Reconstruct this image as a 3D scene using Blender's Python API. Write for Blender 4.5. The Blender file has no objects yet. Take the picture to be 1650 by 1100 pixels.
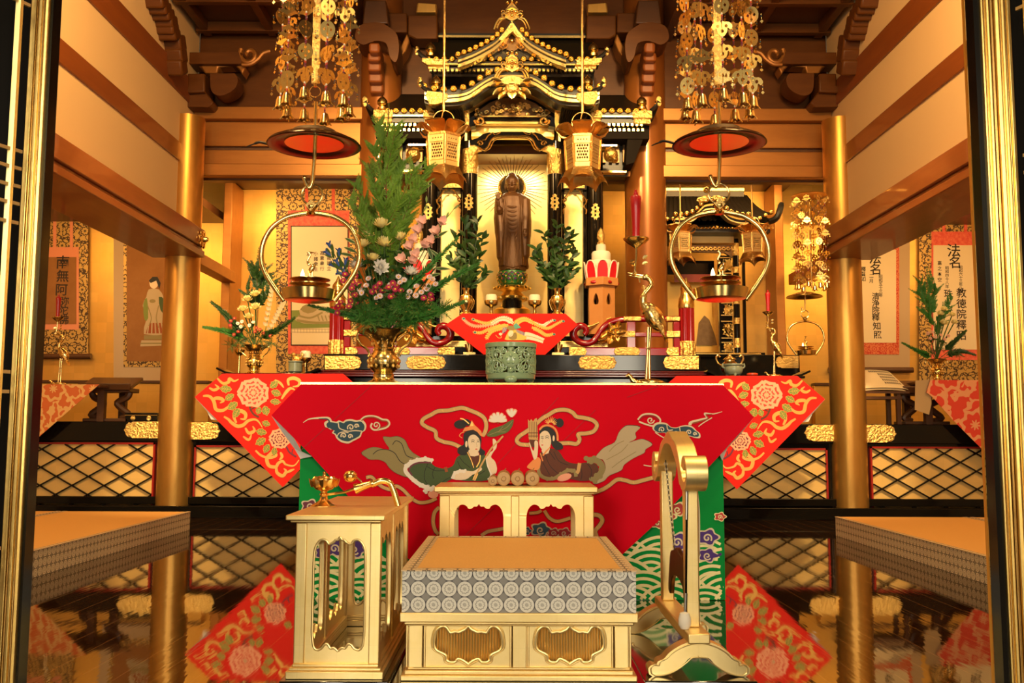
import bpy, bmesh, math, random
from math import sin, cos, pi, radians as rad, sqrt
from mathutils import Vector, Matrix, Euler
from mathutils.geometry import tessellate_polygon
random.seed(7)
C = bpy.context.scene.collection
V = Vector
# ---------------------------------------------------------------- camera model
CAM_H, FOC, PITCH, ROLL = 0.738, 1500.0, math.atan(145 / 1500), 0.0035
def ray(px, py):
    u, v = (px - 825), (550 - py)
    u, v = (u * cos(ROLL) - v * sin(ROLL)) / FOC, (u * sin(ROLL) + v * cos(ROLL)) / FOC
    return u, cos(PITCH) - v * sin(PITCH), sin(PITCH) + v * cos(PITCH)
def at(px, py, Y):                     # point of the place seen at that spot of the photo, Y metres away
    x, y, z = ray(px, py); t = Y / y
    return V((x * t, Y, CAM_H + z * t))
def atz(px, py, Z):
    x, y, z = ray(px, py); t = (Z - CAM_H) / z
    return V((x * t, y * t, Z))
def atx(px, py, X):
    x, y, z = ray(px, py); t = X / x
    return V((X, y * t, CAM_H + z * t))
def m_px(n, Y): return n * Y / FOC
# ---------------------------------------------------------------- scene tree
def tag(o, label=None, cat=None, group=None, kind=None):
    if label: o['label'] = label
    if cat: o['category'] = cat
    if group: o['group'] = group
    if kind: o['kind'] = kind
    return o
def thing(name, loc, label, cat, group=None):
    o = bpy.data.objects.new(name, None); C.objects.link(o); o.location = loc
    o.empty_display_size = .05
    return tag(o, label, cat, group)
def copy_tree(o, parent=None):
    c = o.copy(); C.objects.link(c)
    if parent: c.parent = parent
    for ch in list(o.children): copy_tree(ch, c)
    return c
def dup(o, loc, label, rotz=None, scale=None):
    c = copy_tree(o); c.location = loc; c['label'] = label
    if rotz is not None: c.rotation_euler.z = rotz
    if scale is not None: c.scale = (scale,) * 3 if not hasattr(scale, '__len__') else scale
    return c
def org(o):
    p = V((0, 0, 0))
    while o is not None: p += V(o.location); o = o.parent
    return p
def cr(pts, k=6, closed=False):        # Catmull-Rom
    P = [V(p) if len(p) == 3 else V((p[0], p[1], 0)) for p in pts]; n = len(P); out = []
    rng = range(n if closed else n - 1)
    for i in rng:
        if closed: a, b, c, d = P[i - 1], P[i], P[(i + 1) % n], P[(i + 2) % n]
        else: a, b, c, d = P[max(i - 1, 0)], P[i], P[i + 1], P[min(i + 2, n - 1)]
        for j in range(k):
            t = j / k
            out.append(.5 * ((2 * b) + (c - a) * t + (2 * a - 5 * b + 4 * c - d) * t * t + (3 * b - a - 3 * c + d) * t ** 3))
    if not closed: out.append(P[-1])
    return out if len(pts[0]) == 3 else [(p.x, p.y) for p in out]
class MB:
    def __init__(s): s.bm = bmesh.new(); s.mats = []
    def mi(s, m):
        if m not in s.mats: s.mats.append(m)
        return s.mats.index(m)
    def face(s, vs, m):
        try: f = s.bm.faces.new(vs)
        except ValueError: return None
        f.material_index = s.mi(m); return f
    def box(s, x0, x1, y0, y1, z0, z1, m):
        return s.obox(((x0 + x1) / 2, (y0 + y1) / 2, (z0 + z1) / 2), (x1 - x0, y1 - y0, z1 - z0), None, m)
    def obox(s, c, d, rot, m):
        R = rot if isinstance(rot, Matrix) else (Euler(rot).to_matrix() if rot else Matrix.Identity(3))
        vs = [s.bm.verts.new(V(c) + R @ V((sx * d[0] / 2, sy * d[1] / 2, sz * d[2] / 2))) for sx in (-1, 1) for sy in (-1, 1) for sz in (-1, 1)]
        for q in ((0, 1, 3, 2), (4, 6, 7, 5), (0, 4, 5, 1), (2, 3, 7, 6), (0, 2, 6, 4), (1, 5, 7, 3)): s.face([vs[i] for i in q], m)
        return s
    def bar(s, a, b, w, h, m, up=(0, 0, 1)):
        a, b = V(a), V(b); d = b - a; L = d.length; y = d.normalized(); x = y.cross(V(up))
        if x.length < 1e-4: x = y.cross(V((0, 1, 0)))
        x.normalize(); z = x.cross(y)
        return s.obox((a + b) / 2, (w, L, h), Matrix((x, y, z)).transposed(), m)
    def tube(s, pts, r, m, n=8, closed=False, caps=True):
        P = [V(p) for p in pts]; N = len(P); rings = []
        R = r if hasattr(r, '__len__') else [r] * N
        nrm = None
        for i in range(N):
            if closed: d = P[(i + 1) % N] - P[i - 1]
            else: d = P[min(i + 1, N - 1)] - P[max(i - 1, 0)]
            d = d.normalized() if d.length > 1e-9 else V((0, 0, 1))
            if nrm is None:
                nrm = d.cross(V((0, 0, 1)))
                if nrm.length < .05: nrm = d.cross(V((0, 1, 0)))
            nrm = nrm - d * nrm.dot(d)
            if nrm.length < 1e-6: nrm = d.orthogonal()
            nrm.normalize(); b = d.cross(nrm)
            rings.append([s.bm.verts.new(P[i] + (nrm * cos(2 * pi * k / n) + b * sin(2 * pi * k / n)) * R[i]) for k in range(n)])
        for i in range(N if closed else N - 1):
            A, B = rings[i], rings[(i + 1) % N]
            for k in range(n): s.face([A[k], A[(k + 1) % n], B[(k + 1) % n], B[k]], m)
        if caps and not closed: s.face(rings[0][::-1], m); s.face(rings[-1], m)
        return s
    def lathe(s, prof, c, m, n=24, rot=None, flute=None, sx=1, sy=1):
        c = V(c); R = rot or Matrix.Identity(3); rings = []
        for (r, z) in prof:
            if abs(r) < 1e-6: rings.append([s.bm.verts.new(c + R @ V((0, 0, z)))]); continue
            ring = []
            for k in range(n):
                a = 2 * pi * k / n; q = r * (1 + (flute[1] * cos(flute[0] * a) if flute else 0))
                ring.append(s.bm.verts.new(c + R @ V((q * cos(a) * sx, q * sin(a) * sy, z))))
            rings.append(ring)
        for A, B in zip(rings, rings[1:]):
            if len(A) == 1 and len(B) == 1: continue
            if len(A) == 1:
                for k in range(n): s.face([A[0], B[(k + 1) % n], B[k]], m)
            elif len(B) == 1:
                for k in range(n): s.face([A[k], A[(k + 1) % n], B[0]], m)
            else:
                for k in range(n): s.face([A[k], A[(k + 1) % n], B[(k + 1) % n], B[k]], m)
        if len(rings[0]) > 1: s.face(rings[0][::-1], m)
        if len(rings[-1]) > 1: s.face(rings[-1], m)
        return s
    def ball(s, c, r, m, n=10, k=6, rot=None):
        rr = r if hasattr(r, '__len__') else (r, r, r)
        return s.lathe([(sin(pi * i / k), -cos(pi * i / k) * rr[2]) for i in range(k + 1)], c, m, n, rot, None, rr[0], rr[1])
    def plate(s, outer, vec, m, holes=(), m_side=None):
        loops = [[V(p) for p in outer]] + [[V(p) for p in h] for h in holes]
        vec = V(vec); tris = tessellate_polygon(loops); flat = [p for l in loops for p in l]
        A = [s.bm.verts.new(p) for p in flat]
        for t in tris: s.face([A[i] for i in t], m)
        if vec.length > 1e-9:
            B = [s.bm.verts.new(p + vec) for p in flat]
            for t in tris: s.face([B[i] for i in t[::-1]], m)
            o = 0
            for l in loops:
                for i in range(len(l)):
                    j = (i + 1) % len(l); s.face([A[o + i], A[o + j], B[o + j], B[o + i]], m_side or m)
                o += len(l)
        return s
    def pprism(s, pts, Y0, Y1, m):      # outline given in photo pixels at distance Y0, given depth to Y1
        return s.plate([at(x, y, Y0) for x, y in pts], (0, Y1 - Y0, 0), m)
    def grid(s, nu, nv, f, m, mf=None):
        G = [[s.bm.verts.new(f(i / nu, j / nv)) for j in range(nv + 1)] for i in range(nu + 1)]
        for i in range(nu):
            for j in range(nv): s.face([G[i][j], G[i + 1][j], G[i + 1][j + 1], G[i][j + 1]], mf(i, j) if mf else m)
        return s
    def leaf(s, base, d, nrm, L, W, m, curl=0., fold=.15, tipw=0., nseg=4, shape=None):
        d = V(d).normalized(); nrm = V(nrm); nrm = (nrm - d * nrm.dot(d))
        if nrm.length < 1e-4: nrm = d.orthogonal()
        nrm.normalize(); sd = d.cross(nrm); base = V(base); rows = []
        for i in range(nseg + 1):
            t = i / nseg
            w = W / 2 * (shape(t) if shape else (sin(pi * min(t * .92 + .08, 1)) ** .8)) + (tipw if t == 1 else 0)
            c = base + d * (L * t) + nrm * (curl * L * t * t)
            w = max(w, 1e-5)
            rows.append([s.bm.verts.new(c - sd * w + nrm * fold * w), s.bm.verts.new(c), s.bm.verts.new(c + sd * w + nrm * fold * w)])
        for A, B in zip(rows, rows[1:]):
            s.face([A[0], A[1], B[1], B[0]], m); s.face([A[1], A[2], B[2], B[1]], m)
        return s
    def add_mesh(s, me, M, m):
        i0 = len(s.bm.faces); s.bm.verts.ensure_lookup_table()
        vs = [s.bm.verts.new(M @ v.co) for v in me.vertices]
        for p in me.polygons: s.face([vs[i] for i in p.vertices], m)
        return s
    def build(s, name, parent=None, origin=None, smooth=True, bevel=None, angle=.7, remesh=None, subsurf=0, recalc=True):
        if recalc: bmesh.ops.recalc_face_normals(s.bm, faces=s.bm.faces)
        if parent is not None: o0 = org(parent)
        elif origin is not None: o0 = V(origin)
        else:
            xs = [v.co for v in s.bm.verts]
            lo = V([min(p[i] for p in xs) for i in range(3)]); hi = V([max(p[i] for p in xs) for i in range(3)])
            o0 = V(((lo.x + hi.x) / 2, (lo.y + hi.y) / 2, lo.z))
        bmesh.ops.translate(s.bm, verts=s.bm.verts, vec=-o0)
        me = bpy.data.meshes.new(name); s.bm.to_mesh(me); s.bm.free()
        for m in s.mats: me.materials.append(m)
        if smooth: me.shade_smooth(); me.set_sharp_from_angle(angle=angle)
        o = bpy.data.objects.new(name, me); C.objects.link(o)
        if parent is not None: o.parent = parent
        else: o.location = o0
        if remesh:
            r = o.modifiers.new('r', 'REMESH'); r.mode = 'VOXEL'; r.voxel_size = remesh; r.use_smooth_shade = True
            q = o.modifiers.new('s', 'SMOOTH'); q.iterations = 3; q.factor = .5
        if bevel:
            b = o.modifiers.new('b', 'BEVEL'); b.width = bevel; b.segments = 2; b.limit_method = 'ANGLE'; b.angle_limit = .7; b.harden_normals = False
        if subsurf:
            b = o.modifiers.new('ss', 'SUBSURF'); b.levels = b.render_levels = subsurf
        return o
# ---------------------------------------------------------------- materials
_mc = {}
def mat(name, col, rough=.5, metal=0., coat=0., bump=None, var=None, sheen=0., spec=None, grid=None, emit=None, trans=0., stretch=None, aniso_noise=None, ior=None, rvar=None):
    if name in _mc: return _mc[name]
    m = bpy.data.materials.new(name); m.use_nodes = True; nt = m.node_tree; N, L = nt.nodes, nt.links
    b = N['Principled BSDF']; _mc[name] = m
    b.inputs['Base Color'].default_value = (*col, 1); b.inputs['Roughness'].default_value = rough; b.inputs['Metallic'].default_value = metal
    b.inputs['Coat Weight'].default_value = coat; b.inputs['Coat Roughness'].default_value = .05
    b.inputs['Sheen Weight'].default_value = sheen
    if spec is not None: b.inputs['Specular IOR Level'].default_value = spec
    if ior: b.inputs['IOR'].default_value = ior
    if trans: b.inputs['Transmission Weight'].default_value = trans
    if emit: b.inputs['Emission Color'].default_value = (*emit[0], 1); b.inputs['Emission Strength'].default_value = emit[1]
    if bump or var or grid or rvar:
        tc = N.new('ShaderNodeTexCoord'); mp = N.new('ShaderNodeMapping'); L.new(tc.outputs['Object'], mp.inputs['Vector'])
        if stretch: mp.inputs['Scale'].default_value = stretch
    csock = None
    if var:                                # var=(scale, amount, colour2)
        n = N.new('ShaderNodeTexNoise'); n.inputs['Scale'].default_value = var[0]; n.inputs['Detail'].default_value = 6; n.inputs['Roughness'].default_value = .65
        L.new(mp.outputs[0], n.inputs['Vector'])
        r = N.new('ShaderNodeValToRGB'); r.color_ramp.elements[0].position = .5 - var[1]; r.color_ramp.elements[1].position = .5 + var[1]
        r.color_ramp.elements[0].color = (*col, 1); r.color_ramp.elements[1].color = (*var[2], 1)
        L.new(n.outputs['Fac'], r.inputs[0]); csock = r.outputs[0]
    if grid:                               # leaf squares: (size, darker factor, axes)
        br = N.new('ShaderNodeTexBrick'); br.offset = 0; br.inputs['Scale'].default_value = 1; br.inputs['Brick Width'].default_value = grid[0]; br.inputs['Row Height'].default_value = grid[0]
        br.inputs['Mortar Size'].default_value = .0007; br.inputs['Color1'].default_value = (1, 1, 1, 1); br.inputs['Color2'].default_value = (grid[1],) * 3 + (1,); br.inputs['Mortar'].default_value = (grid[1] * .95,) * 3 + (1,)
        if grid[2] == 'xz':
            m2 = N.new('ShaderNodeMapping'); m2.inputs['Rotation'].default_value = (pi / 2, 0, 0); L.new(tc.outputs['Object'], m2.inputs['Vector']); L.new(m2.outputs[0], br.inputs['Vector'])
        else: L.new(tc.outputs['Object'], br.inputs['Vector'])
        mx = N.new('ShaderNodeMix'); mx.data_type = 'RGBA'; mx.blend_type = 'MULTIPLY'; mx.inputs[0].default_value = 1
        if csock: L.new(csock, mx.inputs[6])
        else: mx.inputs[6].default_value = (*col, 1)
        L.new(br.outputs['Color'], mx.inputs[7]); csock = mx.outputs[2]
    if csock: L.new(csock, b.inputs['Base Color'])
    if rvar:
        n = N.new('ShaderNodeTexNoise'); n.inputs['Scale'].default_value = rvar[0]; n.inputs['Detail'].default_value = 4; L.new(mp.outputs[0], n.inputs['Vector'])
        q = N.new('ShaderNodeMapRange'); q.inputs['To Min'].default_value = rough; q.inputs['To Max'].default_value = rvar[1]; L.new(n.outputs['Fac'], q.inputs[0]); L.new(q.outputs[0], b.inputs['Roughness'])
    if bump:                               # (scale, strength, distance)
        n = N.new('ShaderNodeTexNoise'); n.inputs['Scale'].default_value = bump[0]; n.inputs['Detail'].default_value = 4
        L.new(mp.outputs[0], n.inputs['Vector'])
        bp = N.new('ShaderNodeBump'); bp.inputs['Strength'].default_value = bump[1]; bp.inputs['Distance'].default_value = bump[2] if len(bump) > 2 else .01
        L.new(n.outputs['Fac'], bp.inputs['Height']); L.new(bp.outputs[0], b.inputs['Normal'])
    return m
def vmath(N, L, op, a, b=None):
    n = N.new('ShaderNodeMath'); n.operation = op
    for i, x in enumerate((a, b)):
        if x is None: continue
        if isinstance(x, (int, float)): n.inputs[i].default_value = x
        else: L.new(x, n.inputs[i])
    return n.outputs[0]
def roundel(name, axes, cell, dark, light, rough=.6, metal=0., style='tatami', off=(0, 0)):
    """woven pattern of round medallions on a square net"""
    if name in _mc: return _mc[name]
    m = bpy.data.materials.new(name); m.use_nodes = True; nt = m.node_tree; N, L = nt.nodes, nt.links; b = N['Principled BSDF']; _mc[name] = m
    tc = N.new('ShaderNodeTexCoord'); sp = N.new('ShaderNodeSeparateXYZ'); L.new(tc.outputs['Object'], sp.inputs[0])
    M = lambda op, a, b=None: vmath(N, L, op, a, b)
    uv = [M('ADD', sp.outputs['XYZ'.index(a)], o) for a, o in zip(axes, off)]
    row = M('FLOOR', M('DIVIDE', uv[1], cell))
    if style == 'brocade': uv[0] = M('ADD', uv[0], M('MULTIPLY', M('MODULO', row, 2), cell / 2))
    p = [M('SUBTRACT', M('FRACT', M('DIVIDE', c, cell)), .5) for c in uv]
    d = M('SQRT', M('ADD', M('MULTIPLY', p[0], p[0]), M('MULTIPLY', p[1], p[1])))
    ang = M('ARCTAN2', p[1], p[0])
    if style == 'tatami':
        pet = M('MULTIPLY', M('SINE', M('MULTIPLY', ang, 10)), .025)
        d1 = M('ADD', d, pet)
        inside = M('LESS_THAN', d, .475)
        ring = M('MULTIPLY', M('GREATER_THAN', d1, .25), M('LESS_THAN', d1, .31))
        core = M('MULTIPLY', M('LESS_THAN', d, .12), M('GREATER_THAN', M('MULTIPLY', M('SINE', M('MULTIPLY', p[0], 90)), M('SINE', M('MULTIPLY', p[1], 90))), 0.1))
        q = [M('SUBTRACT', .5, M('ABSOLUTE', c)) for c in p]
        dm = M('ADD', q[0], q[1]); dia = M('MULTIPLY', M('GREATER_THAN', M('SINE', M('MULTIPLY', dm, 75)), .1), M('LESS_THAN', dm, .28))
        fac = M('ADD', M('MULTIPLY', inside, M('SUBTRACT', 1, M('MINIMUM', M('ADD', M('MULTIPLY', ring, .6), core), 1))), M('MULTIPLY', M('SUBTRACT', 1, inside), M('MULTIPLY', dia, .7)))
    else:
        pet = M('MULTIPLY', M('SINE', M('MULTIPLY', ang, 8)), .03); d1 = M('ADD', d, pet)
        ring = M('MULTIPLY', M('GREATER_THAN', d1, .23), M('LESS_THAN', d1, .31))
        core = M('LESS_THAN', d1, .08)
        nz = N.new('ShaderNodeTexNoise'); nz.inputs['Scale'].default_value = 2.6 / cell; L.new(tc.outputs['Object'], nz.inputs['Vector'])
        vine = M('MULTIPLY', M('LESS_THAN', M('ABSOLUTE', M('SUBTRACT', nz.outputs['Fac'], .5)), .04), M('GREATER_THAN', d, .33))
        fac = M('SUBTRACT', 1, M('MINIMUM', M('ADD', M('ADD', ring, core), vine), 1))
    mx = N.new('ShaderNodeMix'); mx.data_type = 'RGBA'; L.new(fac, mx.inputs[0]); mx.inputs[6].default_value = (*dark, 1); mx.inputs[7].default_value = (*light, 1)
    L.new(mx.outputs[2], b.inputs['Base Color']); b.inputs['Roughness'].default_value = rough
    if metal: L.new(M('MULTIPLY', fac, metal), b.inputs['Metallic'])
    return m
GOLD = mat('gold_leaf', (.93, .62, .17), .33, 1, bump=(60, .08, .004), var=(5, .35, (.98, .73, .28)))
GOLDB = mat('gold_bright', (.95, .66, .22), .25, 1)
GOLDC = mat('gold_carved', (.98, .68, .22), .3, 1, bump=(55, .9, .018))
GOLDM = mat('gold_moulded_wood', (.84, .62, .235), .4, .85, bump=(35, .05, .004), var=(9, .3, (.95, .74, .36)), grid=(.11, .975, 'xz'))
GOLDW = mat('gold_leaf_wall', (.86, .47, .085), .42, .65, bump=(20, .05, .004), var=(3, .3, (.93, .58, .16)), grid=(.109, .9, 'xz'))
GOLDN = mat('niche_gold_leaf', (.95, .68, .24), .42, .6, bump=(20, .05, .004), var=(3, .3, (.98, .75, .33)), grid=(.109, .93, 'xz'))
GOLDP = mat('gold_panel', (.88, .56, .17), .42, .35, bump=(30, .04, .004), var=(4, .3, (.92, .64, .24)), grid=(.109, .95, 'xz'))
BRASS = mat('brass', (.86, .62, .24), .18, 1, rvar=(14, .28))
BRASSD = mat('brass_aged', (.5, .3, .09), .24, 1, var=(16, .25, (.66, .42, .14)))
BRONZE = mat('dark_bronze', (.16, .09, .04), .4, .8, var=(18, .3, (.28, .16, .07)))
COPPER = mat('gilt_copper', (.82, .48, .15), .32, 1, bump=(70, .6, .006), var=(20, .3, (.9, .55, .2)))
BLACK = mat('black_lacquer', (.006, .005, .004), .1, 0, spec=.35)
BLACKM = mat('black_lacquer_satin', (.008, .006, .004), .38)
MATTE = mat('matte_black_wood', (.012, .008, .005), .8, spec=.15)
MAROON = mat('maroon_lacquer', (.09, .004, .006), .14, 0, coat=.2)
REDLAC = mat('red_lacquer', (.26, .004, .008), .15, 0, coat=.25)
WOOD = mat('brown_lacquered_timber', (.085, .026, .004), .45, .0, spec=.3, var=(3, .35, (.15, .05, .008)), stretch=(1, 6, 6))
WOODG = mat('gilded_brown_timber', (.34, .13, .026), .42, .5, bump=(14, .06, .006), var=(4, .35, (.46, .2, .044)), stretch=(.6, 3, 3))
WOODD = mat('dark_timber', (.07, .026, .008), .45, 0, coat=.2, var=(3, .35, (.12, .045, .014)))
WOODR = mat('red_brown_beam_timber', (.2, .052, .01), .42, 0, coat=.25, var=(2.5, .3, (.3, .085, .018)), stretch=(5, .5, 5))
PILG = mat('gilded_pillar', (.48, .22, .042), .36, .8, bump=(10, .08, .006), var=(3, .35, (.7, .4, .1)), stretch=(3, 3, .7))
PILO = mat('orange_lacquer_pillar', (.27, .082, .013), .3, .35, coat=.4, var=(2, .35, (.37, .125, .024)), stretch=(3, 3, .7))
PLASTER = mat('cream_plaster', (.76, .55, .29), .9, 0, bump=(140, .12, .003))
RED = mat('crimson_silk', (.66, .0, .014), .6, 0, spec=.08, bump=(3.5, .25, .03))
RED2 = mat('vermilion_silk', (.7, .02, .016), .6, 0, spec=.12, bump=(5, .25, .02))
ORANGE = mat('orange_brocade', (.85, .16, .03), .55, 0, sheen=.2)
GREEN = mat('green_silk', (.0, .3, .05), .55, 0, spec=.15, bump=(4, .25, .03))
WHITE = mat('white_lining', (.7, .68, .66), .8)
PAPER = mat('cream_paper', (.86, .72, .47), .85)
INK = mat('ink', (.03, .02, .015), .8)
CREAM = mat('rice_white', (.85, .78, .62), .8, bump=(200, .4, .003))
CANDLE = mat('red_candle_wax', (.42, .006, .012), .3, coat=.3)
CELADON = mat('celadon_glaze', (.27, .41, .23), .22, coat=.3, var=(20, .3, (.33, .47, .28)))
LEAFD = mat('dark_leaf', (.018, .055, .012), .4, var=(30, .3, (.03, .09, .018)))
LEAFG = mat('cypress_green', (.1, .23, .015), .6, var=(20, .3, (.2, .36, .03)))
FERN = mat('fern_green', (.03, .16, .02), .55, var=(20, .3, (.06, .26, .03)))
# ================================================================ the setting
def S(o): o['kind'] = 'structure'; return o
# floor of dark lacquered boards running away from the camera
def floor_material():
    m = bpy.data.materials.new('lacquered_floor_boards'); m.use_nodes = True; N, L = m.node_tree.nodes, m.node_tree.links; b = N['Principled BSDF']
    tc = N.new('ShaderNodeTexCoord'); sp = N.new('ShaderNodeSeparateXYZ'); L.new(tc.outputs['Object'], sp.inputs[0])
    M = lambda op, a, c=None: vmath(N, L, op, a, c)
    f = M('FRACT', M('DIVIDE', sp.outputs[0], .118)); e = M('MINIMUM', f, M('SUBTRACT', 1, f))
    gap = M('LESS_THAN', e, .018)
    rgb = N.new('ShaderNodeMix'); rgb.data_type = 'RGBA'; L.new(gap, rgb.inputs[0]); rgb.inputs[6].default_value = (.016, .006, .002, 1); rgb.inputs[7].default_value = (.12, .05, .015, 1)
    L.new(rgb.outputs[2], b.inputs['Base Color'])
    b.inputs['Roughness'].default_value = .035; b.inputs['IOR'].default_value = 2.1
    mp = N.new('ShaderNodeMapping'); mp.inputs['Scale'].default_value = (30, 3, 1); L.new(tc.outputs['Object'], mp.inputs[0])
    n = N.new('ShaderNodeTexNoise'); n.inputs['Scale'].default_value = 1; n.inputs['Detail'].default_value = 3; L.new(mp.outputs[0], n.inputs['Vector'])
    ri = M('FLOOR', M('DIVIDE', sp.outputs[0], .118)); wn = N.new('ShaderNodeTexWhiteNoise'); wn.noise_dimensions = '1D'; L.new(ri, wn.inputs['W'])
    h = M('ADD', M('MULTIPLY', n.outputs['Fac'], .0006), M('MULTIPLY', gap, -.004))
    bp = N.new('ShaderNodeBump'); bp.inputs['Strength'].default_value = .4; bp.inputs['Distance'].default_value = 1; L.new(h, bp.inputs['Height']); L.new(bp.outputs[0], b.inputs['Normal'])
    return m
b = MB(); b.box(-6, 6, .3, 10.2, -.1, 0, floor_material()); S(b.build('floor', smooth=False))
XW = 2.95; YR = 8.45
# ceilings: coffered over the sanctuary, raised in the middle
b = MB()
for x0, x1, z in ((-XW - .1, -1.45, 4.5), (1.45, XW + .1, 4.5), (-1.45, 1.45, 5.3)): b.box(x0, x1, .3, YR + .1, z, z + .08, WOODD)
for sx in (-1, 1): b.box(sx * 1.45 - .04, sx * 1.45 + .04, .3, YR, 4.4, 5.34, WOODD)
S(b.build('ceiling'))
for sx in (-1, 1):
    for i, x in enumerate((2.85, 2.25, 1.65)):
        b = MB(); b.box(sx * x - .035, sx * x + .035, .5, YR - .05, 4.41, 4.5, WOOD); S(b.build('ceiling_beam', bevel=.006))
    for y in (8.3, 7.72, 7.1, 6.5, 5.9):
        b = MB(); b.box(min(sx * 1.5, sx * 2.93), max(sx * 1.5, sx * 2.93), y - .035, y + .035, 4.405, 4.495, WOOD); S(b.build('ceiling_beam', bevel=.006))
# side walls: plaster with beams, open underneath to the side rooms
for sx, side in ((-1, 'left'), (1, 'right')):
    X = sx * XW
    b = MB(); b.box(min(X, X + sx * .16), max(X, X + sx * .16), .4, YR, 2.3, 4.6, PLASTER); S(b.build('wall_' + side, smooth=False))
    for z0, z1, out in ((3.70, 3.925, .016), (3.105, 3.27, .016)):
        b = MB(); b.box(min(X - sx * out, X + sx * .02), max(X - sx * out, X + sx * .02), .4, YR - .1, z0, z1, WOODR); S(b.build('wall_beam_' + side, bevel=.006))
    # the big lintel: outer face, groove, lower lip, broad soffit
    b = MB(); xi = sx * 2.72
    def bx(xa, xb, z0, z1): b.box(min(xa, xb), max(xa, xb), .4, 8.12, z0, z1, WOODR)
    bx(xi, sx * 3.18, 2.345, 2.50); bx(xi + sx * .02, sx * 3.18, 2.315, 2.345); bx(xi, sx * 3.18, 2.255, 2.315)
    lin = S(b.build('lintel_' + side, bevel=.008))
    c = V((xi, 8.02, 2.40)); R = Euler((0, -sx * pi / 2, 0)).to_matrix(); m = MB()
    for k in range(6):
        a = k * pi / 3; m.ball(c + V((-sx * .012, cos(a) * .055, sin(a) * .055)), (.014, .032, .032), GOLDB, 10, 6)
    m.lathe([(.07, 0), (.066, .012), (.03, .02), (.022, .03), (.022, .05), (.012, .062), (0, .064)], c, GOLDB, 16, R)
    o = m.build('gilt_rosette_boss'); tag(o, f'gilt six-petal rosette on the end of the big lintel over the {side} side opening', 'rosette', 'rosettes on the lintel ends')
    # outer wall of the side room, ceiling and back
    b = MB(); X2 = sx * 5.6; b.box(min(X2, X2 + sx * .1), max(X2, X2 + sx * .1), .4, 10.1, 0, 3, PLASTER); S(b.build('wall_' + side + '_outer', smooth=False))
    b = MB(); b.box(min(X + sx * .15, X2), max(X + sx * .15, X2), .4, 10.1, 2.98, 3.06, WOODD); S(b.build('ceiling_side_' + side, smooth=False))
b = MB(); b.box(-5.6, 5.6, 9.95, 10.05, .8, 3.6, GOLDW); S(b.build('wall_back', smooth=False))
b = MB(); b.box(-XW, XW, 8.6, 9.97, 3.35, 3.43, WOODD); S(b.build('ceiling_alcove', smooth=False))
# pillars
def pillar(px, py, Y, r, m, top=4.5, name='pillar'):
    p = at(px, py, Y); q = MB(); q.lathe([(r * .96, 0), (r, .05), (r, top)], (p.x, Y, 0), m, 40); return S(q.build(name))
zat = lambda py, Y: at(825, py, Y).z
pillar(290, 540, 8.17, .15, PILG, zat(193, 8.17)); pillar(1362.5, 540, 8.17, .15, PILG, zat(193, 8.17))
PCX = at(1041, 400, YR).x
for sx in (-1, 1):
    q = MB(); q.lathe([(.19, 1.375), (.19, 4.95)], (sx * PCX, YR, 0), PILO, 48); S(q.build('pillar'))
# frieze wall above the beams, and the beams between the pillars
def zat(py, Y): return at(825, py, Y).z
b = MB(); b.box(-XW, XW, YR + .02, YR + .08, zat(178, YR), 5.4, WOOD); S(b.build('wall_frieze', smooth=False))
for sx in (-1, 1):
    for (xa, xb) in ((PCX + .1, XW - .005), (.72, PCX - .1)):
        for (ya, yb, f, m) in ((173, 193, .10, WOODG), (197, 237, .03, WOODG), (243, 266, .05, WOODG), (265, 284, .11, WOODG), (192, 292, 0, WOODD)):
            b = MB(); x0, x1 = sorted((sx * xa, sx * xb))
            b.box(x0, x1, YR - f, YR + .1 + (f > .05) * .02, zat(yb, YR - f), zat(ya, YR - f), m); S(b.build('tie_beam', bevel=.006))
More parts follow.
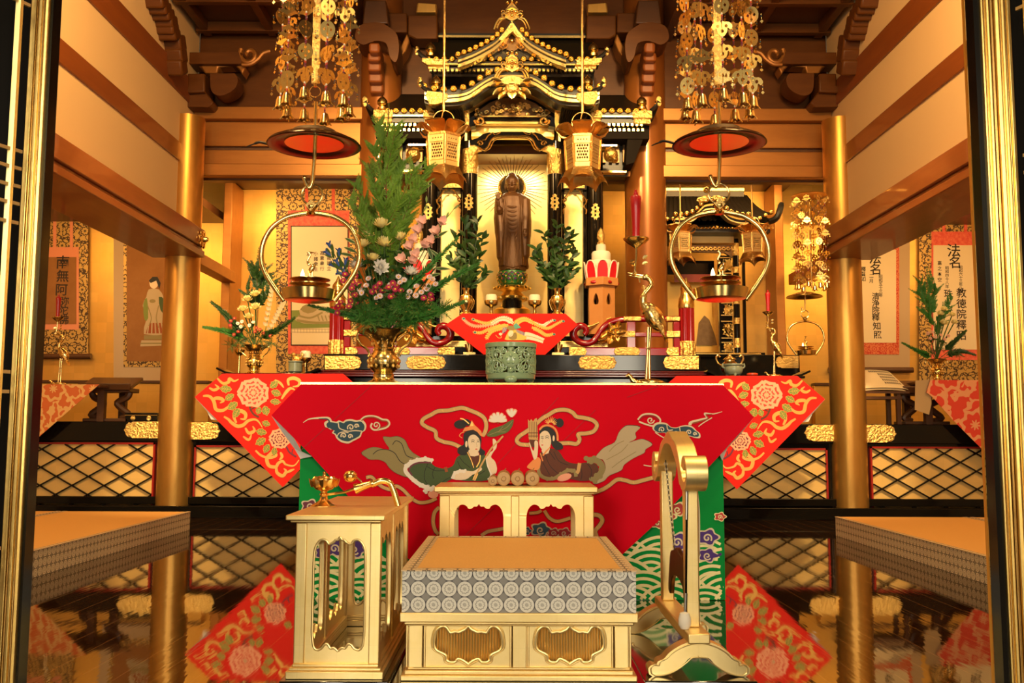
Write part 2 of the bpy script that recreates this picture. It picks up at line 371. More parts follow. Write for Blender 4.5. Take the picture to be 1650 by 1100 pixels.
# carved bracket sets on the frieze and on the central pillars
def frieze_block(pts, Y0, dep, m, name='bracket'):
    q = MB(); q.pprism(pts, Y0, Y0 + dep, m); return S(q.build(name + '_trim', bevel=.012))
for mir in (0, 1):
    fx = (lambda x: 1650 - x) if mir else (lambda x: x)
    f = lambda L: [(fx(x), y) for x, y in L]
    # corner bracket by the side wall
    frieze_block(f([(296, 172), (299, 148), (332, 148), (344, 165), (338, 173)]), 8.2, .2, WOOD)
    frieze_block(f([(292, 150), (292, 138), (302, 138), (302, 118), (330, 118), (330, 148)]), 8.15, .25, WOOD)
    frieze_block(f(cr([(338, 118), (340, 145), (352, 154), (368, 150), (380, 140), (383, 126), (378, 118)], 4)), 8.15, .2, WOOD)
    frieze_block(f([(318, 106), (325, 108), (330, 118), (350, 118), (352, 108), (380, 106), (386, 112), (390, 120), (396, 108), (388, 100), (320, 100)]), 8.25, .15, WOODG)
    frieze_block(f([(270, 84), (390, 84), (390, 103), (270, 103)]), 8.2, .2, WOOD)
    q = MB(); P = []
    for i in range(26):
        t = i / 25; a = -.6 + t * 7.5; r = 16 * (1 - t * .85); P.append(at(fx(402 - cos(a) * r), 88 + sin(a) * r, 8.22))
    q.tube(P, .022, WOODG, 8)
    q.tube([at(fx(x), y, 8.22) for x, y in cr([(390, 104), (404, 103), (416, 95), (424, 86), (436, 82)], 5)], .02, WOODG, 8); S(q.build('bracket_scroll_trim'))
    # rippled carved corbel running up the side wall
    for k, (x, y) in enumerate(((247, 4), (252, 14), (257, 24), (262, 35), (264, 46), (267, 56), (276, 70), (278, 90), (278, 108))):
        q = MB(); c = atx(fx(x + 5), y, -2.89 if mir == 0 else 2.89); q.obox(c, (.16, .16, .085 if k < 6 else .13), (.5, 0, 0), WOOD); S(q.build('corbel_trim', bevel=.018))
    # bracket arms on the central pillar, facing the room
    for k, (xa, xb, ya, yb, Y) in enumerate(((594, 611, 68, 84, 7.86), (592, 612, 84, 98, 7.95), (592, 613, 98, 114, 8.02), (593, 615, 114, 132, 8.1), (595, 617, 132, 149, 8.18))):
        q = MB(); q.pprism(f([(xa, ya), (xb, ya), (xb + 1, (ya + yb) / 2), (xb, yb), (xa, yb)]), Y, Y + .3, WOODR); S(q.build('bracket_arm_trim', bevel=.02))
    frieze_block(f(cr([(572, 62), (576, 44), (590, 37), (612, 36), (628, 44), (640, 56), (643, 80), (638, 100), (628, 92), (622, 70), (604, 66), (585, 72)], 3, True)), 8.0, .3, WOOD)
    frieze_block(f([(584, 38), (588, 0), (622, 0), (626, 38)]), 8.05, .3, WOODD)
    frieze_block(f([(624, 20), (656, 20), (656, 52), (624, 52)]), 8.2, .2, WOOD)
    frieze_block(f([(640, 100), (642, 82), (656, 52), (660, 66), (654, 82)]), 8.25, .2, WOODG)
    frieze_block(f([(657, 24), (705, 24), (705, 62), (668, 62), (657, 56)]), 8.2, .22, WOOD)
    frieze_block(f([(672, 4), (704, 6), (703, 20), (670, 20)]), 8.3, .1, GOLDW)
# raised platform of the altars: black edge, gilt plates, lattice panels, two steps
PZ = at(200, 679, 8.1).z
b = MB(); b.box(-5.6, 5.6, 8.14, 10, PZ - .17, PZ, BLACK); b.box(-5.6, 5.6, 8.12, 8.2, .105, .17, BLACK); b.box(-5.6, 5.6, 8.0, 8.3, 0, .1, BLACK); b.box(-5.6, 5.6, 8.26, 9.9, .02, PZ - .1, BLACK)
plat = S(b.build('platform', bevel=.006))
REDLINE = mat('red_edging', (.3, .015, .01), .3)
def lattice(x0, x1, y0, y1, n, label):
    A, B_ = at(x0, y0, 8.18), at(x1, y1, 8.18); xa, xb, za, zb = A.x, B_.x, B_.z, A.z
    q = MB(); q.box(xa - .07, xb + .07, 8.19, 8.3, za - .07, zb + .07, BLACK); p = S(q.build('platform_panel', bevel=.004)); p['label'] = label
    q = MB(); q.box(xa, xb, 8.172, 8.2, za, zb, GOLDP); q.build('gold_backing', p, smooth=False)
    q = MB()
    for xx in (xa - .008, xb + .008): q.box(xx - .008, xx + .008, 8.15, 8.2, za - .016, zb + .016, REDLINE)
    for zz in (za - .008, zb + .008): q.box(xa - .016, xb + .016, 8.15, 8.2, zz - .008, zz + .008, REDLINE)
    q.build('red_border', p)
    q = MB(); H = zb - za; dx = H / n / .56; k = -int(H / .56 / dx) - 2
    for sgn in (1, -1):
        for i in range(-12, 40):
            # line z = za + sgn*(x - xs)*.56, clipped to the panel
            xs = xa + i * dx if sgn == 1 else xa + (i - 8) * dx
            pts = []
            if sgn == 1: f0 = lambda x: za + (x - xs) * .56; inv = lambda z: xs + (z - za) / .56
            else: f0 = lambda x: zb - (x - xs) * .56; inv = lambda z: xs + (zb - z) / .56
            lo, hi = sorted((inv(za), inv(zb))); lo, hi = max(lo, xa), min(hi, xb)
            if hi - lo < .03: continue
            q.bar((lo, 8.155 + .006 * sgn, f0(lo)), (hi, 8.155 + .006 * sgn, f0(hi)), .012, .016, BLACK, up=(0, 1, 0))
    q.build('lattice', p)
lattice(56, 245, 715, 819, 3.55, 'outer left'); lattice(318, 560, 720, 808, 3.0, 'inner left')
lattice(1086, 1331, 724, 811, 3.0, 'inner right'); lattice(1403, 1600, 722, 825, 3.55, 'outer right')
def plaque(x0, x1, y0, y1, Y, ends='both', name='gilt_plate', parent=None, m=None):
    """gilt plate with ogee ends"""
    h = y1 - y0; c = (y0 + y1) / 2; w = h * .55
    R = [(x1 - w, y0), (x1 - w * .75, y0 + h * .08), (x1 - w * .55, y0 + h * .05), (x1 - w * .25, y0 + h * .18), (x1 - w * .2, y0 + h * .34), (x1, c), (x1 - w * .2, y1 - h * .34), (x1 - w * .25, y1 - h * .18), (x1 - w * .55, y1 - h * .05), (x1 - w * .75, y1 - h * .08), (x1 - w, y1)]
    Lp = [(x0 + x1 - x, y) for x, y in R][::-1]
    pts = (R if ends in ('both', 'right') else [(x1, y0), (x1, y1)]) + (Lp if ends in ('both', 'left') else [(x0, y1), (x0, y0)])
    q = MB(); q.plate([at(x, y, Y) for x, y in pts], (0, .012, 0), m or GOLDC); return q.build(name, parent, bevel=.003)
for (x0, x1, y0, y1, e, w) in ((199, 259, 679, 706, 'left', 'left of the left gilded pillar'), (303, 355, 680, 708, 'right', 'right of the left gilded pillar'), (1296, 1347, 684, 711, 'left', 'left of the right gilded pillar'), (1393, 1445, 684, 713, 'right', 'right of the right gilded pillar')):
    o = plaque(x0, x1, y0, y1, 8.128, e); tag(o, 'engraved gilt plate on the black platform edge just ' + w, 'metal plate', 'gilt plates on the platform edge')
# posts of the alcoves, ledge beams
for px in (366, 1255):
    p = at(px, 450, 9.6); b = MB(); b.box(p.x - .045, p.x + .045, 9.55, 9.94, PZ, 3.34, WOODG); S(b.build('alcove_pillar', bevel=.008))
for sx in (-1, 1):
    b = MB(); x0, x1 = sorted((sx * 3.02, sx * 2.88)); b.box(x0, x1, 8.5, 9.6, zat(442, 9.0), zat(424, 9.0), WOODG); S(b.build('alcove_beam', bevel=.006))
# skirting cabinet fronts on the back wall of the side rooms (painted low gold screens)
for sx in (-1, 1):
    b = MB(); x0, x1 = sorted((sx * 3.2, sx * 5.6)); b.box(x0, x1, 9.85, 9.94, PZ, PZ + .42, GOLDW); b.box(x0, x1, 9.83, 9.95, PZ + .42, PZ + .45, WOODD); S(b.build('trim_skirting', bevel=.004))
# ================================================================ central altar dais, railings, shrine, statue
YD = 7.6                                    # front of the dais
def X_(px, Y, py=500): return at(px, py, Y).x
def Z_(py, Y, px=825): return at(px, py, Y).z
def mirr(x): return 1650 - x
# --- dais
DT = Z_(571, YD); DX = X_(1127, YD)
d = thing('altar_dais', (0, YD + .8, 0), 'wide black lacquered altar dais with maroon mouldings carrying the red railings and the shrine', 'altar')
q = MB(); q.box(-DX, DX, YD, 9.5, Z_(597, YD), DT, BLACK); q.build('top_tier', d, bevel=.006)
q = MB()
for (a, bb, o) in ((597, 600, .03), (600, 604, .045), (604, 608, .06)): q.box(-DX - o, DX + o, YD - o, 9.5 + o, Z_(bb, YD), Z_(a, YD) - .002, MAROON)
q.build('moulding', d, bevel=.005)
q = MB(); q.box(-DX + .06, DX - .06, YD + .06, 9.4, .55, Z_(608, YD), BLACK); q.build('waist', d, bevel=.006)
q = MB()
for (a, bb, o) in ((.0, .2, .1), (.2, .32, .06), (.32, .45, .02), (.45, .55, -.02)): q.box(-DX + .01, DX - .01, YD - o, 9.5 + o, a, bb, BLACK)
q.build('plinth', d, bevel=.008)
for (x0, x1, e) in ((523, 583, 'right'), (653, 719, 'both'), (931, 994, 'both'), (1068, 1126, 'left')): plaque(x0, x1, 573, 595, YD - .013, e, 'gilt_plate', d)
# --- railings
def railing(sg, label):
    f = (lambda x: x) if sg > 0 else mirr
    Y = YD + .22
    t = thing('altar_railing', (X_(f(1040), Y), Y, DT), label, 'railing', 'red railings on the altar dais')
    pc = V((X_(f(1106), Y), Y, 0)); r = m_px(12, Y); z = lambda py: Z_(py, Y)
    q = MB(); q.lathe([(r, z(549)), (r, z(496))], pc, REDLAC, 72, None, (12, .06)); q.build('post', t)
    q = MB(); q.lathe([(r * 1.12, z(572)), (r * 1.14, z(553)), (r * 1.06, z(549))], pc, GOLDC, 72, None, (12, .05)); q.build('post_foot', t)
    q = MB(); q.lathe([(r * 1.05, z(496)), (r * 1.12, z(492)), (r * 1.0, z(480)), (r * .78, z(475)), (r * .7, z(468)), (r * .8, z(464)), (r * .72, z(460)), (r * .3, z(453)), (r * .12, z(447)), (0, z(445))], pc, GOLDB, 48); q.build('finial_cap', t)
    zr = [(1094, 514), (1060, 514), (1020, 514), (995, 516), (980, 521), (970, 530), (963, 541), (955, 550), (943, 553), (931, 549), (924, 540), (926, 530), (934, 525), (942, 527), (945, 534), (941, 539)]
    q = MB(); P = [at(f(x), y, Y) for x, y in zr]; P = cr(P, 4)
    q.tube(P, [m_px(5.2, Y) * (1 if i < len(P) * .62 else 1.25 - .9 * max(0, (i / len(P) - .75)) * 2.2) for i in range(len(P))], REDLAC, 14); q.build('top_rail', t)
    q = MB(); q.tube(cr([at(f(x), y, Y + .03) for x, y in ((985, 512), (965, 520), (950, 526), (938, 524), (928, 526), (922, 536))], 4), m_px(2, Y), GOLDB, 8); q.build('rail_gilding', t)
    q = MB(); x0, x1 = sorted((X_(f(1094), Y), X_(f(990), Y))); q.box(x0, x1, Y - .03, Y + .03, z(542), z(535), REDLAC); q.build('middle_rail', t, bevel=.006)
    x0, x1 = sorted((X_(f(1094), Y), X_(f(918), Y)))
    q = MB(); q.box(x0, x1, Y - .06, Y + .06, DT + .002, z(560), REDLAC); q.build('base_rail', t, bevel=.008)
    for (xa, xb) in ((1009, 1023), (1084, 1094)):
        q = MB(); xs = sorted((X_(f(xa), Y), X_(f(xb), Y))); q.box(xs[0], xs[1], Y - .035, Y + .035, z(560), z(518), REDLAC); q.build('strut', t, bevel=.005)
    # gilt caps on the rails
    for (xa, xb, ya, yb) in ((1004, 1032, 510, 517), (1072, 1094, 510, 517), (1000, 1022, 533, 543), (1072, 1094, 533, 543)):
        q = MB(); xs = sorted((X_(f(xa), Y), X_(f(xb), Y))); q.box(xs[0], xs[1], Y - .048, Y + .048, z(yb), z(ya), GOLDC); q.build('rail_sleeve', t, bevel=.004)
    for (xa, xb) in ((917, 946), (989, 1032), (1073, 1094)):
        xs = sorted((f(xa), f(xb))); plaque(xs[0], xs[1], 559, 573, Y - .075, 'both' if xa == 989 else ('right' if (xa == 917) == (sg > 0) else 'left'), 'gilt_plate', t)
    # acanthus ornament
    q = MB()
    for (x, y, a, L) in ((990, 530, 200, 22), (985, 528, 120, 20), (992, 536, 260, 24), (975, 540, 215, 22), (983, 548, 250, 18), (970, 548, 190, 16), (996, 524, 80, 16), (1000, 537, 10, 22), (985, 538, 160, 24), (992, 545, 300, 16)):
        c = at(f(x), y, Y - .03); aa = rad(a if sg > 0 else 180 - a); dv = V((cos(aa), -.1, sin(aa)))
        q.leaf(c - dv * m_px(L / 2, Y), dv, (0, -1, .2), m_px(L, Y), m_px(11, Y), GOLDB, curl=.3, fold=.3, nseg=6)
        q.tube([c - dv * m_px(L / 2, Y) + V((0, -.02, 0)), c + dv * m_px(L / 3, Y) + V((0, -.035, 0))], m_px(1.6, Y), GOLDB, 6)
    q.build('gilt_leaf_carving', t, recalc=False)
    return t
railing(1, 'red altar railing with curled end, right side of the dais, behind the large brass crane')
railing(-1, 'red altar railing with curled end, left side of the dais, behind the large flower vase')
# --- shrine (palace-shaped) -------------------------------------------------
YS = 7.95                                   # front line of roofs; columns stand behind
sh = thing('altar_shrine', (0, 8.4, DT), 'black and gold palace-shaped shrine with tiered roofs standing on the central dais', 'shrine')
YC = 8.15
q = MB(); q.box(X_(664, YC), X_(986, YC), YC - .12, 9.3, DT, DT + .1, BLACK); q.box(X_(672, YC), X_(978, YC), YC - .09, 9.25, DT + .1, DT + .16, GOLDB); q.box(X_(668, YC), X_(982, YC), YC - .1, 9.28, DT + .16, DT + .2, BLACK); q.build('base', sh, bevel=.006)
FT = DT + .2
for (xa, xb, dy, py1) in ((743, 768, 0, 214), (882, 906, 0, 214), (677, 703, .1, 300), (946, 973, .1, 300)):
    xc = (X_(xa, YC + dy) + X_(xb, YC + dy)) / 2; r = (X_(xb, YC + dy) - X_(xa, YC + dy)) / 2
    q = MB(); q.lathe([(r, FT), (r, Z_(230, YC))], (xc, YC + dy, 0), BLACK, 20); c = q.build('column', sh)
    for (y0, y1) in ((560, 545), (242, 282)) if dy == 0 else ((560, 545),):
        q = MB(); q.lathe([(r * 1.03, Z_(max(y0, y1), YC)), (r * 1.08, Z_((y0 + y1) / 2, YC)), (r * 1.03, Z_(min(y0, y1), YC))], (xc, YC + dy, 0), GOLDC, 20); q.build('gilt_sleeve', c)
    px = (xa + xb) / 2; yb = 325 if dy == 0 else 340
    for (dx_, dy_, w, h) in ((0, 0, 7, 12),):
        R = [(0, -13), (4, -11), (3, -8), (7, -6), (5, -2), (8, 2), (5, 5), (7, 9), (3, 10), (2, 14), (0, 12)]
        pts = [(px + x * .95, yb + y) for x, y in R] + [(px - x * .95, yb + y) for x, y in R[::-1][1:-1]]
        q = MB(); q.plate([at(x, y, YC + dy - r - .008) for x, y in pts], (0, .03, 0), GOLDC, [[at(px + a * 3, yb + k + b, YC + dy - r - .008) for a, b in ((-.5, -2), (.5, -2), (.5, 2), (-.5, 2))] for k in (-6, 0, 6)]); q.build('gilt_mount', c)
# back panels: the niche behind the statue and the side panels
YB = 8.95
q = MB(); q.box(X_(752, YB), X_(900, YB), YB, YB + .05, FT, Z_(195, YB), GOLDN); q.box(X_(752, YB), X_(900, YB), 8.2, YB, Z_(196, YB), Z_(190, YB), GOLDN)
for sx in (-1, 1): q.box(min(sx * .41, sx * .43), max(sx * .41, sx * .43), YC, YB, FT, Z_(195, YB), GOLDN)
q.build('gold_niche', sh, smooth=False)
for (xa, xb) in ((701, 746), (904, 948)):
    q = MB(); q.box(X_(xa, YC + .12), X_(xb, YC + .12), YC + .12, YC + .15, FT, Z_(285, YC), GOLDN); q.build('side_panel', sh, smooth=False)
    q = MB(); x0, x1 = X_(xa + 1, YC), X_(xb - 1, YC)
    for xx in (x0, x1 - .03): q.box(xx, xx + .03, YC + .08, YC + .12, FT, Z_(285, YC), BLACK)
    q.box(x0, x1, YC + .05, YC + .12, Z_(303, YC), Z_(276, YC), BLACK); q.box(x0 + .02, x1 - .02, YC + .03, YC + .06, Z_(301, YC), Z_(290, YC), GOLDC); q.build('panel_frame', sh)
    q = MB()
    for s_ in (0, 1):
        g = (lambda x: x) if s_ else (lambda x: xa + xb - x)
        P = [(xb - 4, 345), (xb - 3, 338), (xb - 7, 332), (xb - 3, 325), (xb - 6, 318), (xb - 11, 312), (xb - 14, 307), (xb - 20, 305)]
        q.tube(cr([at(g(x), y, YC + .04) for x, y in P], 4), .007, GOLDB, 6)
        q.tube([at(g(xb - 6 + cos(a) * 4 * (1 - a / 9)), 321 + sin(a) * 4 * (1 - a / 9), YC + .04) for a in [i * .5 for i in range(14)]], .006, GOLDB, 6)
    q.build('gilt_filigree', sh)
# lintel over the niche
q = MB()
q.box(X_(757, YC - .1), X_(893, YC - .1), YC - .1, YC + .1, Z_(206, YC), Z_(201, YC), GOLDB); q.box(X_(762, YC - .1), X_(888, YC - .1), YC - .12, YC + .05, Z_(201, YC), Z_(197, YC), BLACK); q.box(X_(770, YC - .1), X_(880, YC - .1), YC - .14, YC, Z_(197, YC), Z_(194, YC), GOLDB)
q.box(X_(757, YC), X_(893, YC), YC - .03, YC + .06, Z_(222, YC), Z_(206, YC), GOLD); q.build('lintel', sh, bevel=.004)
half = [(825, 212), (842, 212), (855, 214), (862, 213), (872, 216), (880, 222), (892, 226), (892, 233), (884, 232), (876, 240), (868, 240), (864, 233), (859, 224), (848, 219), (825, 218)]
q = MB(); pts = half + [(mirr(x), y) for x, y in half[::-1][1:-1]]
q.plate([at(x, y, YC - .12) for x, y in pts], (0, .06, 0), BLACK); q.build('carved_lintel', sh, bevel=.004)
q = MB()
for s_ in (1, -1):
    g = (lambda x: x) if s_ > 0 else mirr
    q.tube(cr([at(g(x), y, YC - .135) for x, y in ((825, 219), (848, 220), (858, 225), (864, 236), (871, 241), (880, 236))], 4), .009, GOLDB, 6)
    q.tube(cr([at(g(x), y, YC - .135) for x, y in ((825, 221.5), (846, 222.5), (855, 228), (861, 239), (870, 244))], 4), .006, GOLDB, 6)
    q.tube([at(g(876 + cos(a) * 5 * (1 - a / 9)), 231 - sin(a) * 5 * (1 - a / 9), YC - .135) for a in [i * .5 for i in range(15)]], .008, GOLDB, 6)
    q.tube(cr([at(g(x), y, YC - .135) for x, y in ((844, 213), (852, 217), (856, 214), (864, 219), (868, 225), (873, 226))], 4), .007, GOLDB, 6)
    q.plate([at(g(x), y, YC - .1) for x, y in ((884, 234), (893, 230), (895, 242), (892, 260), (884, 244), (874, 241))], (0, .05, 0), GOLDC)
q.build('gilt_scrollwork', sh)
# carved transom under the curved gable
half = [(825, 157), (845, 159), (862, 166), (878, 178), (890, 189), (825, 189)]
q = MB(); q.plate([at(x, y, YC - .06) for x, y in half] + [at(mirr(x), y, YC - .06) for x, y in half[:-1][::-1][:-1]], (0, .05, 0), BRONZE)
rnd = random.Random(3)
for i in range(46):
    x = rnd.uniform(766, 884); y = rnd.uniform(160 + abs(x - 825) * .33, 187)
    c = at(x, y, YC - .08); r = rnd.uniform(2.2, 4.2)
    q.tube([c + V((cos(a) * m_px(r, 8) * (1 - a / 8), -.012, sin(a) * m_px(r, 8) * (1 - a / 8))) for a in [k * .6 for k in range(12)]], .009, GOLDB if i % 2 else GOLDC, 5)
q.build('carved_transom', sh)
for s_ in (1, -1):
    g = (lambda x: x) if s_ > 0 else mirr; q = MB()
    q.tube([at(g(877 + cos(a) * 8 * (1 - a / 10)), 194 + sin(a) * 8 * (1 - a / 10), YC - .16) for a in [i * .45 for i in range(18)]], .014, GOLDB, 8)
    q.plate([at(g(x), y, YC - .12) for x, y in ((884, 188), (896, 188), (900, 205), (884, 203))], (0, .1, 0), BLACK)
    q.plate([at(g(x), y, YC - .14) for x, y in ((894, 166), (901, 166), (901, 200), (896, 207), (894, 196))], (0, .1, 0), GOLDC)
    q.build('bracket_carving', sh)
# gilt beam noses beside the niche
for s_ in (1, -1):
    g = (lambda x: x) if s_ > 0 else mirr
    q = MB(); q.ball(at(g(984), 250, 7.95), (.065, .09, .06), GOLDC, 12, 8); q.ball(at(g(990), 257, 7.95), (.035, .07, .03), GOLDC, 10, 6); q.ball(at(g(980), 241, 7.97), (.07, .06, .02), GOLDB, 10, 6); q.build('gilt_beam_nose', sh)
# roofs ---------------------------------------------------------------
def roof_beads(q, pts, Y, r=.028):
    for (x, y) in pts:
        c = at(x, y, Y); q.lathe([(r * .8, -.03), (r, -.024), (r, 0), (r * .75, .008), (r * .55, .002), (r * .3, .01), (0, .012)], c, GOLDB, 12, Matrix.Rotation(pi / 2, 3, 'X'))
def along(pts, n):
    P = [V((x, y, 0)) for x, y in pts]; Ls = [0]
    for a, b_ in zip(P, P[1:]): Ls.append(Ls[-1] + (b_ - a).length)
    out = []
    for k in range(n):
        t = Ls[-1] * k / (n - 1); i = max(j for j in range(len(Ls)) if Ls[j] <= t + 1e-9); i = min(i, len(P) - 2)
        p = P[i].lerp(P[i + 1], (t - Ls[i]) / max(Ls[i + 1] - Ls[i], 1e-9)); out.append((p.x, p.y))
    return out
def band(q, top, off0, off1, Y0, Y1, m):     # a strip following a curve, between two offsets below it
    A = [at(x, y + off0, Y0) for x, y in top]; B_ = [at(x, y + off1, Y0) for x, y in top]
    q.plate(A + B_[::-1], (0, Y1 - Y0, 0), m)
# lower main roof, left and right wings
for s_ in (1, -1):
    g = (lambda x: x) if s_ > 0 else mirr
    Y = 7.98; q = MB(); x0, x1 = sorted((X_(g(955), Y), X_(g(1052), Y)))
    # eave band, underside, sloping tiled top
    q.box(x0, x1, Y, Y + .1, Z_(186, Y), Z_(180, Y), BLACKM); q.box(x0, x1, Y + .09, Y + .3, Z_(218, Y), Z_(192, Y), MATTE); q.box(x0, x1, Y + .02, Y + .12, Z_(197, Y), Z_(188, Y), BLACKM)
    q.grid(12, 4, lambda u, v: V((x0 + (x1 - x0) * u, Y + .02 + .42 * v, Z_(180, Y) + .32 * v ** 1.4)), BLACKM)
    xs = sorted((X_(g(1052), Y), X_(g(1030), Y)))
    q.plate([at(g(x), y, Y + .1) for x, y in ((1046, 180), (1058, 172), (1061, 164), (1062, 170), (1057, 182), (1040, 214), (1022, 262), (1008, 266), (1012, 210), (1036, 190))], (0, .3, 0), MATTE)
    w = q.build('wing_roof', sh, bevel=.003)
    q = MB(); q.box(x0, x1, Y - .01, Y + .01, Z_(188.5, Y), Z_(186, Y), GOLDB); q.build('gold_line', w)
    q = MB(); roof_beads(q, [(g(960 + 13 * k), 178) for k in range(7)] + [(g(1060), 166)], Y - .01); q.build('tile_ends', w)
    q = MB()
    for k in range(12):
        for (yy, dx_, Yo) in ((200.5, 0, .02), (209, 2, .07)):
            c = at(g(952 + k * 7.4 + dx_), yy, Y + Yo); q.box(c.x - .011, c.x + .011, Y + Yo, Y + Yo + .04, c.z - .012, c.z + .012, GOLDB)
    q.build('rafter_ends', w)
    for (xa, xb) in ((1022, 1054), (953, 972)):
        q = MB(); xs = sorted((X_(g(xa), Y), X_(g(xb), Y))); q.box(xs[0], xs[1], Y - .015, Y + .03, Z_(190, Y), Z_(178, Y), GOLDC); q.box(xs[0] + .01, xs[1] - .01, Y + .005, Y + .05, Z_(198, Y), Z_(189, Y), GOLDC); q.build('eave_plate', w, bevel=.003)
    q = MB(); c = at(g(1034), 168, Y); r = .045
    q.lathe([(r * .8, -.05), (r * .9, -.03), (r * .5, -.02), (r, .0), (r, .03), (r * .6, .055), (r * .2, .07), (0, .09)], c, GOLDB, 16); q.build('roof_jewel', w)
    q = MB(); q.tube(cr([at(g(1049), 178, Y), at(g(1056), 172, Y), at(g(1062), 163, Y - .02)], 4), [.018] * 8 + [.026], BLACKM, 8); q.ball(at(g(1062), 163, Y - .02), (.026, .012, .05), GOLDC, 10, 6); q.build('corner_tail', w)
    # bracket tiers below the wing
    q = MB()
    for k in range(6): q.box(*sorted((X_(g(962 + k * 11), Y + .25), X_(g(967 + k * 11), Y + .25))), Y + .26, Y + .3, Z_(258, Y + .2), Z_(216, Y + .2), BRONZE)
    q.box(*sorted((X_(g(955), Y), X_(g(1020), Y))), Y + .3, Y + .5, Z_(268, Y), Z_(214, Y), BLACKM); q.box(*sorted((X_(g(972), Y), X_(g(1016), Y))), Y + .2, Y + .5, Z_(267, Y), Z_(264, Y), GOLDB); q.box(*sorted((X_(g(960), Y), X_(g(1000), Y))), Y + .16, Y + .5, Z_(226, Y), Z_(223, Y), GOLDB)
    q.build('bracket_tier', w)
# body wall behind roofs so that nothing shows through
q = MB(); q.box(X_(690, YC), X_(960, YC), YC + .06, 9.2, Z_(188, YC), Z_(95, YC), BLACKM); q.build('upper_body', sh)
# curved (karahafu) gable roof
half = cr([(825, 118), (845, 119), (862, 124), (878, 134), (893, 144), (908, 149), (930, 151), (950, 150), (966, 146)], 4)
full = [(mirr(x), y) for x, y in half[::-1]] + half[1:]
YK = 7.72; q = MB()
G0 = [at(x, y - 2, YK) for x, y in full]
q.grid(len(full) - 1, 3, lambda u, v: G0[round(u * (len(full) - 1))] + V((0, v * .5, v * .06)), BLACKM)
band(q, full, -2, 3, YK, YK + .1, BLACKM)
kr = q.build('curved_gable_roof', sh)
q = MB(); band(q, full, 2.5, 6, YK - .015, YK + .08, GOLDB); band(q, full, 8.5, 13.5, YK - .02, YK + .1, GOLDB); q.build('gold_edge', kr)
q = MB(); band(q, full, 5.5, 9, YK + .0, YK + .1, BLACKM); band(q, full, 12.5, 20, YK + .03, YK + .2, BLACKM); q.build('bargeboard', kr)
q = MB()
for k in range(3): band(q, full[8:-8], 16 + k * 6, 18.5 + k * 6, YK + .1 + k * .08, YK + .22 + k * .08, MAROON if k % 2 else GOLDM)
q.build('gable_rib', kr)
q = MB(); roof_beads(q, [(x, y - 8) for x, y in along(full, 20)], YK - .01); q.build('tile_ends', kr)
for s_ in (1, -1):
    g = (lambda x: x) if s_ > 0 else mirr
    q = MB(); q.plate([at(g(x), y, YK - .03) for x, y in ((929, 150), (962, 146), (964, 154), (958, 168), (945, 168), (935, 164), (930, 160))], (0, .04, 0), GOLDC); q.build('eave_plate', kr, bevel=.003); q = MB()
    q.plate([at(g(x), y, YK - .03) for x, y in ((878, 142), (890, 150), (888, 156), (872, 144))], (0, .03, 0), GOLDC); q.build('eave_plate', kr, bevel=.003)
    q = MB(); c = at(g(947), 136, YK + .05); r = .045
    q.lathe([(r * .8, -.05), (r * .9, -.03), (r * .5, -.02), (r, 0), (r, .03), (r * .6, .055), (r * .2, .07), (0, .09)], c, GOLDB, 16); q.build('roof_jewel', kr)
    q = MB(); q.tube(cr([at(g(955), 147, YK), at(g(966), 142, YK), at(g(973), 132, YK - .02)], 4), [.02] * 8 + [.026], BLACKM, 8); q.ball(at(g(973), 132, YK - .02), (.024, .012, .05), GOLDC, 10, 6); q.build('corner_tail', kr)
    q = MB()
    for k in range(13):
        a, c = at(g(908 + k * 4.2), 166, YK + .06), at(g(900 + k * 2.6), 203, YK + .34); q.bar(a, c, .014, .022, BLACKM); q.bar(a + V((0, -.008, -.012)), a + V((0, .004, -.02)), .012, .02, GOLDB)
    q.build('rafters', kr)
# upper roof: ridge, tiled slopes, eave, pointed gable
YU = 7.9; q = MB(); x0, x1 = X_(682, YU), X_(967, YU)
q.box(x0, x1, YU, YU + .12, Z_(103, YU), Z_(96, YU), BLACKM); q.box(x0 + .03, x1 - .03, YU + .04, YU + .14, Z_(110, YU), Z_(105, YU), BLACKM); q.box(x0 + .06, x1 - .06, YU + .08, YU + .3, Z_(118, YU), Z_(109, YU), MATTE)
q.grid(16, 4, lambda u, v: V((x0 + (x1 - x0) * u, YU + .02 + .4 * v, Z_(96, YU) + .36 * v ** 1.3)), BLACKM)
ur = q.build('upper_roof', sh)
q = MB(); q.box(X_(687, YU), X_(962, YU), YU + .38, YU + .5, Z_(62, YU + .4), Z_(55, YU + .4), BLACKM); q.build('ridge', ur)
q = MB(); q.box(X_(692, YU), X_(958, YU), YU + .365, YU + .385, Z_(63, YU + .4), Z_(59.5, YU + .4), GOLDB); q.box(x0, x1, YU - .01, YU + .02, Z_(105, YU), Z_(103, YU), GOLDB); q.build('gold_line', ur)
q = MB(); roof_beads(q, [(690 + k * 12.8, 95) for k in range(22)], YU - .01, .027); q.build('tile_ends', ur)
q = MB()
for k in range(38):
    c = at(694 + k * 7, 113.5, YU + .04); q.box(c.x - .011, c.x + .011, YU + .03, YU + .07, c.z - .012, c.z + .012, GOLDB)
q.build('rafter_ends', ur)
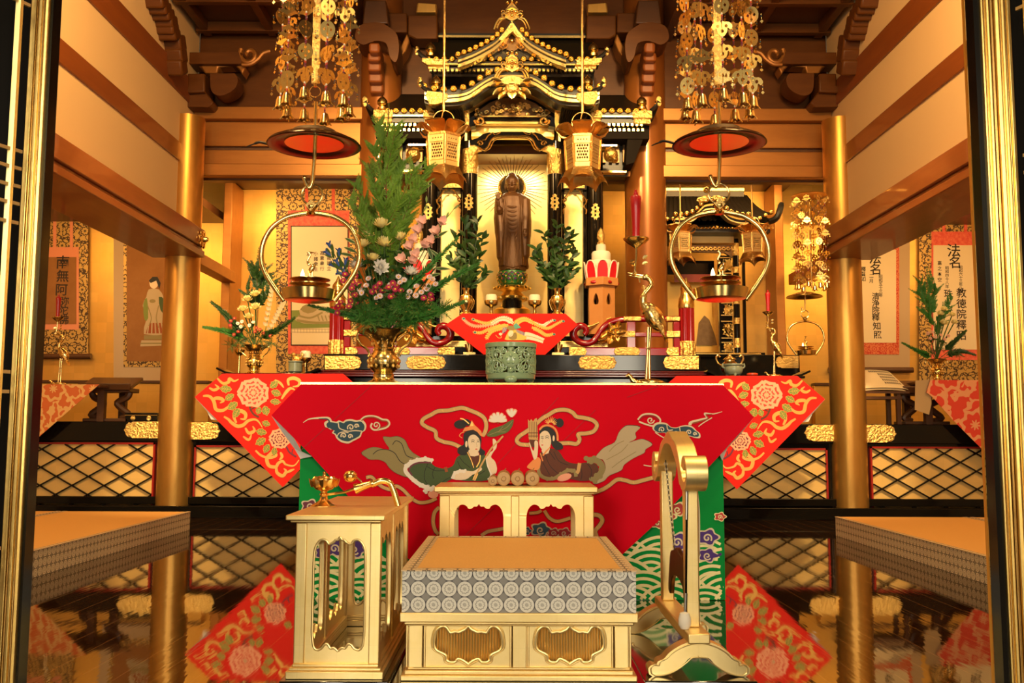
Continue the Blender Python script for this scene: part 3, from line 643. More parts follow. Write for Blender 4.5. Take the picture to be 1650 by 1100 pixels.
for s_ in (1, -1):
    g = (lambda x: x) if s_ > 0 else mirr
    q = MB(); q.plate([at(g(x), y, YU - .02) for x, y in ((926, 96), (970, 93), (970, 99), (962, 104), (926, 104), (930, 100))], (0, .04, 0), GOLDC); q.build('eave_plate', ur, bevel=.003); q = MB(); q.plate([at(g(x), y, YU + .02) for x, y in ((926, 105), (962, 105), (960, 111), (926, 111))], (0, .04, 0), GOLDC); q.build('eave_plate', ur, bevel=.003)
    q = MB(); c = at(g(956), 82, YU + .05); r = .045
    q.lathe([(r * .8, -.05), (r * .9, -.03), (r * .5, -.02), (r, 0), (r, .03), (r * .6, .055), (r * .2, .07), (0, .09)], c, GOLDB, 16); q.build('roof_jewel', ur)
    q = MB(); q.tube(cr([at(g(960), 95, YU), at(g(970), 90, YU), at(g(978), 82, YU - .02)], 4), [.02] * 8 + [.026], BLACKM, 8); q.ball(at(g(978), 82, YU - .02), (.022, .012, .045), GOLDC, 10, 6); q.build('corner_tail', ur)
half = cr([(825, 33), (838, 52), (852, 66), (870, 77), (890, 87), (912, 95)], 4); full = [(mirr(x), y) for x, y in half[::-1]] + half[1:]
YG = 7.78; q = MB(); G1 = [at(x, y - 3, YG) for x, y in full]
q.grid(len(full) - 1, 2, lambda u, v: G1[round(u * (len(full) - 1))] + V((0, v * .45, 0)), BLACKM)
q.plate([at(x, y + 4, YG + .12) for x, y in full], (0, .03, 0), BLACKM); gb = q.build('pointed_gable', sh)
q = MB(); band(q, full, -3, 3, YG, YG + .1, BLACKM); band(q, full, 5, 12, YG + .02, YG + .1, BLACKM); q.build('bargeboard', gb)
q = MB(); band(q, full, 1.5, 5, YG - .015, YG + .06, GOLDB); band(q, full, 8.5, 13.5, YG, YG + .08, GOLDB); q.build('gold_edge', gb)
q = MB(); q.plate([at(x, y, YG - .02) for x, y in ((825, 34), (838, 53), (846, 62), (842, 66), (825, 51), (808, 66), (804, 62), (812, 53))], (0, .05, 0), GOLDC); q.build('apex_plate', gb)
q = MB(); roof_beads(q, [(g_(x), y - 8) for g_ in (lambda x: x, mirr) for x, y in along(half[5:], 9)], YG - .01, .026); q.build('tile_ends', gb)
def crest(q, cx, cy, s, Y):                  # ridge-end ornament with jewels and scrolls
    for (x, y, r) in ((0, -8, 3), (-7.5, -6, 3), (7.5, -6, 3), (0, 8, 3), (-6, 9, 3), (6, 9, 3), (0, 15, 3)):
        c = at(cx + x * s, cy + y * s, Y); q.ball(c, (m_px(r * s, Y), .02, m_px(r * s, Y)), GOLDB, 12, 6)
    q.plate([at(cx + x * s, cy + y * s, Y) for x, y in ((-10, 4), (0, -2), (10, 4), (10, 7), (0, 1.5), (-10, 7))], (0, .03, 0), GOLDB)
    q.plate([at(cx + x * s, cy + y * s, Y + .02) for x, y in ((-9, 4), (0, -8), (9, 4), (12, 18), (0, 24), (-12, 18))], (0, .03, 0), GOLD)
    for sg in (1, -1):
        q.tube(cr([at(cx + sg * x * s, cy + y * s, Y) for x, y in ((8, 14), (13, 11), (17, 14), (14, 18), (20, 20), (24, 25), (27, 31), (29, 38))], 4), m_px(1.9 * s, Y), GOLDB, 7)
        q.tube(cr([at(cx + sg * x * s, cy + y * s, Y) for x, y in ((10, 20), (16, 22), (21, 28), (24, 36))], 4), m_px(1.6 * s, Y), GOLDB, 7)
        q.tube([at(cx + sg * (14 + cos(a) * 4 * (1 - a / 9)) * s, cy + (10 - sin(a) * 4 * (1 - a / 9)) * s, Y) for a in [i * .5 for i in range(14)]], m_px(1.3 * s, Y), GOLDB, 6)
q = MB(); crest(q, 825, 10, 1.0, YG - .04); q.build('ridge_crest', gb)
q = MB(); crest(q, 825, 92, 1.0, YK - .04); q.build('ridge_crest', kr)
q = MB(); q.plate([at(x, y, YG + .08) for x, y in ((825, 56), (862, 84), (845, 82), (838, 76), (832, 80), (825, 84), (818, 80), (812, 76), (805, 82), (788, 84))], (0, .04, 0), BRONZE); q.ball(at(825, 66, YG + .06), .02, GOLDB, 10, 6)
for sg in (1, -1): q.tube(cr([at(825 + sg * x, y, YG + .06) for x, y in ((34, 82), (26, 80), (20, 77), (14, 79), (8, 74), (12, 71), (15, 74))], 4), .006, GOLDB, 6)
q.build('gable_pendant', gb)
# gilt pendant under the curved gable
q = MB()
fan = [(825 + cos(a) * 22, 136 - sin(a) * 14) for a in [pi * k / 12 for k in range(13)]]
q.plate([at(x, y, YK - .05) for x, y in fan], (0, .03, 0), GOLDC)
for (x, y, a, L, W) in ((813, 143, 205, 22, 12), (837, 143, -25, 22, 12), (812, 136, 185, 24, 11), (838, 136, -5, 24, 11), (815, 148, 225, 18, 11), (835, 148, -45, 18, 11), (825, 146, 270, 14, 16), (819, 140, 240, 18, 10), (831, 140, 300, 18, 10), (808, 131, 165, 18, 9), (842, 131, 15, 18, 9)):
    dv = V((cos(rad(a)), -.25, sin(rad(a)))); q.leaf(at(x, y, YK - .06), dv, (0, -1, .4), m_px(L, YK), m_px(W, YK), GOLDB, curl=-.2, fold=.35, nseg=6)
q.ball(at(825, 142, YK - .07), (.06, .03, .045), GOLDC, 12, 8); q.build('gable_pendant', kr, recalc=False)
# --- Buddha statue ------------------------------------------------------
YBU = 8.52
sP = m_px(1, YBU) * 1.0
def BP(x, y, dy=0): p = at(x, y, YBU); return V((p.x, YBU + dy, p.z))
bs = thing('buddha_statue', V((BP(825, 500).x, YBU, FT)), 'dark wooden standing Buddha statue with raised right hand and rayed halo inside the shrine', 'statue')
ROBE = mat('carved_brown_wood', (.1, .04, .013), .42, .25, bump=(40, .15, .004), var=(12, .3, (.16, .068, .022)))
q = MB(); sm = sP
prof = [(826, 437, 22, 15), (826, 420, 22.5, 15), (826, 400, 22, 14), (826, 375, 22.5, 14), (827, 355, 23, 14), (827, 338, 24, 14), (827, 326, 24.5, 13.5), (827, 318, 23, 12.5), (826, 313, 17, 10), (825, 310, 8, 7)]
rings = []
for (x, y, rx, ry) in prof:
    c = BP(x, y); rings.append([q.bm.verts.new(c + V((cos(2 * pi * k / 40) * rx * sm * (1 + .02 * cos(16 * 2 * pi * k / 40)), sin(2 * pi * k / 40) * ry * sm, 0))) for k in range(40)])
for A, B_ in zip(rings, rings[1:]):
    for k in range(40): q.face([A[k], A[(k + 1) % 40], B_[(k + 1) % 40], B_[k]], ROBE)
q.face(rings[0][::-1], ROBE); q.face(rings[-1], ROBE)
q.lathe([(6.5 * sm, 0), (6 * sm, 8 * sm), (6 * sm, 12 * sm)], BP(825, 314), ROBE, 16)
# sleeves
q.tube(cr([BP(805, 322, -.01), BP(804, 345, -.02), BP(806, 375, -.03), BP(808, 415, -.02), BP(808, 432)], 4), [8 * sm] * 5 + [9 * sm] * 4 + [8 * sm] * 4 + [5 * sm] * 3 + [3.5 * sm], ROBE, 12)
q.tube(cr([BP(847, 322, -.01), BP(848, 350, -.02), BP(847, 380, -.03), BP(846, 412, -.02), BP(848, 434)], 4), [8 * sm] * 5 + [9 * sm] * 4 + [8 * sm] * 4 + [5 * sm] * 3 + [3.5 * sm], ROBE, 12)
# drapery folds: hanging U curves, then long vertical folds
for k in range(9):
    y0 = 330 + k * 4.6; dp = 7 + k * 2.4; hw = 13 - k * .25
    q.tube([BP(826 + hw * t, y0 + dp * (1 - t * t) ** .8 if abs(t) < 1 else y0, -(13.6 - 5 * t * t) * sm) for t in [i / 8 - 1 for i in range(17)]], 1.5 * sm, ROBE, 6)
for k in range(13):
    t = (k - 6) / 6; q.tube([BP(826 + 3 * t, 383 - abs(t) * 6, -(13.8 - 1 * t * t) * sm), BP(826 + 9 * t, 405, -(14 - 3 * t * t) * sm), BP(826 + 15.5 * t, 434 - abs(t) * 5, -(15 - 5 * t * t) * sm)], 1.35 * sm, ROBE, 6)
for s_ in (-1, 1):
    for k in range(4): q.tube(cr([BP(826 + s_ * (9 + k * 3), 318 + k, -(11 - k * 1.3) * sm), BP(826 + s_ * (12 + k * 3), 345, -(12.5 - k * 1.8) * sm), BP(826 + s_ * (12.5 + k * 2.6), 380, -(13.5 - k * 2) * sm), BP(826 + s_ * (14 + k * 2.2), 430, -(14.5 - k * 2.3) * sm)], 3), 1.5 * sm, ROBE, 6)
# head: skull, jaw, hair cap, topknot, ears, nose, lids, lips
hc = BP(825, 297); q.ball(hc, (10.5 * sm, 11 * sm, 14 * sm), ROBE, 24, 16); q.ball(hc + V((0, -2.5 * sm, -6 * sm)), (8.5 * sm, 8.5 * sm, 9 * sm), ROBE, 20, 12)
q.ball(hc + V((0, 0, 5 * sm)), (11.6 * sm, 11.6 * sm, 10.5 * sm), ROBE, 24, 14); q.ball(hc + V((0, 1 * sm, 14.5 * sm)), (6.8 * sm, 7 * sm, 5.5 * sm), ROBE, 18, 10)
for s_ in (-1, 1):
    q.ball(hc + V((s_ * 10.8 * sm, .5 * sm, -3 * sm)), (1.7 * sm, 3 * sm, 7 * sm), ROBE, 10, 8)
    q.tube([hc + V((s_ * (2 + 5.5 * t) * sm, -(10.8 - 2.2 * t) * sm, (.5 + 1.5 * sin(pi * t)) * sm)) for t in (0, .25, .5, .75, 1)], .8 * sm, ROBE, 6)
    q.ball(hc + V((s_ * 4.6 * sm, -9.6 * sm, -1.6 * sm)), (2.7 * sm, 1.6 * sm, 1.3 * sm), ROBE, 10, 6)
q.tube([hc + V((0, -10.8 * sm, 1 * sm)), hc + V((0, -12.6 * sm, -4.5 * sm))], [.9 * sm, 1.7 * sm], ROBE, 8); q.tube([hc + V((-3 * sm, -10.2 * sm, -8.2 * sm)), hc + V((0, -11.2 * sm, -8.4 * sm)), hc + V((3 * sm, -10.2 * sm, -8.2 * sm))], .9 * sm, ROBE, 6)
q.ball(hc + V((0, -10.9 * sm, 3.6 * sm)), 1 * sm, ROBE, 8, 6)
# raised right forearm and hand, lowered left hand
q.tube(cr([BP(806, 345, -.05), BP(803, 336, -.09), BP(802.5, 328, -.105)], 3), [6 * sm] * 3 + [3.6 * sm] * 4, ROBE, 10)
q.ball(BP(802.5, 323, -.108), (3.4 * sm, 1.7 * sm, 4.4 * sm), ROBE, 10, 8)
for (dx_, L, tx) in ((-3, 6.5, -1.0), (-1, 8, -.3), (1, 7.6, .2), (2.6, 6, .7)): q.tube([BP(802.5 + dx_, 321, -.108), BP(802.5 + dx_ + tx, 321 - L * .6, -.109), BP(802.5 + dx_ + tx * 1.6, 321 - L, -.115)], [.95 * sm, .9 * sm, .65 * sm], ROBE, 7)
q.tube([BP(805, 325, -.11), BP(808.2, 322, -.118), BP(807.6, 318.5, -.122)], [1.1 * sm, 1 * sm, .75 * sm], ROBE, 7)
q.ball(BP(846, 376, -.085), (3 * sm, 2 * sm, 4.6 * sm), ROBE, 10, 8)
for (dx_, L) in ((-2.2, 6), (-.7, 7.4), (.9, 7), (2.3, 5.6)): q.tube([BP(846 + dx_, 378, -.087), BP(846 + dx_ * 1.1, 378 + L * .6, -.095), BP(846 + dx_, 378 + L, -.105)], [.95 * sm, .9 * sm, .65 * sm], ROBE, 7)
q.tube([BP(843.6, 374, -.09), BP(841.4, 378, -.1), BP(842.4, 381.5, -.106)], [1.1 * sm, 1 * sm, .75 * sm], ROBE, 7)
for s_ in (-1, 1): q.ball(BP(826 + s_ * 8, 436, -.09), (4.2 * sm, 7 * sm, 2.4 * sm), ROBE, 10, 6)
q.build('body', bs, remesh=.0034)
# halo
hcx = BP(825, 297, .1)
q = MB(); q.tube([hcx + V((cos(2 * pi * k / 64), 0, sin(2 * pi * k / 64))) * (21 * sm) for k in range(64)], 2.6 * sm, GOLDC, 10, True)
for k in range(36): a = 2 * pi * k / 36; q.ball(hcx + V((cos(a) * 21 * sm, -.014, sin(a) * 21 * sm)), 2.0 * sm, GOLDC, 8, 5)
h = q.build('halo', bs)
q = MB()
for k in range(48):
    a = 2 * pi * k / 48 + .06
    if -2.2 < a - 2 * pi * (a > pi) < -.95: continue
    L = 50 + (5 if k % 2 else 0) + 6 * abs(cos(a)); dv = V((cos(a), 0, sin(a))); q.tube([hcx + dv * 24 * sm + V((0, .02, 0)), hcx + dv * L * sm + V((0, .02, 0))], [.85 * sm, .45 * sm], BRONZE, 6)
q.build('rays', h)
q = MB(); q.lathe([(18 * sm, .012), (19 * sm, 0), (0, -.01)], hcx, mat('halo_disc_dark', (.07, .045, .018), .7), 40, Matrix.Rotation(pi / 2, 3, 'X')); q.build('halo_disc', h)
# lotus throne and gilt pedestal
PGR = mat('painted_green_petal', (.03, .2, .05), .35); PPU = mat('petal_violet_tip', (.16, .05, .3), .4)
lc = BP(825, 460); lc.y = YBU
lt = MB(); lt.lathe([(15 * sm, 0), (21 * sm, 6 * sm), (24 * sm, 14 * sm), (22.5 * sm, 22 * sm), (0, 23 * sm)], lc, PGR, 40); lo = lt.build('lotus_seat', bs)
q = MB()
for row, (zz, rr, n, L) in enumerate(((3, 20.0, 14, 15), (9, 23.4, 16, 14), (14.5, 24.2, 16, 10))):
    for k in range(n):
        a = 2 * pi * (k + .5 * (row % 2)) / n; o = V((cos(a), sin(a), 0)); p = lc + o * rr * .93 * sm + V((0, 0, (zz - 2) * sm)); dv = V((o.x * (.5 if row == 0 else .12), o.y * (.5 if row == 0 else .12), 1))
        q.leaf(p + o * .006, dv, o, L * sm * .7, 9.5 * sm, PGR, curl=-.1, fold=-.3, nseg=5); q.leaf(p + o * .011 + dv.normalized() * L * sm * .42, dv, o, L * sm * .3, 5 * sm, PPU, curl=-.1, fold=-.3, nseg=3)
        q.tube([p + o * .012 + V((-o.y, o.x, 0)) * w * 4.6 * sm * sin(pi * min(t * .92 + .08, 1)) ** .8 + dv.normalized() * L * sm * .7 * t for w, t in ((-1, .1), (-1, .35), (-1, .6), (-1, .85), (0, 1), (1, .85), (1, .6), (1, .35), (1, .1))], .35 * sm, GOLDB, 4)
q.build('petal', lo, recalc=False)
q = MB(); c = BP(825, 500); c.y = YBU
q.lathe([(30 * sm, -.25), (30 * sm, 0), (26 * sm, 3 * sm), (19 * sm, 6 * sm), (16 * sm, 12 * sm), (22 * sm, 16 * sm), (24 * sm, 22 * sm), (18 * sm, 26 * sm), (14 * sm, 30 * sm), (26 * sm, 34 * sm), (29 * sm, 37 * sm), (20 * sm, 40 * sm), (15 * sm, 41 * sm)], c, GOLD, 40)
for k in range(10):
    a = 2 * pi * k / 10; o = V((cos(a), sin(a), 0)); q.ball(c + o * 27 * sm + V((0, 0, 36 * sm)), (4.5 * sm, 4.5 * sm, 2.5 * sm), GOLDB, 10, 6); q.ball(c + o * 23 * sm + V((0, 0, 19 * sm)), 4 * sm, GOLDC, 8, 6)
q.build('gilt_pedestal', bs)
q = MB(); q.lathe([(16 * sm, 0), (16 * sm, 13 * sm), (13 * sm, 16 * sm)], c + V((0, -.10, 0)), BLACK, 24); q.box(c.x - .25, c.x + .25, YBU - .22, YBU + .25, FT, c.z - .25 + .01, BLACK); q.build('black_plinth', bs)
# ================================================================ embroidery helpers
E = {}
def ec(name, col, rough=.65, metal=0.):
    E[name] = mat('thread_' + name, col, rough, metal, bump=(350, .35, .002), sheen=.1)
for nm, c_, r_, k_ in (('gold', (.85, .5, .13), .4, .7), ('cream', (.78, .66, .46), .7, 0), ('blue', (.02, .07, .11), .7, 0), ('black', (.008, .007, .008), .6, 0), ('skin', (.84, .68, .48), .7, 0), ('green', (.06, .1, .035), .75, 0),
                     ('olive', (.3, .24, .1), .75, 0), ('tan', (.52, .41, .26), .75, 0), ('brown', (.12, .035, .02), .75, 0), ('orange', (.85, .3, .08), .6, 0), ('pink', (.88, .4, .27), .65, 0), ('rose', (.62, .05, .04), .6, 0), ('plum', (.16, .02, .05), .6, 0), ('leaf', (.2, .26, .05), .6, 0),
                     ('violet', (.07, .02, .22), .6, 0), ('white', (.85, .78, .68), .7, 0), ('scarf', (.62, .37, .13), .55, .2), ('lip', (.7, .08, .05), .6, 0), ('teal', (.1, .4, .38), .6, 0), ('wave', (.72, .6, .28), .38, .75), ('rust', (.33, .08, .02), .7, 0), ('darkred', (.32, .01, .015), .7, 0), ('yellow', (.95, .55, .12), .6, 0), ('darkleaf', (.1, .14, .03), .6, 0)):
    ec(nm, c_, r_, k_)
class Emb:
    """embroidery laid on a flat cloth; coordinates go through f to photo pixels, then on to the cloth plane"""
    def __init__(s, q, Y, f=None, dl=.0007): s.q, s.Y, s.f, s.dl = q, Y, f or (lambda x, y: (x, y)), dl; s.h = 1; s.clip = None
    n = 0
    def p(s, x, y, l): a = s.f(x, y); return at(a[0], a[1], s.Y) - V((0, s.dl * (l + Emb.n * .0006), 0))
    def poly(s, pts, c, l=1, sm=0, close=True):
        if sm: pts = cr(pts, sm, True)
        Emb.n = (Emb.n + 1) % 500
        s.q.plate([s.p(x, y, l) for x, y in pts], (0, 0, 0), E[c])
    def rib(s, pts, w, c, l=1, k=5, closed=False):
        P = cr(pts, k, closed) if k else pts; n = len(P); Lp, Rp = [], []; Emb.n = (Emb.n + 1) % 500
        for i in range(n):
            a, b_ = (P[i - 1], P[(i + 1) % n]) if closed else (P[max(i - 1, 0)], P[min(i + 1, n - 1)])
            dx, dy = b_[0] - a[0], b_[1] - a[1]; d = math.hypot(dx, dy) or 1
            ww = (w(i / (n - 1)) if callable(w) else w) / 2
            Lp.append((P[i][0] - dy / d * ww, P[i][1] + dx / d * ww)); Rp.append((P[i][0] + dy / d * ww, P[i][1] - dx / d * ww))
        A = [s.q.bm.verts.new(s.p(x, y, l + .12 * i / n)) for i, (x, y) in enumerate(Lp)]; B_ = [s.q.bm.verts.new(s.p(x, y, l + .12 * i / n)) for i, (x, y) in enumerate(Rp)]
        for i in range(n if closed else n - 1): s.q.face([A[i], A[(i + 1) % n], B_[(i + 1) % n], B_[i]], E[c])
    def ell(s, x, y, rx, ry, c, l=1, n=18, a0=0): s.poly([(x + cos(2 * pi * k / n) * rx * cos(a0) - sin(2 * pi * k / n) * ry * sin(a0), y + cos(2 * pi * k / n) * rx * sin(a0) + sin(2 * pi * k / n) * ry * cos(a0)) for k in range(n)], c, l)
    def spiral(s, x, y, r, turns, w, c, l, a0=0, sg=1): s.rib([(x + cos(a0 + sg * t * turns * 2 * pi) * r * (1 - t * .85), y + sin(a0 + sg * t * turns * 2 * pi) * r * (1 - t * .85)) for t in [i / 22 for i in range(23)]], w, c, l, 0)
    def petal(s, x, y, a, L, W, c, l, edge=None, notch=0):
        pts = []
        for t in (0, .15, .35, .6, .82, .95): pts.append((t, sin(pi * min(.12 + t * .62, 1)) ** 1.0 * W / 2))
        out = [(t * L, w) for t, w in pts] + [(L * (1.0 - notch), 0)] + [(t * L, -w) for t, w in pts[::-1]]
        ca, sa = cos(a), sin(a); s.poly([(x + u * ca - v * sa, y + u * sa + v * ca) for u, v in out], c, l)
    def lf(s, x, y, a, L, W, c='leaf', l=2, vein='gold'):
        ca, sa = cos(a), sin(a); o = [(0, 0), (.2, .32), (.3, .28), (.45, .5), (.55, .38), (.75, .36), (.78, .24), (1, 0)]
        pts = [(t * L, w * W) for t, w in o] + [(t * L, -w * W) for t, w in o[::-1][1:-1]]
        s.poly([(x + u * ca - v * sa, y + u * sa + v * ca) for u, v in pts], c, l)
        s.rib([(x + u * ca - v * sa, y + u * sa + v * ca) for u, v in pts + pts[:1]], L * .035, vein, l + .3, 0)
        s.rib([(x, y), (x + ca * L * .85, y + sa * L * .85)], L * .03, vein, l + .5, 0)
        for t in (.3, .5, .68):
            for sg in (1, -1): s.rib([(x + ca * L * t, y + sa * L * t), (x + ca * L * (t + .15) - sg * sa * W * .26, y + sa * L * (t + .15) + sg * ca * W * .26)], L * .02, vein, l + .5, 0)
    def vine(s, pts, w, l=1, c='gold'):
        s.rib(pts, lambda t: w * (.35 + 1.1 * sin(pi * min(1, t * .9 + .1))), c, l, 6)
# ---------------------------------------------------------------- the front altar table
YT = 4.16; TZ = at(825, 616, YT).z
X0, X1 = X_(485, YT, 618), X_(1165, YT, 618)
ft = thing('front_altar_table', ((X0 + X1) / 2, 4.5, 0), 'long gold-edged front altar table bearing the brass vase, celadon burner and crane', 'table')
q = MB(); q.box(X0, X1, YT, 4.85, TZ - .014, TZ, BLACK); q.build('table_top', ft, bevel=.003)
q = MB(); q.box(X0 - .004, X1 + .004, YT - .006, YT + .012, TZ - .015, TZ, GOLDB); q.build('gold_edge', ft, bevel=.002)
q = MB(); q.box(X0 + .03, X1 - .03, YT + .06, 4.8, TZ - .12, TZ - .014, BLACK); q.build('apron', ft)
for xx in (X0 + .06, X1 - .06):
    for yy in (YT + .1, 4.76):
        q = MB(); q.box(xx - .03, xx + .03, yy - .03, yy + .03, 0, TZ - .1, BLACK); q.build('leg', ft, bevel=.006)
# green under-cloth with waves and clouds
q = MB(); YGc = YT + .04; xa, xb = X_(482, YGc, 800), X_(1166, YGc, 800); zt, zb_ = TZ - .016, .002
q.box(xa, xb, YGc, YGc + .004, zb_, zt, GREEN); q.box(xa, xa + .004, YGc, 4.8, zb_, zt, GREEN); q.box(xb - .004, xb, YGc, 4.8, zb_, zt, GREEN)
e = Emb(q, YGc - .0005)
for row in range(7):
    cy = 985 - row * 19
    for col in range(-1, 12):
        cx = 480 + col * 66 + (33 if row % 2 else 0) + 8 * sin(row * 2 + col)
        R = 42 + 5 * sin(col * 3.1 + row)
        if 640 < cx < 980: continue
        if (cx < 640 and cy - R < 850 + (cx - 480) * .2) or (cx > 980 and cy - R < 846 + abs(1110 - cx) * .1): continue
        n = 20; l = 1 + (7 - row) * .5
        arc = lambda r: [(min(max(cx + cos(pi * k / n) * r * 1.15, 483), 1165), min(cy - sin(pi * k / n) * r, 966)) for k in range(n + 1)]
        q.plate([e.p(x, y, l) for x, y in arc(R)], (0, 0, 0), GREEN)
        for rr in (1.0, .76, .52, .28):
            a = [p for p in arc(R * rr) if 484 < p[0] < 1164 and p[1] < 966]; len(a) > 2 and e.rib(a, R * .11, 'wave', l + .25, 0)
def cloud(e, pts_c, c1='violet', c2='cream', l=5, s=1.):
    for (x, y, r) in pts_c:
        lob = [(x + cos(a) * r * (1 + .16 * cos(5 * a)), y + sin(a) * r * .72 * (1 + .16 * cos(5 * a))) for a in [2 * pi * k / 40 for k in range(40)]]
        e.poly([(x + (px - x) * 1.2, y + (py - y) * 1.25) for px, py in lob], c2, l); e.poly(lob, c1, l + .6)
    for i, (x, y, r) in enumerate(pts_c): e.spiral(x - r * .05, y + r * .1, r * .5, 1.3, r * .17, c2, l + 1.3, a0=pi * .2, sg=1 if i % 2 else -1)
cloud(e, [(1092, 872, 16), (1112, 868, 13), (1140, 865, 15), (1087, 890, 13), (1110, 893, 12), (1140, 894, 13)])
e.rib([(1150, 896), (1158, 894), (1162, 891)], 4, 'violet', 6); cloud(e, [(540, 882, 15), (572, 884, 16), (522, 890, 12), (590, 878, 12)])
cloud(e, [(1072, 832, 14), (1092, 820, 12), (1060, 842, 10), (1108, 812, 8)], 'rose', 'wave'); cloud(e, [(500, 815, 12), (515, 822, 10)], 'plum', 'cream'); cloud(e, [(1160, 832, 8)], 'rose', 'wave')
o = q.build('green_cloth', smooth=False, recalc=False); tag(o, 'green silk cloth with gold waves hanging under the crimson cloth of the front table', 'cloth')
# crimson cloth with the two embroidered heavenly maidens
q = MB(); out = [(485, 619), (1165, 620), (1190, 645), (1215, 672), (1160, 733), (1060, 840), (1003, 893), (950, 950), (705, 950), (640, 880), (561, 799), (503, 735), (437, 669), (462, 642)]
q.plate([at(x, y, YT - .008) for x, y in out], (0, .004, 0), RED)
e = Emb(q, YT - .009)
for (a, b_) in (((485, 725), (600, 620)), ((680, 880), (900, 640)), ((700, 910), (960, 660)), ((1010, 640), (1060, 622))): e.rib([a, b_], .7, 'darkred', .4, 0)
# -- left maiden
L1 = lambda x, y: (470 + x / 4.583, 640 + y / 4.583)
e.f = L1
def mcloud(parts, tail, main, l=1):
    e.rib(tail, lambda t: 4 + 26 * t, 'cream', l, 5); e.rib(tail[1:], lambda t: 2 + 14 * t, main, l + .5, 5)
mc_out = [(240, 190), (262, 172), (300, 175), (330, 180), (350, 170), (380, 180), (400, 165), (440, 160), (480, 170), (520, 165), (550, 200), (545, 240), (520, 260), (510, 290), (480, 310), (450, 325), (420, 340), (380, 335), (350, 320), (330, 300), (318, 275), (298, 262), (310, 240), (280, 225), (250, 220)]
e.rib([(85, 187), (130, 160), (210, 152), (270, 155), (285, 180), (270, 205), (300, 225)], lambda t: 3 + 34 * t, 'cream', 1, 5)
e.rib([(200, 158), (262, 160), (278, 182), (265, 203), (300, 225), (340, 240)], lambda t: 3 + 24 * t, 'blue', 1.6, 5)
e.poly(mc_out, 'cream', 1.2, 3)
cx_, cy_ = 420, 245
e.poly([(cx_ + (x - cx_) * .9, cy_ + (y - cy_) * .84) for x, y in mc_out], 'blue', 1.8, 3)
for (x, y, r, sg, a0) in ((437, 222, 26, 1, 2.6), (478, 212, 18, -1, .4), (385, 282, 22, 1, 2.6), (432, 288, 18, -1, .4)): e.spiral(x, y, r, 1.25, 9, 'cream', 2.4, a0, sg)
e.rib([(345, 190), (352, 225), (380, 240), (420, 250), (470, 245), (520, 250)], 8, 'cream', 2.4); e.rib([(330, 300), (350, 265), (390, 255), (420, 262)], 7, 'cream', 2.4)
e.rib([(512, 165), (545, 142), (600, 138), (640, 148), (670, 163), (708, 168), (722, 195), (700, 222), (650, 236), (605, 238), (585, 215), (595, 190)], 13, 'cream', 1.4); e.rib([(516, 172), (548, 150), (600, 146), (637, 157), (668, 172), (702, 177), (712, 195), (695, 213), (650, 226)], 8, 'rust', 2)
e.spiral(625, 205, 28, 1.3, 9, 'cream', 2.2, 1.2, -1); e.spiral(625, 205, 34, 1.0, 6, 'rust', 2.0, 1.2, -1)
def scarf(pts, w=28, l=1.5, k=6):
    e.rib(pts, w + 5, 'black', l, k); e.rib(pts, w, 'scarf', l + .5, k)
    P = cr(pts, 2)
    for i in range(1, len(P) - 1, 3): e.rib([(P[i][0] - 5, P[i][1] - w * .35), (P[i][0] + 5, P[i][1] + w * .35)], 3, 'gold', l + .9, 0)
scarf([(1250, 370), (1190, 342), (1120, 327), (1070, 300), (1060, 250), (1000, 220), (962, 190), (975, 158), (1030, 128), (1080, 102), (1150, 97), (1200, 87), (1260, 77), (1320, 97), (1380, 122), (1420, 152), (1437, 200), (1430, 250), (1410, 285)])
scarf([(550, 592), (590, 588), (630, 630), (680, 665), (740, 680), (770, 655), (820, 680), (880, 740), (940, 775), (1010, 770), (1070, 745)], 24); scarf([(1090, 810), (1055, 850), (1045, 920), (1060, 980), (1085, 1010)], 26); scarf([(1400, 1020), (1450, 990), (1530, 975), (1600, 960)], 24)
def furr(pts, w, c, l):
    P = cr(pts, 4); e.rib(P, w, c, l, 0)
    for i, (x, y) in enumerate(P[::2]): e.ell(x + (w * .4 if i % 2 else -w * .4) * .3, y + (w * .35 if i % 2 else -w * .35), w * .42, w * .4, c, l + .02, 10)
sk1 = [(960, 455), (900, 410), (865, 370), (835, 310), (780, 285), (730, 292), (675, 288), (690, 330), (722, 380), (690, 385), (640, 370), (580, 370), (513, 407), (545, 440), (580, 460), (640, 460), (690, 480), (720, 520), (770, 560), (860, 592), (840, 540), (860, 500)]
e.poly(sk1, 'black', 1.2, 3); e.poly([(740 + (x - 740) * .985, 430 + (y - 430) * .98) for x, y in sk1], 'olive', 1.8, 3)
e.rib([(600, 420), (640, 390), (700, 385), (760, 410), (800, 470), (850, 500)], 5, 'black', 2.3); e.rib([(745, 350), (770, 320), (810, 340), (830, 390), (850, 430), (900, 450)], 5, 'black', 2.3)
gr1 = [(1215, 450), (1240, 428), (1300, 400), (1340, 440), (1420, 420), (1440, 470), (1465, 560), (1450, 612), (1280, 617), (1190, 602), (1120, 640), (1050, 690), (1000, 668), (940, 630), (890, 580), (862, 530), (880, 490), (940, 480), (1010, 470), (1060, 510), (1130, 525), (1190, 505)]
e.poly(gr1, 'green', 2.0, 3)
for pts in ([(1010, 480), (985, 540), (980, 600), (1010, 650)], [(1060, 515), (1040, 560), (1050, 600)], [(1240, 440), (1270, 480), (1320, 520)], [(1225, 470), (1250, 520), (1300, 545)], [(1330, 575), (1380, 570), (1430, 540)], [(1090, 640), (1150, 600), (1200, 580)], [(1000, 510), (1060, 540), (1130, 540)]): e.rib(pts, 4, 'black', 2.6)
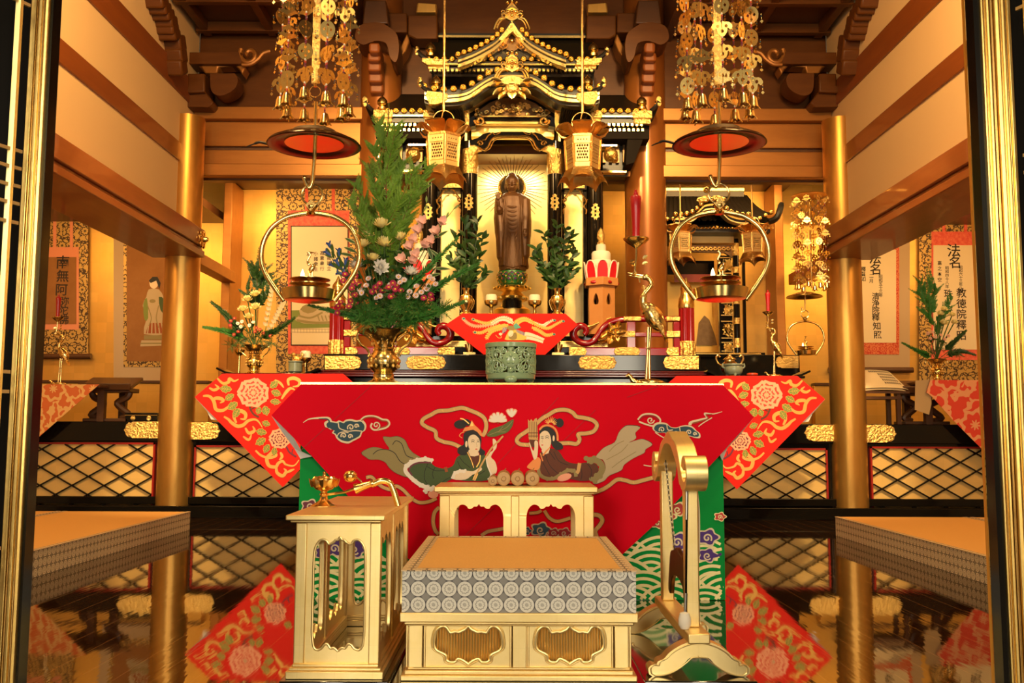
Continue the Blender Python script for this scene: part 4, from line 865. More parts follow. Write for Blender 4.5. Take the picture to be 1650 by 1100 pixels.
furr([(1040, 472), (990, 456), (930, 466), (882, 482), (846, 512), (842, 545), (870, 580), (920, 625), (970, 655), (1010, 665)], 30, 'white', 2.4); e.rib([(1030, 482), (940, 482), (885, 505), (868, 540), (890, 575)], 12, 'plum', 2.9)
furr([(985, 700), (1000, 680), (1050, 670)], 30, 'white', 2.8); e.ell(1045, 715, 38, 30, 'pink', 2.5, 14); e.rib([(1135, 515), (1145, 550)], 22, 'rust', 2.8)
# hair, face, crown
e.ell(1245, 200, 46, 32, 'black', 2.6, 20); e.ell(1292, 184, 36, 24, 'black', 2.6, 16, .4)
e.poly([(1275, 262), (1310, 243), (1350, 243), (1385, 268), (1402, 310), (1398, 370), (1428, 398), (1422, 422), (1390, 427), (1378, 400), (1300, 410), (1290, 425), (1250, 425), (1226, 408), (1230, 372), (1272, 345), (1268, 300)], 'black', 2.7, 3)
e.poly([(1310, 385), (1372, 395), (1382, 432), (1345, 448), (1308, 425)], 'skin', 2.9, 2); e.poly([(1316, 432), (1350, 436), (1390, 424), (1388, 470), (1360, 510), (1335, 480)], 'brown', 3.0); e.rib([(1298, 405), (1325, 460), (1345, 520)], 14, 'brown', 3.2); e.rib([(1298, 405), (1325, 460), (1345, 520)], 5, 'gold', 3.5); e.rib([(1392, 425), (1388, 470), (1365, 515)], 8, 'gold', 3.3)
e.poly([(1306, 300), (1322, 280), (1352, 276), (1384, 306), (1392, 350), (1386, 388), (1366, 408), (1336, 402), (1312, 378), (1302, 335)], 'skin', 3.3, 4); e.ell(1290, 345, 9, 24, 'skin', 3.2, 12)
e.rib([(1325, 318), (1338, 313), (1352, 318)], 3, 'black', 3.7); e.rib([(1368, 318), (1378, 314), (1386, 319)], 3, 'black', 3.7); e.rib([(1326, 330), (1338, 325), (1350, 330)], 4, 'black', 3.7); e.rib([(1369, 330), (1378, 326), (1386, 331)], 4, 'black', 3.7); e.rib([(1362, 330), (1366, 352), (1372, 360), (1362, 364)], 2.5, 'tan', 3.7); e.ell(1364, 382, 9, 4, 'lip', 3.7, 10)
e.poly([(1262, 252), (1280, 222), (1312, 215), (1322, 190), (1330, 168), (1352, 205), (1372, 222), (1398, 248), (1415, 292), (1392, 282), (1372, 256), (1340, 238), (1300, 246)], 'orange', 3.4); e.poly([(1318, 212), (1330, 178), (1345, 212)], 'gold', 3.7); e.rib([(1260, 300), (1240, 285), (1250, 265), (1275, 255)], 6, 'orange', 3.4); e.rib([(1245, 155), (1275, 165), (1310, 195)], 8, 'gold', 3.2)
# arms, lotus spray
e.poly([(1466, 405), (1488, 385), (1484, 312), (1498, 308), (1515, 332), (1512, 372), (1490, 402), (1472, 440), (1500, 470), (1516, 520), (1508, 560), (1478, 560), (1452, 500), (1442, 450)], 'skin', 3.0, 3); furr([(1442, 445), (1450, 500), (1475, 570), (1455, 608)], 18, 'white', 2.8)
e.poly([(1188, 602), (1208, 560), (1278, 540), (1340, 545), (1392, 515), (1402, 538), (1335, 572), (1282, 607)], 'skin', 3.0, 3); furr([(1188, 600), (1205, 560), (1245, 545), (1285, 545)], 22, 'white', 3.1)
e.rib([(1345, 612), (1368, 560), (1400, 500), (1440, 430), (1480, 370), (1530, 320), (1562, 285)], 12, 'scarf', 3.4); e.rib([(1500, 350), (1535, 325), (1548, 290)], 4, 'orange', 3.5); e.rib([(1345, 612), (1368, 560)], 22, 'gold', 3.3)
e.poly([(1440, 282), (1465, 245), (1500, 225), (1560, 205), (1600, 180), (1638, 163), (1628, 215), (1592, 258), (1545, 275), (1490, 292)], 'darkleaf', 3.2, 3); e.rib([(1450, 280), (1530, 250), (1590, 220), (1630, 175)], 4, 'olive', 3.6); e.rib([(1530, 250), (1560, 215)], 4, 'olive', 3.6); e.rib([(1510, 256), (1580, 255)], 4, 'olive', 3.6)
for a in (-170, -145, -120, -90, -60, -35, -10): e.petal(1522, 178, rad(a), 72 if abs(a + 90) < 60 else 70, 30, 'pink', 3.3 + .01 * abs(a + 90)); e.petal(1522, 178, rad(a), 66, 22, 'white', 3.7 + .01 * abs(a + 90))
e.rib([(1524, 195), (1526, 175)], 4, 'leaf', 3.5)
for a in (-120, -60, -90): e.petal(1624, 145, rad(a), 66, 32, 'pink', 3.4 + .1 * (a == -90)); e.petal(1624, 145, rad(a), 58, 20, 'white', 3.8 + .1 * (a == -90))
# -- right maiden
e.f = lambda x, y: (820 + x / 4.583, 640 + y / 4.583)
scarf([(150, 352), (85, 345), (58, 320), (75, 288), (120, 258), (180, 215), (240, 160), (290, 130), (350, 97), (420, 92), (470, 112), (500, 142), (560, 152), (620, 170), (650, 205), (625, 250), (570, 266), (512, 272), (522, 310), (500, 342), (440, 337), (360, 342)])
scarf([(620, 705), (690, 680), (740, 650), (800, 607), (860, 612), (920, 628), (990, 612), (1110, 580)], 28); scarf([(615, 865), (665, 872), (690, 905), (670, 945), (638, 985), (648, 1030)], 30); scarf([(150, 855), (210, 850), (240, 835)], 22); scarf([(262, 835), (300, 890), (360, 915), (455, 890)], 24)
sk2 = [(636, 445), (700, 370), (780, 330), (810, 260), (850, 215), (890, 203), (972, 215), (935, 258), (940, 300), (885, 332), (950, 312), (1000, 308), (1062, 345), (1012, 382), (1000, 410), (920, 450), (850, 500), (830, 540), (740, 580), (700, 620), (630, 642), (690, 580), (712, 520), (690, 460)]
e.poly(sk2, 'black', 1.2, 3); e.poly([(820 + (x - 820) * .985, 430 + (y - 430) * .98) for x, y in sk2], 'tan', 1.8, 3)
e.rib([(720, 460), (760, 440), (830, 400), (880, 345)], 4, 'olive', 2.3); e.rib([(740, 400), (790, 350), (850, 320)], 4, 'olive', 2.3); e.rib([(760, 520), (840, 460), (940, 400)], 4, 'olive', 2.3)
e.poly([(228, 412), (310, 378), (370, 400), (420, 468), (500, 490), (570, 480), (640, 490), (662, 540), (630, 602), (540, 617), (480, 607), (380, 592), (300, 592), (250, 572), (228, 520), (238, 460)], 'brown', 2.0, 3)
for pts in ([(270, 420), (300, 500), (360, 560)], [(330, 400), (370, 470), (440, 500)], [(520, 500), (540, 560), (530, 610)], [(580, 490), (610, 540), (600, 600)], [(250, 480), (300, 570)], [(300, 400), (340, 460)]): e.rib(pts, 4, 'black', 2.6)
furr([(575, 465), (635, 462), (682, 495), (685, 545), (650, 590), (615, 618)], 44, 'olive', 2.4); furr([(222, 480), (218, 540), (245, 585), (320, 602), (385, 568), (435, 540), (485, 545), (495, 585)], 26, 'olive', 2.4); e.rib([(522, 485), (512, 540), (500, 560)], 26, 'scarf', 2.7); e.ell(410, 590, 55, 26, 'pink', 2.7, 16, -.3)
e.poly([(135, 520), (160, 480), (210, 440), (236, 470), (215, 535)], 'orange', 2.6, 3)
e.ell(375, 188, 30, 34, 'black', 2.5, 16); e.ell(340, 180, 22, 26, 'black', 2.5, 14); e.poly([(222, 268), (240, 230), (268, 213), (312, 225), (346, 262), (352, 315), (392, 345), (398, 378), (352, 388), (318, 355), (300, 300), (270, 262)], 'black', 2.7, 3)
for k in range(11): a = rad(-150 + k * 14); e.rib([(310 + cos(a) * 20, 205 + sin(a) * 20), (308 + cos(a) * (70 - abs(k - 4) * 4), 205 + sin(a) * (70 - abs(k - 4) * 4))], lambda t: 9 - 7 * t, 'yellow' if k % 2 else 'orange', 3.0, 0)
e.rib([(225, 240), (255, 212), (300, 208), (340, 232), (358, 275), (360, 320)], 14, 'orange', 3.0)
e.poly([(245, 370), (300, 355), (292, 412), (250, 415)], 'skin', 2.9, 2); e.poly([(232, 268), (262, 246), (292, 258), (310, 300), (308, 350), (285, 382), (262, 392), (238, 376), (224, 342), (228, 300)], 'skin', 3.2, 4); e.ell(330, 302, 8, 22, 'skin', 3.2, 12)
e.rib([(236, 292), (246, 287), (256, 291)], 3, 'black', 3.6); e.rib([(268, 288), (282, 283), (296, 288)], 3, 'black', 3.6); e.rib([(237, 303), (246, 299), (256, 303)], 4, 'black', 3.6); e.rib([(268, 300), (282, 296), (295, 301)], 4, 'black', 3.6); e.rib([(252, 302), (244, 325), (252, 332)], 2.5, 'tan', 3.6); e.ell(246, 352, 8, 4, 'lip', 3.6, 10)
e.rib([(232, 412), (250, 470)], 8, 'orange', 3.0); e.rib([(305, 360), (262, 415), (250, 430)], 12, 'orange', 3.1)
e.poly([(140, 160), (152, 178), (165, 160), (178, 178), (192, 158), (206, 152), (216, 330), (196, 372), (162, 362), (146, 300)], 'scarf', 2.6); e.poly([(150, 310), (214, 315), (212, 345), (194, 372), (164, 362)], 'brown', 2.9)
for k in range(5): e.rib([(152 + k * 13, 180), (156 + k * 12, 300)], 3, 'brown', 2.9, 0)
e.rib([(142, 262), (214, 262)], 6, 'brown', 3.0, 0); e.rib([(145, 285), (214, 285)], 5, 'brown', 3.0, 0)
e.poly([(148, 335), (158, 345), (178, 395), (188, 370), (188, 330), (200, 318), (215, 335), (214, 385), (208, 440), (188, 460), (172, 420)], 'skin', 3.2, 3)
# right-hand clouds
rc = [(1062, 212), (1085, 188), (1130, 185), (1165, 192), (1195, 218), (1240, 222), (1265, 212), (1310, 205), (1355, 215), (1385, 245), (1412, 268), (1410, 300), (1370, 298), (1330, 288), (1280, 300), (1230, 312), (1180, 290), (1150, 262), (1100, 262), (1065, 240)]
e.poly(rc, 'cream', 1.2, 3); e.poly([(1235 + (x - 1235) * .93, 250 + (y - 250) * .8) for x, y in rc], 'blue', 1.8, 3)
for (x, y, r, sg, a0) in ((1130, 238, 22, 1, 2.6), (1235, 268, 22, 1, 2.6), (1330, 258, 20, 1, 2.6), (1372, 270, 14, -1, .4)): e.spiral(x, y, r, 1.25, 8, 'cream', 2.4, a0, sg)
e.rib([(1165, 200), (1175, 240), (1210, 240)], 7, 'cream', 2.4); e.rib([(1260, 220), (1270, 260), (1310, 275)], 7, 'cream', 2.4)
e.rib([(952, 165), (985, 130), (1035, 122), (1085, 132), (1118, 165), (1105, 195), (1060, 210), (1000, 195), (960, 178)], 12, 'cream', 1.4, 5, False); e.rib([(965, 163), (990, 140), (1035, 134), (1078, 144), (1105, 167)], 9, 'darkred', 1.9); e.spiral(1045, 168, 28, 1.3, 9, 'cream', 2.2, 0, 1)
e.rib([(1575, 105), (1510, 122), (1445, 118), (1462, 150), (1420, 165), (1345, 185), (1338, 205)], lambda t: 4 + 20 * t, 'cream', 1.0); e.rib([(1500, 125), (1455, 128), (1470, 155), (1425, 172), (1355, 192)], lambda t: 5 + 6 * t, 'rust', 1.6); e.rib([(1500, 150), (1440, 185), (1400, 215)], 7, 'cream', 1.2); e.rib([(1080, 258), (1120, 285), (1170, 310), (1210, 322)], 8, 'cream', 1.2); e.rib([(1320, 300), (1345, 318)], 7, 'rust', 1.2)
cl2 = [(130, 985, 32), (235, 975, 60), (330, 1000, 40), (410, 1000, 42), (480, 1020, 30)]
cloud(e, cl2[:2], 'blue', 'tan', 2); cloud(e, cl2[2:4], 'darkred', 'tan', 2); e.rib([(995, 500), (1050, 508), (1090, 498)], 7, 'cream', 1.4)
e.f = lambda x, y: (x, y)
# the folded-back wings show their pale lining
q.plate([at(x, y, YT + .0) for x, y in ((437, 669), (452, 683), (474, 706), (486, 727), (503, 735))] + [at(484, 739, YT + .02), at(474, 722, YT + .03), at(455, 697, YT + .02)], (0, .003, 0), WHITE)
q.plate([at(x, y, YT + .0) for x, y in ((1215, 672), (1190, 700), (1160, 733))] + [at(1164, 742, YT + .02), at(1172, 722, YT + .03), at(1195, 697, YT + .02)], (0, .003, 0), WHITE)
o = q.build('crimson_altar_cloth', smooth=False, recalc=False); tag(o, 'crimson silk altar cloth embroidered with two heavenly maidens hanging over the front table', 'altar cloth')
# ---------------------------------------------------------------- peony cloths over the side altars
YW = 7.42
def peony(e, cx, cy, s, c1, c2, l=2, half=False):
    rnd = random.Random(int(cx)); 
    for ring, (n, R, L, W) in enumerate(((7, 38, 60, 84), (6, 19, 46, 66), (4, 3, 32, 46))):
        for k in range(n):
            a = 2 * pi * k / n + ring * .35 + rnd.uniform(-.12, .12); x, y = cx + cos(a) * R * s, cy + sin(a) * R * s * .8; ll = l + ring * .9 + (k % 3) * .22
            e.petal(x, y, a, L * s, W * s, c1, ll, notch=.12); e.petal(x, y, a, L * s * .7, W * s * .62, c2, ll + .06, notch=.25); e.petal(x, y, a, L * s * .4, W * s * .42, c1, ll + .1, notch=.1)
    e.ell(cx, cy, 10 * s, 9 * s, 'tan', l + 4, 10)
def side_cloth(sg, label, tipx):
    q = MB(); f0 = (lambda x, y: (310 + x / 5.5, 590 + y / 5.5)) if sg < 0 else (lambda x, y: (1333 - x / 5.5, 593.5 + y / 5.5))
    out = [(265, 65), (1335, 65), (1580, 272), (800, 1070), (20, 272)]
    q.plate([at(*f0(x, y), YW) for x, y in out], (0, .004, 0), RED2)
    q.plate([at(*f0(x, y), YW + .02) for x, y in ((20, 272), (60, 310), (240, 480), (165, 470), (130, 400))], (0, .003, 0), WHITE)
    e = Emb(q, YW - .001, f0, .0012)
    peony(e, 540, 235, 1.45, 'pink', 'rose'); peony(e, 775, 640, 1.0, 'pink', 'plum')
    for (x, y, a, L, W) in ((350, 205, 185, 110, 75), (370, 250, 150, 95, 65), (400, 320, 145, 105, 80), (415, 370, 120, 100, 70), (690, 190, -40, 90, 70), (700, 220, 20, 95, 70), (690, 310, 5, 95, 60), (640, 350, 75, 90, 80), (600, 360, 110, 70, 60), (690, 520, 200, 80, 60), (660, 590, 190, 100, 70), (650, 640, 150, 105, 75), (680, 690, 120, 90, 65), (730, 715, 95, 80, 60), (860, 560, -30, 80, 60)): e.lf(x, y, rad(a), L, W, l=1.6)
    e.rib([(520, 300), (510, 360), (540, 420), (590, 450)], 18, 'brown', 1.8); e.rib([(520, 380), (560, 360)], 10, 'brown', 1.8); e.rib([(830, 700), (860, 760), (920, 800)], 16, 'plum', 1.8); e.rib([(880, 780), (890, 730)], 10, 'plum', 1.8)
    for pts, w in (([(220, 105), (270, 150), (320, 140), (330, 110), (370, 130), (410, 115)], 20), ([(150, 190), (190, 210), (230, 190), (200, 160)], 18), ([(95, 262), (150, 265), (190, 310), (210, 380), (270, 390), (330, 350), (350, 330)], 22), ([(185, 320), (200, 285), (250, 285), (275, 305), (245, 325)], 22), ([(390, 500), (370, 440), (420, 395), (470, 420), (465, 465), (425, 465)], 24), ([(280, 445), (320, 470), (350, 500), (400, 530), (450, 520), (500, 480), (570, 475), (620, 540)], 22), ([(470, 545), (500, 590), (550, 570), (535, 530)], 20), ([(450, 620), (500, 650), (525, 600)], 16), ([(560, 745), (610, 790), (680, 810), (740, 790), (720, 760), (690, 780), (660, 820), (680, 880), (740, 890), (760, 860), (800, 840), (830, 870), (900, 880), (945, 830)], 22), ([(745, 880), (750, 940), (800, 970), (830, 930), (810, 905)], 22), ([(830, 945), (870, 925), (905, 910)], 16), ([(780, 760), (795, 800), (770, 830)], 18), ([(855, 170), (850, 120), (900, 105), (950, 130), (940, 170), (890, 180)], 22), ([(790, 290), (830, 230), (870, 195), (910, 210)], 20), ([(730, 120), (780, 150), (810, 190)], 16)): e.vine(pts, w, 1.2)
    o = q.build('peony_altar_cloth', smooth=False, recalc=False); tag(o, label, 'altar cloth', 'peony cloths'); return o
side_cloth(-1, 'vermilion cloth with embroidered peonies on the left side altar, behind the crimson front cloth', 455)
side_cloth(1, 'vermilion cloth with embroidered peonies on the right side altar, behind the gilt chime stand', 1188)
# side altar tables beneath them
SZL = Z_(601, YW + .02, 455); SZR = Z_(605, YW + .02, 1200)
for (xa, xb, z_, lab) in ((358, 503, SZL, 'left'), (1150, 1296, SZR, 'right')):
    x0, x1 = X_(xa, 7.45, 601), X_(xb, 7.45, 601)
    t = thing('side_altar_table', ((x0 + x1) / 2, 8.3, PZ), f'black side altar table under the {lab} peony cloth', 'table', 'side altar tables')
    q = MB(); q.box(x0, x1, 7.43, 8.62, z_ - .02, z_, BLACK); q.build('table_top', t, bevel=.004)
    for xx in (x0 + .06, x1 - .06):
        for yy in (8.25, 8.55): q = MB(); q.box(xx - .03, xx + .03, yy - .03, yy + .03, PZ, z_ - .02, BLACK); q.build('leg', t)
    for sg in (-1, 1):
        q = MB(); xe = x0 if sg < 0 else x1; q.bar((xe - sg * .02, 7.6, z_ + .008), (xe + sg * .05, 7.6, z_ + .04), .3, .016, BLACK, (0, 0, 1)); q.build('upturned_end', t)
# ---------------------------------------------------------------- small table with the phoenix cloth before the statue
YP_ = 7.72; UZ = Z_(505, YP_)
x0, x1 = X_(745, YP_, 503), X_(911, YP_, 503)
t = thing('offering_table', ((x0 + x1) / 2, 7.85, DT), 'small black and gold offering table before the statue, under the phoenix cloth', 'table')
q = MB(); q.box(x0, x1, YP_ + .01, YP_ + .34, UZ - .02, UZ, BLACK); q.build('table_top', t, bevel=.003)
q = MB(); q.box(x0 - .004, x1 + .004, YP_, YP_ + .02, UZ - .008, UZ, GOLDB); q.build('gold_edge', t, bevel=.002)
for xx in (x0 + .06, x1 - .06):
    for yy in (YP_ + .05, YP_ + .29):
        q = MB(); q.tube(cr([(xx, yy, UZ - .02), (xx, yy, UZ - .3), (xx + (.02 if xx > 0 else -.02), yy, DT + .1), (xx, yy, DT + .03)], 4), .022, BRASSD, 10); q.box(xx - .05, xx + .05, yy - .03, yy + .03, DT, DT + .03, GOLDB); q.build('leg', t)
q = MB(); q.plate([at(x, y, YP_ - .008) for x, y in ((745, 505), (911, 505), (931, 523), (833, 613), (718, 523))], (0, .004, 0), RED2)
e = Emb(q, YP_ - .009, lambda x, y: (690 + x / 6.346, 490 + y / 6.346), .001)
def plume(pts, w, c, l, eye=True):
    P = cr(pts, 5); e.rib(P, lambda t: w * (.45 + .75 * t), c, l, 0)
    for i in range(2, len(P) - 1):
        dx, dy = P[i][0] - P[i - 1][0], P[i][1] - P[i - 1][1]; a = math.atan2(dy, dx)
        for sg in (1, -1): e.petal(P[i][0], P[i][1], a + pi + sg * .75, w * (1.0 + .7 * i / len(P)), w * .5, c, l + .05)
    e.rib(P, w * .16, 'orange', l + .2, 0)
    if eye: e.ell(P[1][0] + 12, P[1][1] + 4, 15, 11, 'teal', l + .4, 12); e.ell(P[1][0] + 12, P[1][1] + 4, 8, 7, 'blue', l + .6, 10)
plume([(345, 135), (400, 190), (480, 225), (600, 215), (720, 180)], 20, 'pink', 1.2); plume([(440, 148), (510, 175), (600, 195), (690, 165), (770, 150)], 18, 'yellow', 1.6); plume([(455, 282), (540, 292), (620, 255), (700, 235), (760, 215)], 20, 'yellow', 1.4)
plume([(1290, 155), (1215, 195), (1170, 220), (1100, 200), (1010, 160)], 18, 'white', 1.2); plume([(1380, 165), (1305, 205), (1230, 245), (1150, 230), (1050, 175)], 18, 'yellow', 1.5); plume([(1285, 300), (1210, 318), (1140, 275), (1060, 235)], 20, 'yellow', 1.3)
plume([(590, 360), (640, 280), (740, 240), (820, 215)], 26, 'yellow', 1.7, False); plume([(1180, 375), (1100, 345), (1020, 325), (960, 330)], 34, 'white', 1.7, False); plume([(640, 210), (720, 155), (800, 150), (870, 195)], 26, 'white', 1.8, False); plume([(1090, 200), (1000, 155), (930, 170), (880, 215)], 26, 'yellow', 1.8, False)
e.poly([(760, 240), (800, 235), (805, 265), (775, 300), (755, 290)], 'violet', 2.6); e.poly([(895, 255), (990, 290), (985, 325), (905, 285)], 'violet', 2.6)
for k in range(4): e.rib([(765 + k * 11, 240), (760 + k * 11, 300 - k * 8)], 4, 'white', 2.9, 0)
for k in range(7): e.rib([(905 + k * 13, 258 + k * 5), (910 + k * 12, 292 + k * 5)], 4, 'white', 2.9, 0)
e.poly([(790, 340), (830, 265), (880, 250), (930, 300), (1000, 330), (980, 365), (800, 365)], 'yellow', 2.3, 3); e.poly([(820, 340), (860, 300), (900, 290), (905, 350), (860, 365)], 'olive', 2.6, 3); e.ell(845, 300, 26, 34, 'white', 2.6, 12, .4); e.poly([(870, 215), (900, 190), (950, 240), (890, 255)], 'teal', 2.5); e.poly([(800, 232), (850, 218), (890, 235), (885, 265), (820, 262)], 'olive', 2.4, 2)
e.rib([(690, 315), (720, 345), (750, 335), (720, 300)], 5, 'yellow', 2.0); e.ell(740, 305, 18, 14, 'white', 2.2, 10)
o = q.build('phoenix_cloth', smooth=False, recalc=False); tag(o, 'red cloth embroidered with a phoenix on the small table behind the celadon burner', 'altar cloth')
# ================================================================ gilt furniture in the foreground
FLOORB = mat('black_plinth_lacquer', (.006, .005, .004), .12, 0, coat=1)
def mirror_half(half, cx): return half + [(2 * cx - x, y) for x, y in half[::-1][1 if abs(half[-1][0] - cx) < .5 else 0:]]
# --- prayer dais (gilt box) with the patterned mat on top
YR0, YR1 = 2.76, 3.66
zz = lambda py, Y=YR0: at(836, py, Y).z
xl, xr = at(644, 995, YR0).x, at(1028.5, 995, YR0).x
MZ = zz(988)
rb = thing('prayer_dais', ((xl + xr) / 2, (YR0 + YR1) / 2, 0), 'low gilt prayer dais with carved cartouche panels carrying the patterned mat', 'dais')
q = MB(); q.box(xl, xr, YR0, YR1, zz(1003), MZ, GOLDM); q.box(xl + .012, xr - .012, YR0 + .01, YR1 - .01, zz(1008), zz(1003), GOLDM); q.box(xl + .02, xr - .02, YR0 + .018, YR1 - .02, zz(1011), zz(1008), GOLDM); q.build('top_ledge', rb, bevel=.003)
q = MB()
for i, (a, b_, o) in enumerate(((1078, 1082, .018), (1082, 1089, .01), (1089, 1118, .0))): q.box(xl + o + .004, xr - o - .004, YR0 + o, YR1 - o, max(zz(b_), .022), zz(a), GOLDM)
q.build('base_moulding', rb, bevel=.003)
q = MB(); q.box(xl - .02, xr + .02, YR0 - .03, YR1 + .02, 0, .022, FLOORB); q.build('black_plinth', rb, bevel=.004)
YF = YR0 + .03; zt_, zb2 = zz(1010), zz(1079)
for px in (670, 837, 1001):
    q = MB(); x = at(px, 1040, YF).x; q.box(x - .02, x + .02, YF - .008, YF + .02, zb2, zt_, GOLDM)
    for sx in (-1, 1): q.box(x + sx * .026 - .003, x + sx * .026 + .003, YF - .004, YF + .02, zb2, zt_, GOLDM)
    q.build('pilaster', rb, bevel=.002)
xa, xb = at(658, 1040, YF).x, at(1013, 1040, YF).x
q = MB(); q.box(xa, xa + .02, YF, YR1 - .03, zb2, zt_, GOLDM); q.box(xb - .02, xb, YF, YR1 - .03, zb2, zt_, GOLDM); q.box(xa, xb, YR1 - .05, YR1 - .03, zb2, zt_, GOLDM); q.build('side_panel', rb)
c_half = [(1096, 865), (1100, 825), (1112, 788), (1140, 766), (1168, 770), (1184, 792), (1196, 803), (1222, 797), (1244, 800), (1266, 790), (1282, 782), (1299, 762)]
c_low = [(1299, 988), (1272, 968), (1240, 956), (1222, 974), (1190, 975), (1170, 962), (1166, 938), (1150, 925), (1115, 908), (1100, 890)]
full = cr(c_half, 3); low = cr(c_low, 3)
shape = full + [(2598 - x, y) for x, y in full[::-1][1:]] + [(2598 - x, y) for x, y in low[::-1][:-1]] + low
for cx in (754.5, 918):
    mp = lambda x, y, cx=cx: (cx + (x - 1299) / 3.667, 800 + y / 3.667)
    hole = [at(*mp(x, y), YF) for x, y in shape]
    x0, x1 = at(cx - 72, 1040, YF).x, at(cx + 70, 1040, YF).x
    q = MB(); q.plate([(x0, YF, zb2), (x1, YF, zb2), (x1, YF, zt_), (x0, YF, zt_)], (0, .012, 0), GOLDM, [hole]); pn = q.build('front_panel', rb)
    q = MB(); q.tube([p - V((0, .002, 0)) for p in hole], .0042, GOLDM, 8, True); q.tube([V((p.x, YF - .001, p.z)) + (p - V((at(cx, 1037, YF)))).normalized() * .007 for p in hole], .002, GOLDM, 6, True); q.build('cartouche_rim', pn)
    q = MB(); xs0, xs1 = at(cx - 54, 1040, YF).x, at(cx + 54, 1040, YF).x; n = 24
    for k in range(n): x = xs0 + (xs1 - xs0) * (k + .5) / n; q.tube([(x, YF + .022, zb2 + .01), (x, YF + .022, zt_ - .01)], (xs1 - xs0) / n * .56, GOLD, 8)
    q.build('ribbed_back', pn)
# mat
TATX = roundel('mat_border_front', 'XZ', .0452, (.05, .045, .05), (.62, .58, .5), .7)
TATY = roundel('mat_border_side', 'YZ', .0452, (.06, .045, .035), (.6, .47, .3), .7)
TATT = roundel('mat_border_top', 'XY', .045, (.06, .04, .025), (.62, .45, .26), .7)
def rush(name, col): return mat(name, col, .7, 0, bump=(1, .35, .002), var=(1, .3, tuple(c * 1.12 for c in col)), stretch=(220, 25, 1))
RUSH = rush('rush_matting', (.58, .31, .08))
def tatami(x0, x1, y0, y1, z0, z1, label, bw=.05, borders='lrfb', group=None):
    t = thing('tatami_mat', ((x0 + x1) / 2, (y0 + y1) / 2, z0), label, 'mat', group)
    q = MB(); q.box(x0 + .003, x1 - .003, y0 + .003, y1 - .003, z0, z1 - .002, TATX); o = q.build('mat_core', t)
    me = o.data; me.materials.append(TATY)
    for p in me.polygons:
        if abs(p.normal.x) > .5: p.material_index = 1
    q = MB(); q.box(x0 + .01, x1 - .01, y0 + .01, y1 - .01, z1 - .004, z1 - .001, RUSH); q.build('rush_surface', t, smooth=False)
    q = MB()
    if 'l' in borders: q.box(x0, x0 + bw, y0, y1, z1 - .004, z1, TATT)
    if 'r' in borders: q.box(x1 - bw, x1, y0, y1, z1 - .004, z1, TATT)
    if 'f' in borders: q.box(x0 + bw, x1 - bw, y0, y0 + bw, z1 - .004, z1, TATT)
    if 'b' in borders: q.box(x0 + bw, x1 - bw, y1 - bw, y1, z1 - .004, z1, TATT)
    q.build('cloth_border', t, smooth=False); return t
MT = zz(919)
tatami(xl + .002, xr - .002, YR0 + .004, YR1 - .004, MZ, MT, 'thick tatami mat with grey medallion border on the gilt prayer dais', .042)
# floor mats by the side walls
zf = .137
tatami(-3.34, -2.39, 2.2, 7.03, 0, zf, 'long floor mat on the left side of the room, beside the open floor', .03, 'lr', 'floor mats'); tatami(-4.34, -3.36, 2.2, 7.03, 0, zf, 'outer left floor mat lying behind the first one, towards the wall', .03, 'lr', 'floor mats')
RX = atz(1346, 863, 0)
tatami(RX.x, RX.x + .95, 2.2, RX.y, 0, zf, 'long floor mat on the right side of the room, beside the open floor', .03, 'lr', 'floor mats'); tatami(RX.x + .97, RX.x + 1.95, 2.2, RX.y, 0, zf, 'outer right floor mat lying behind the first one, towards the wall', .03, 'lr', 'floor mats')
# --- sutra desk with scrolls
YK0, YK1 = 3.72, 4.06
dk = thing('sutra_desk', (at(831, 800, YK0).x, 3.89, 0), 'gilt sutra desk with scalloped openings carrying rolled scrolls, behind the patterned mat', 'desk')
zd = lambda py: at(831, py, YK0).z
xd0, xd1 = at(699.5, 788, YK0).x, at(963, 788, YK0).x; DZ = zd(784.5)
q = MB(); q.box(xd0, xd1, YK0, YK1, zd(793), DZ, GOLDM); q.box(xd0 + .012, xd1 - .012, YK0 + .012, YK1 - .012, zd(796), zd(793), GOLDM); q.box(xd0 + .02, xd1 - .02, YK0 + .018, YK1 - .018, zd(799), zd(796), GOLDM); q.build('desk_top', dk, bevel=.003)
h = [(1216, 1640), (1216, 1080), (1222, 1045), (1238, 1016), (1262, 1002), (1288, 1010), (1300, 1026), (1318, 1026), (1334, 1014), (1350, 1014), (1362, 998)]
for yb, nm in ((YK0 + .022, 'front_panel'), (YK1 - .034, 'back_panel')):
    x0, x1 = at(708, 800, YK0).x, at(957, 800, YK0).x; holes = []
    for cx in (771.3, 888):
        H = [(cx + (x - 1362) / 3.667, 540 + y / 3.667) for x, y in [h[0], h[1]] + cr(h[1:], 3)]
        H = H + [(2 * cx - x, y) for x, y in H[::-1][1:]]; holes.append([V((at(x, y, YK0).x, yb, max(at(x, y, YK0).z, .06))) for x, y in H])
    q = MB(); q.plate([(x0, yb, .03), (x1, yb, .03), (x1, yb, zd(799)), (x0, yb, zd(799))], (0, .012, 0), GOLDM, holes); p = q.build(nm, dk, bevel=.0015)
for px in (716, 830, 949):
    x = at(px, 800, YK0).x; w = .02 if px != 830 else .016
    for yy in (YK0 + .014, YK1 - .05): q = MB(); q.box(x - w, x + w, yy, yy + .036, .03, zd(799), GOLDM); q.build('leg', dk, bevel=.003)
q = MB(); q.box(xd0 + .01, xd1 - .01, YK0 + .008, YK1 - .008, 0, .04, GOLDM); q.build('base_rail', dk, bevel=.003)
SCR = mat('scroll_end_wood', (.5, .33, .16), .6, 0, var=(60, .3, (.4, .24, .1))); SCRB = mat('scroll_silk', (.26, .14, .05), .7, 0, var=(60, .3, (.34, .2, .08)))
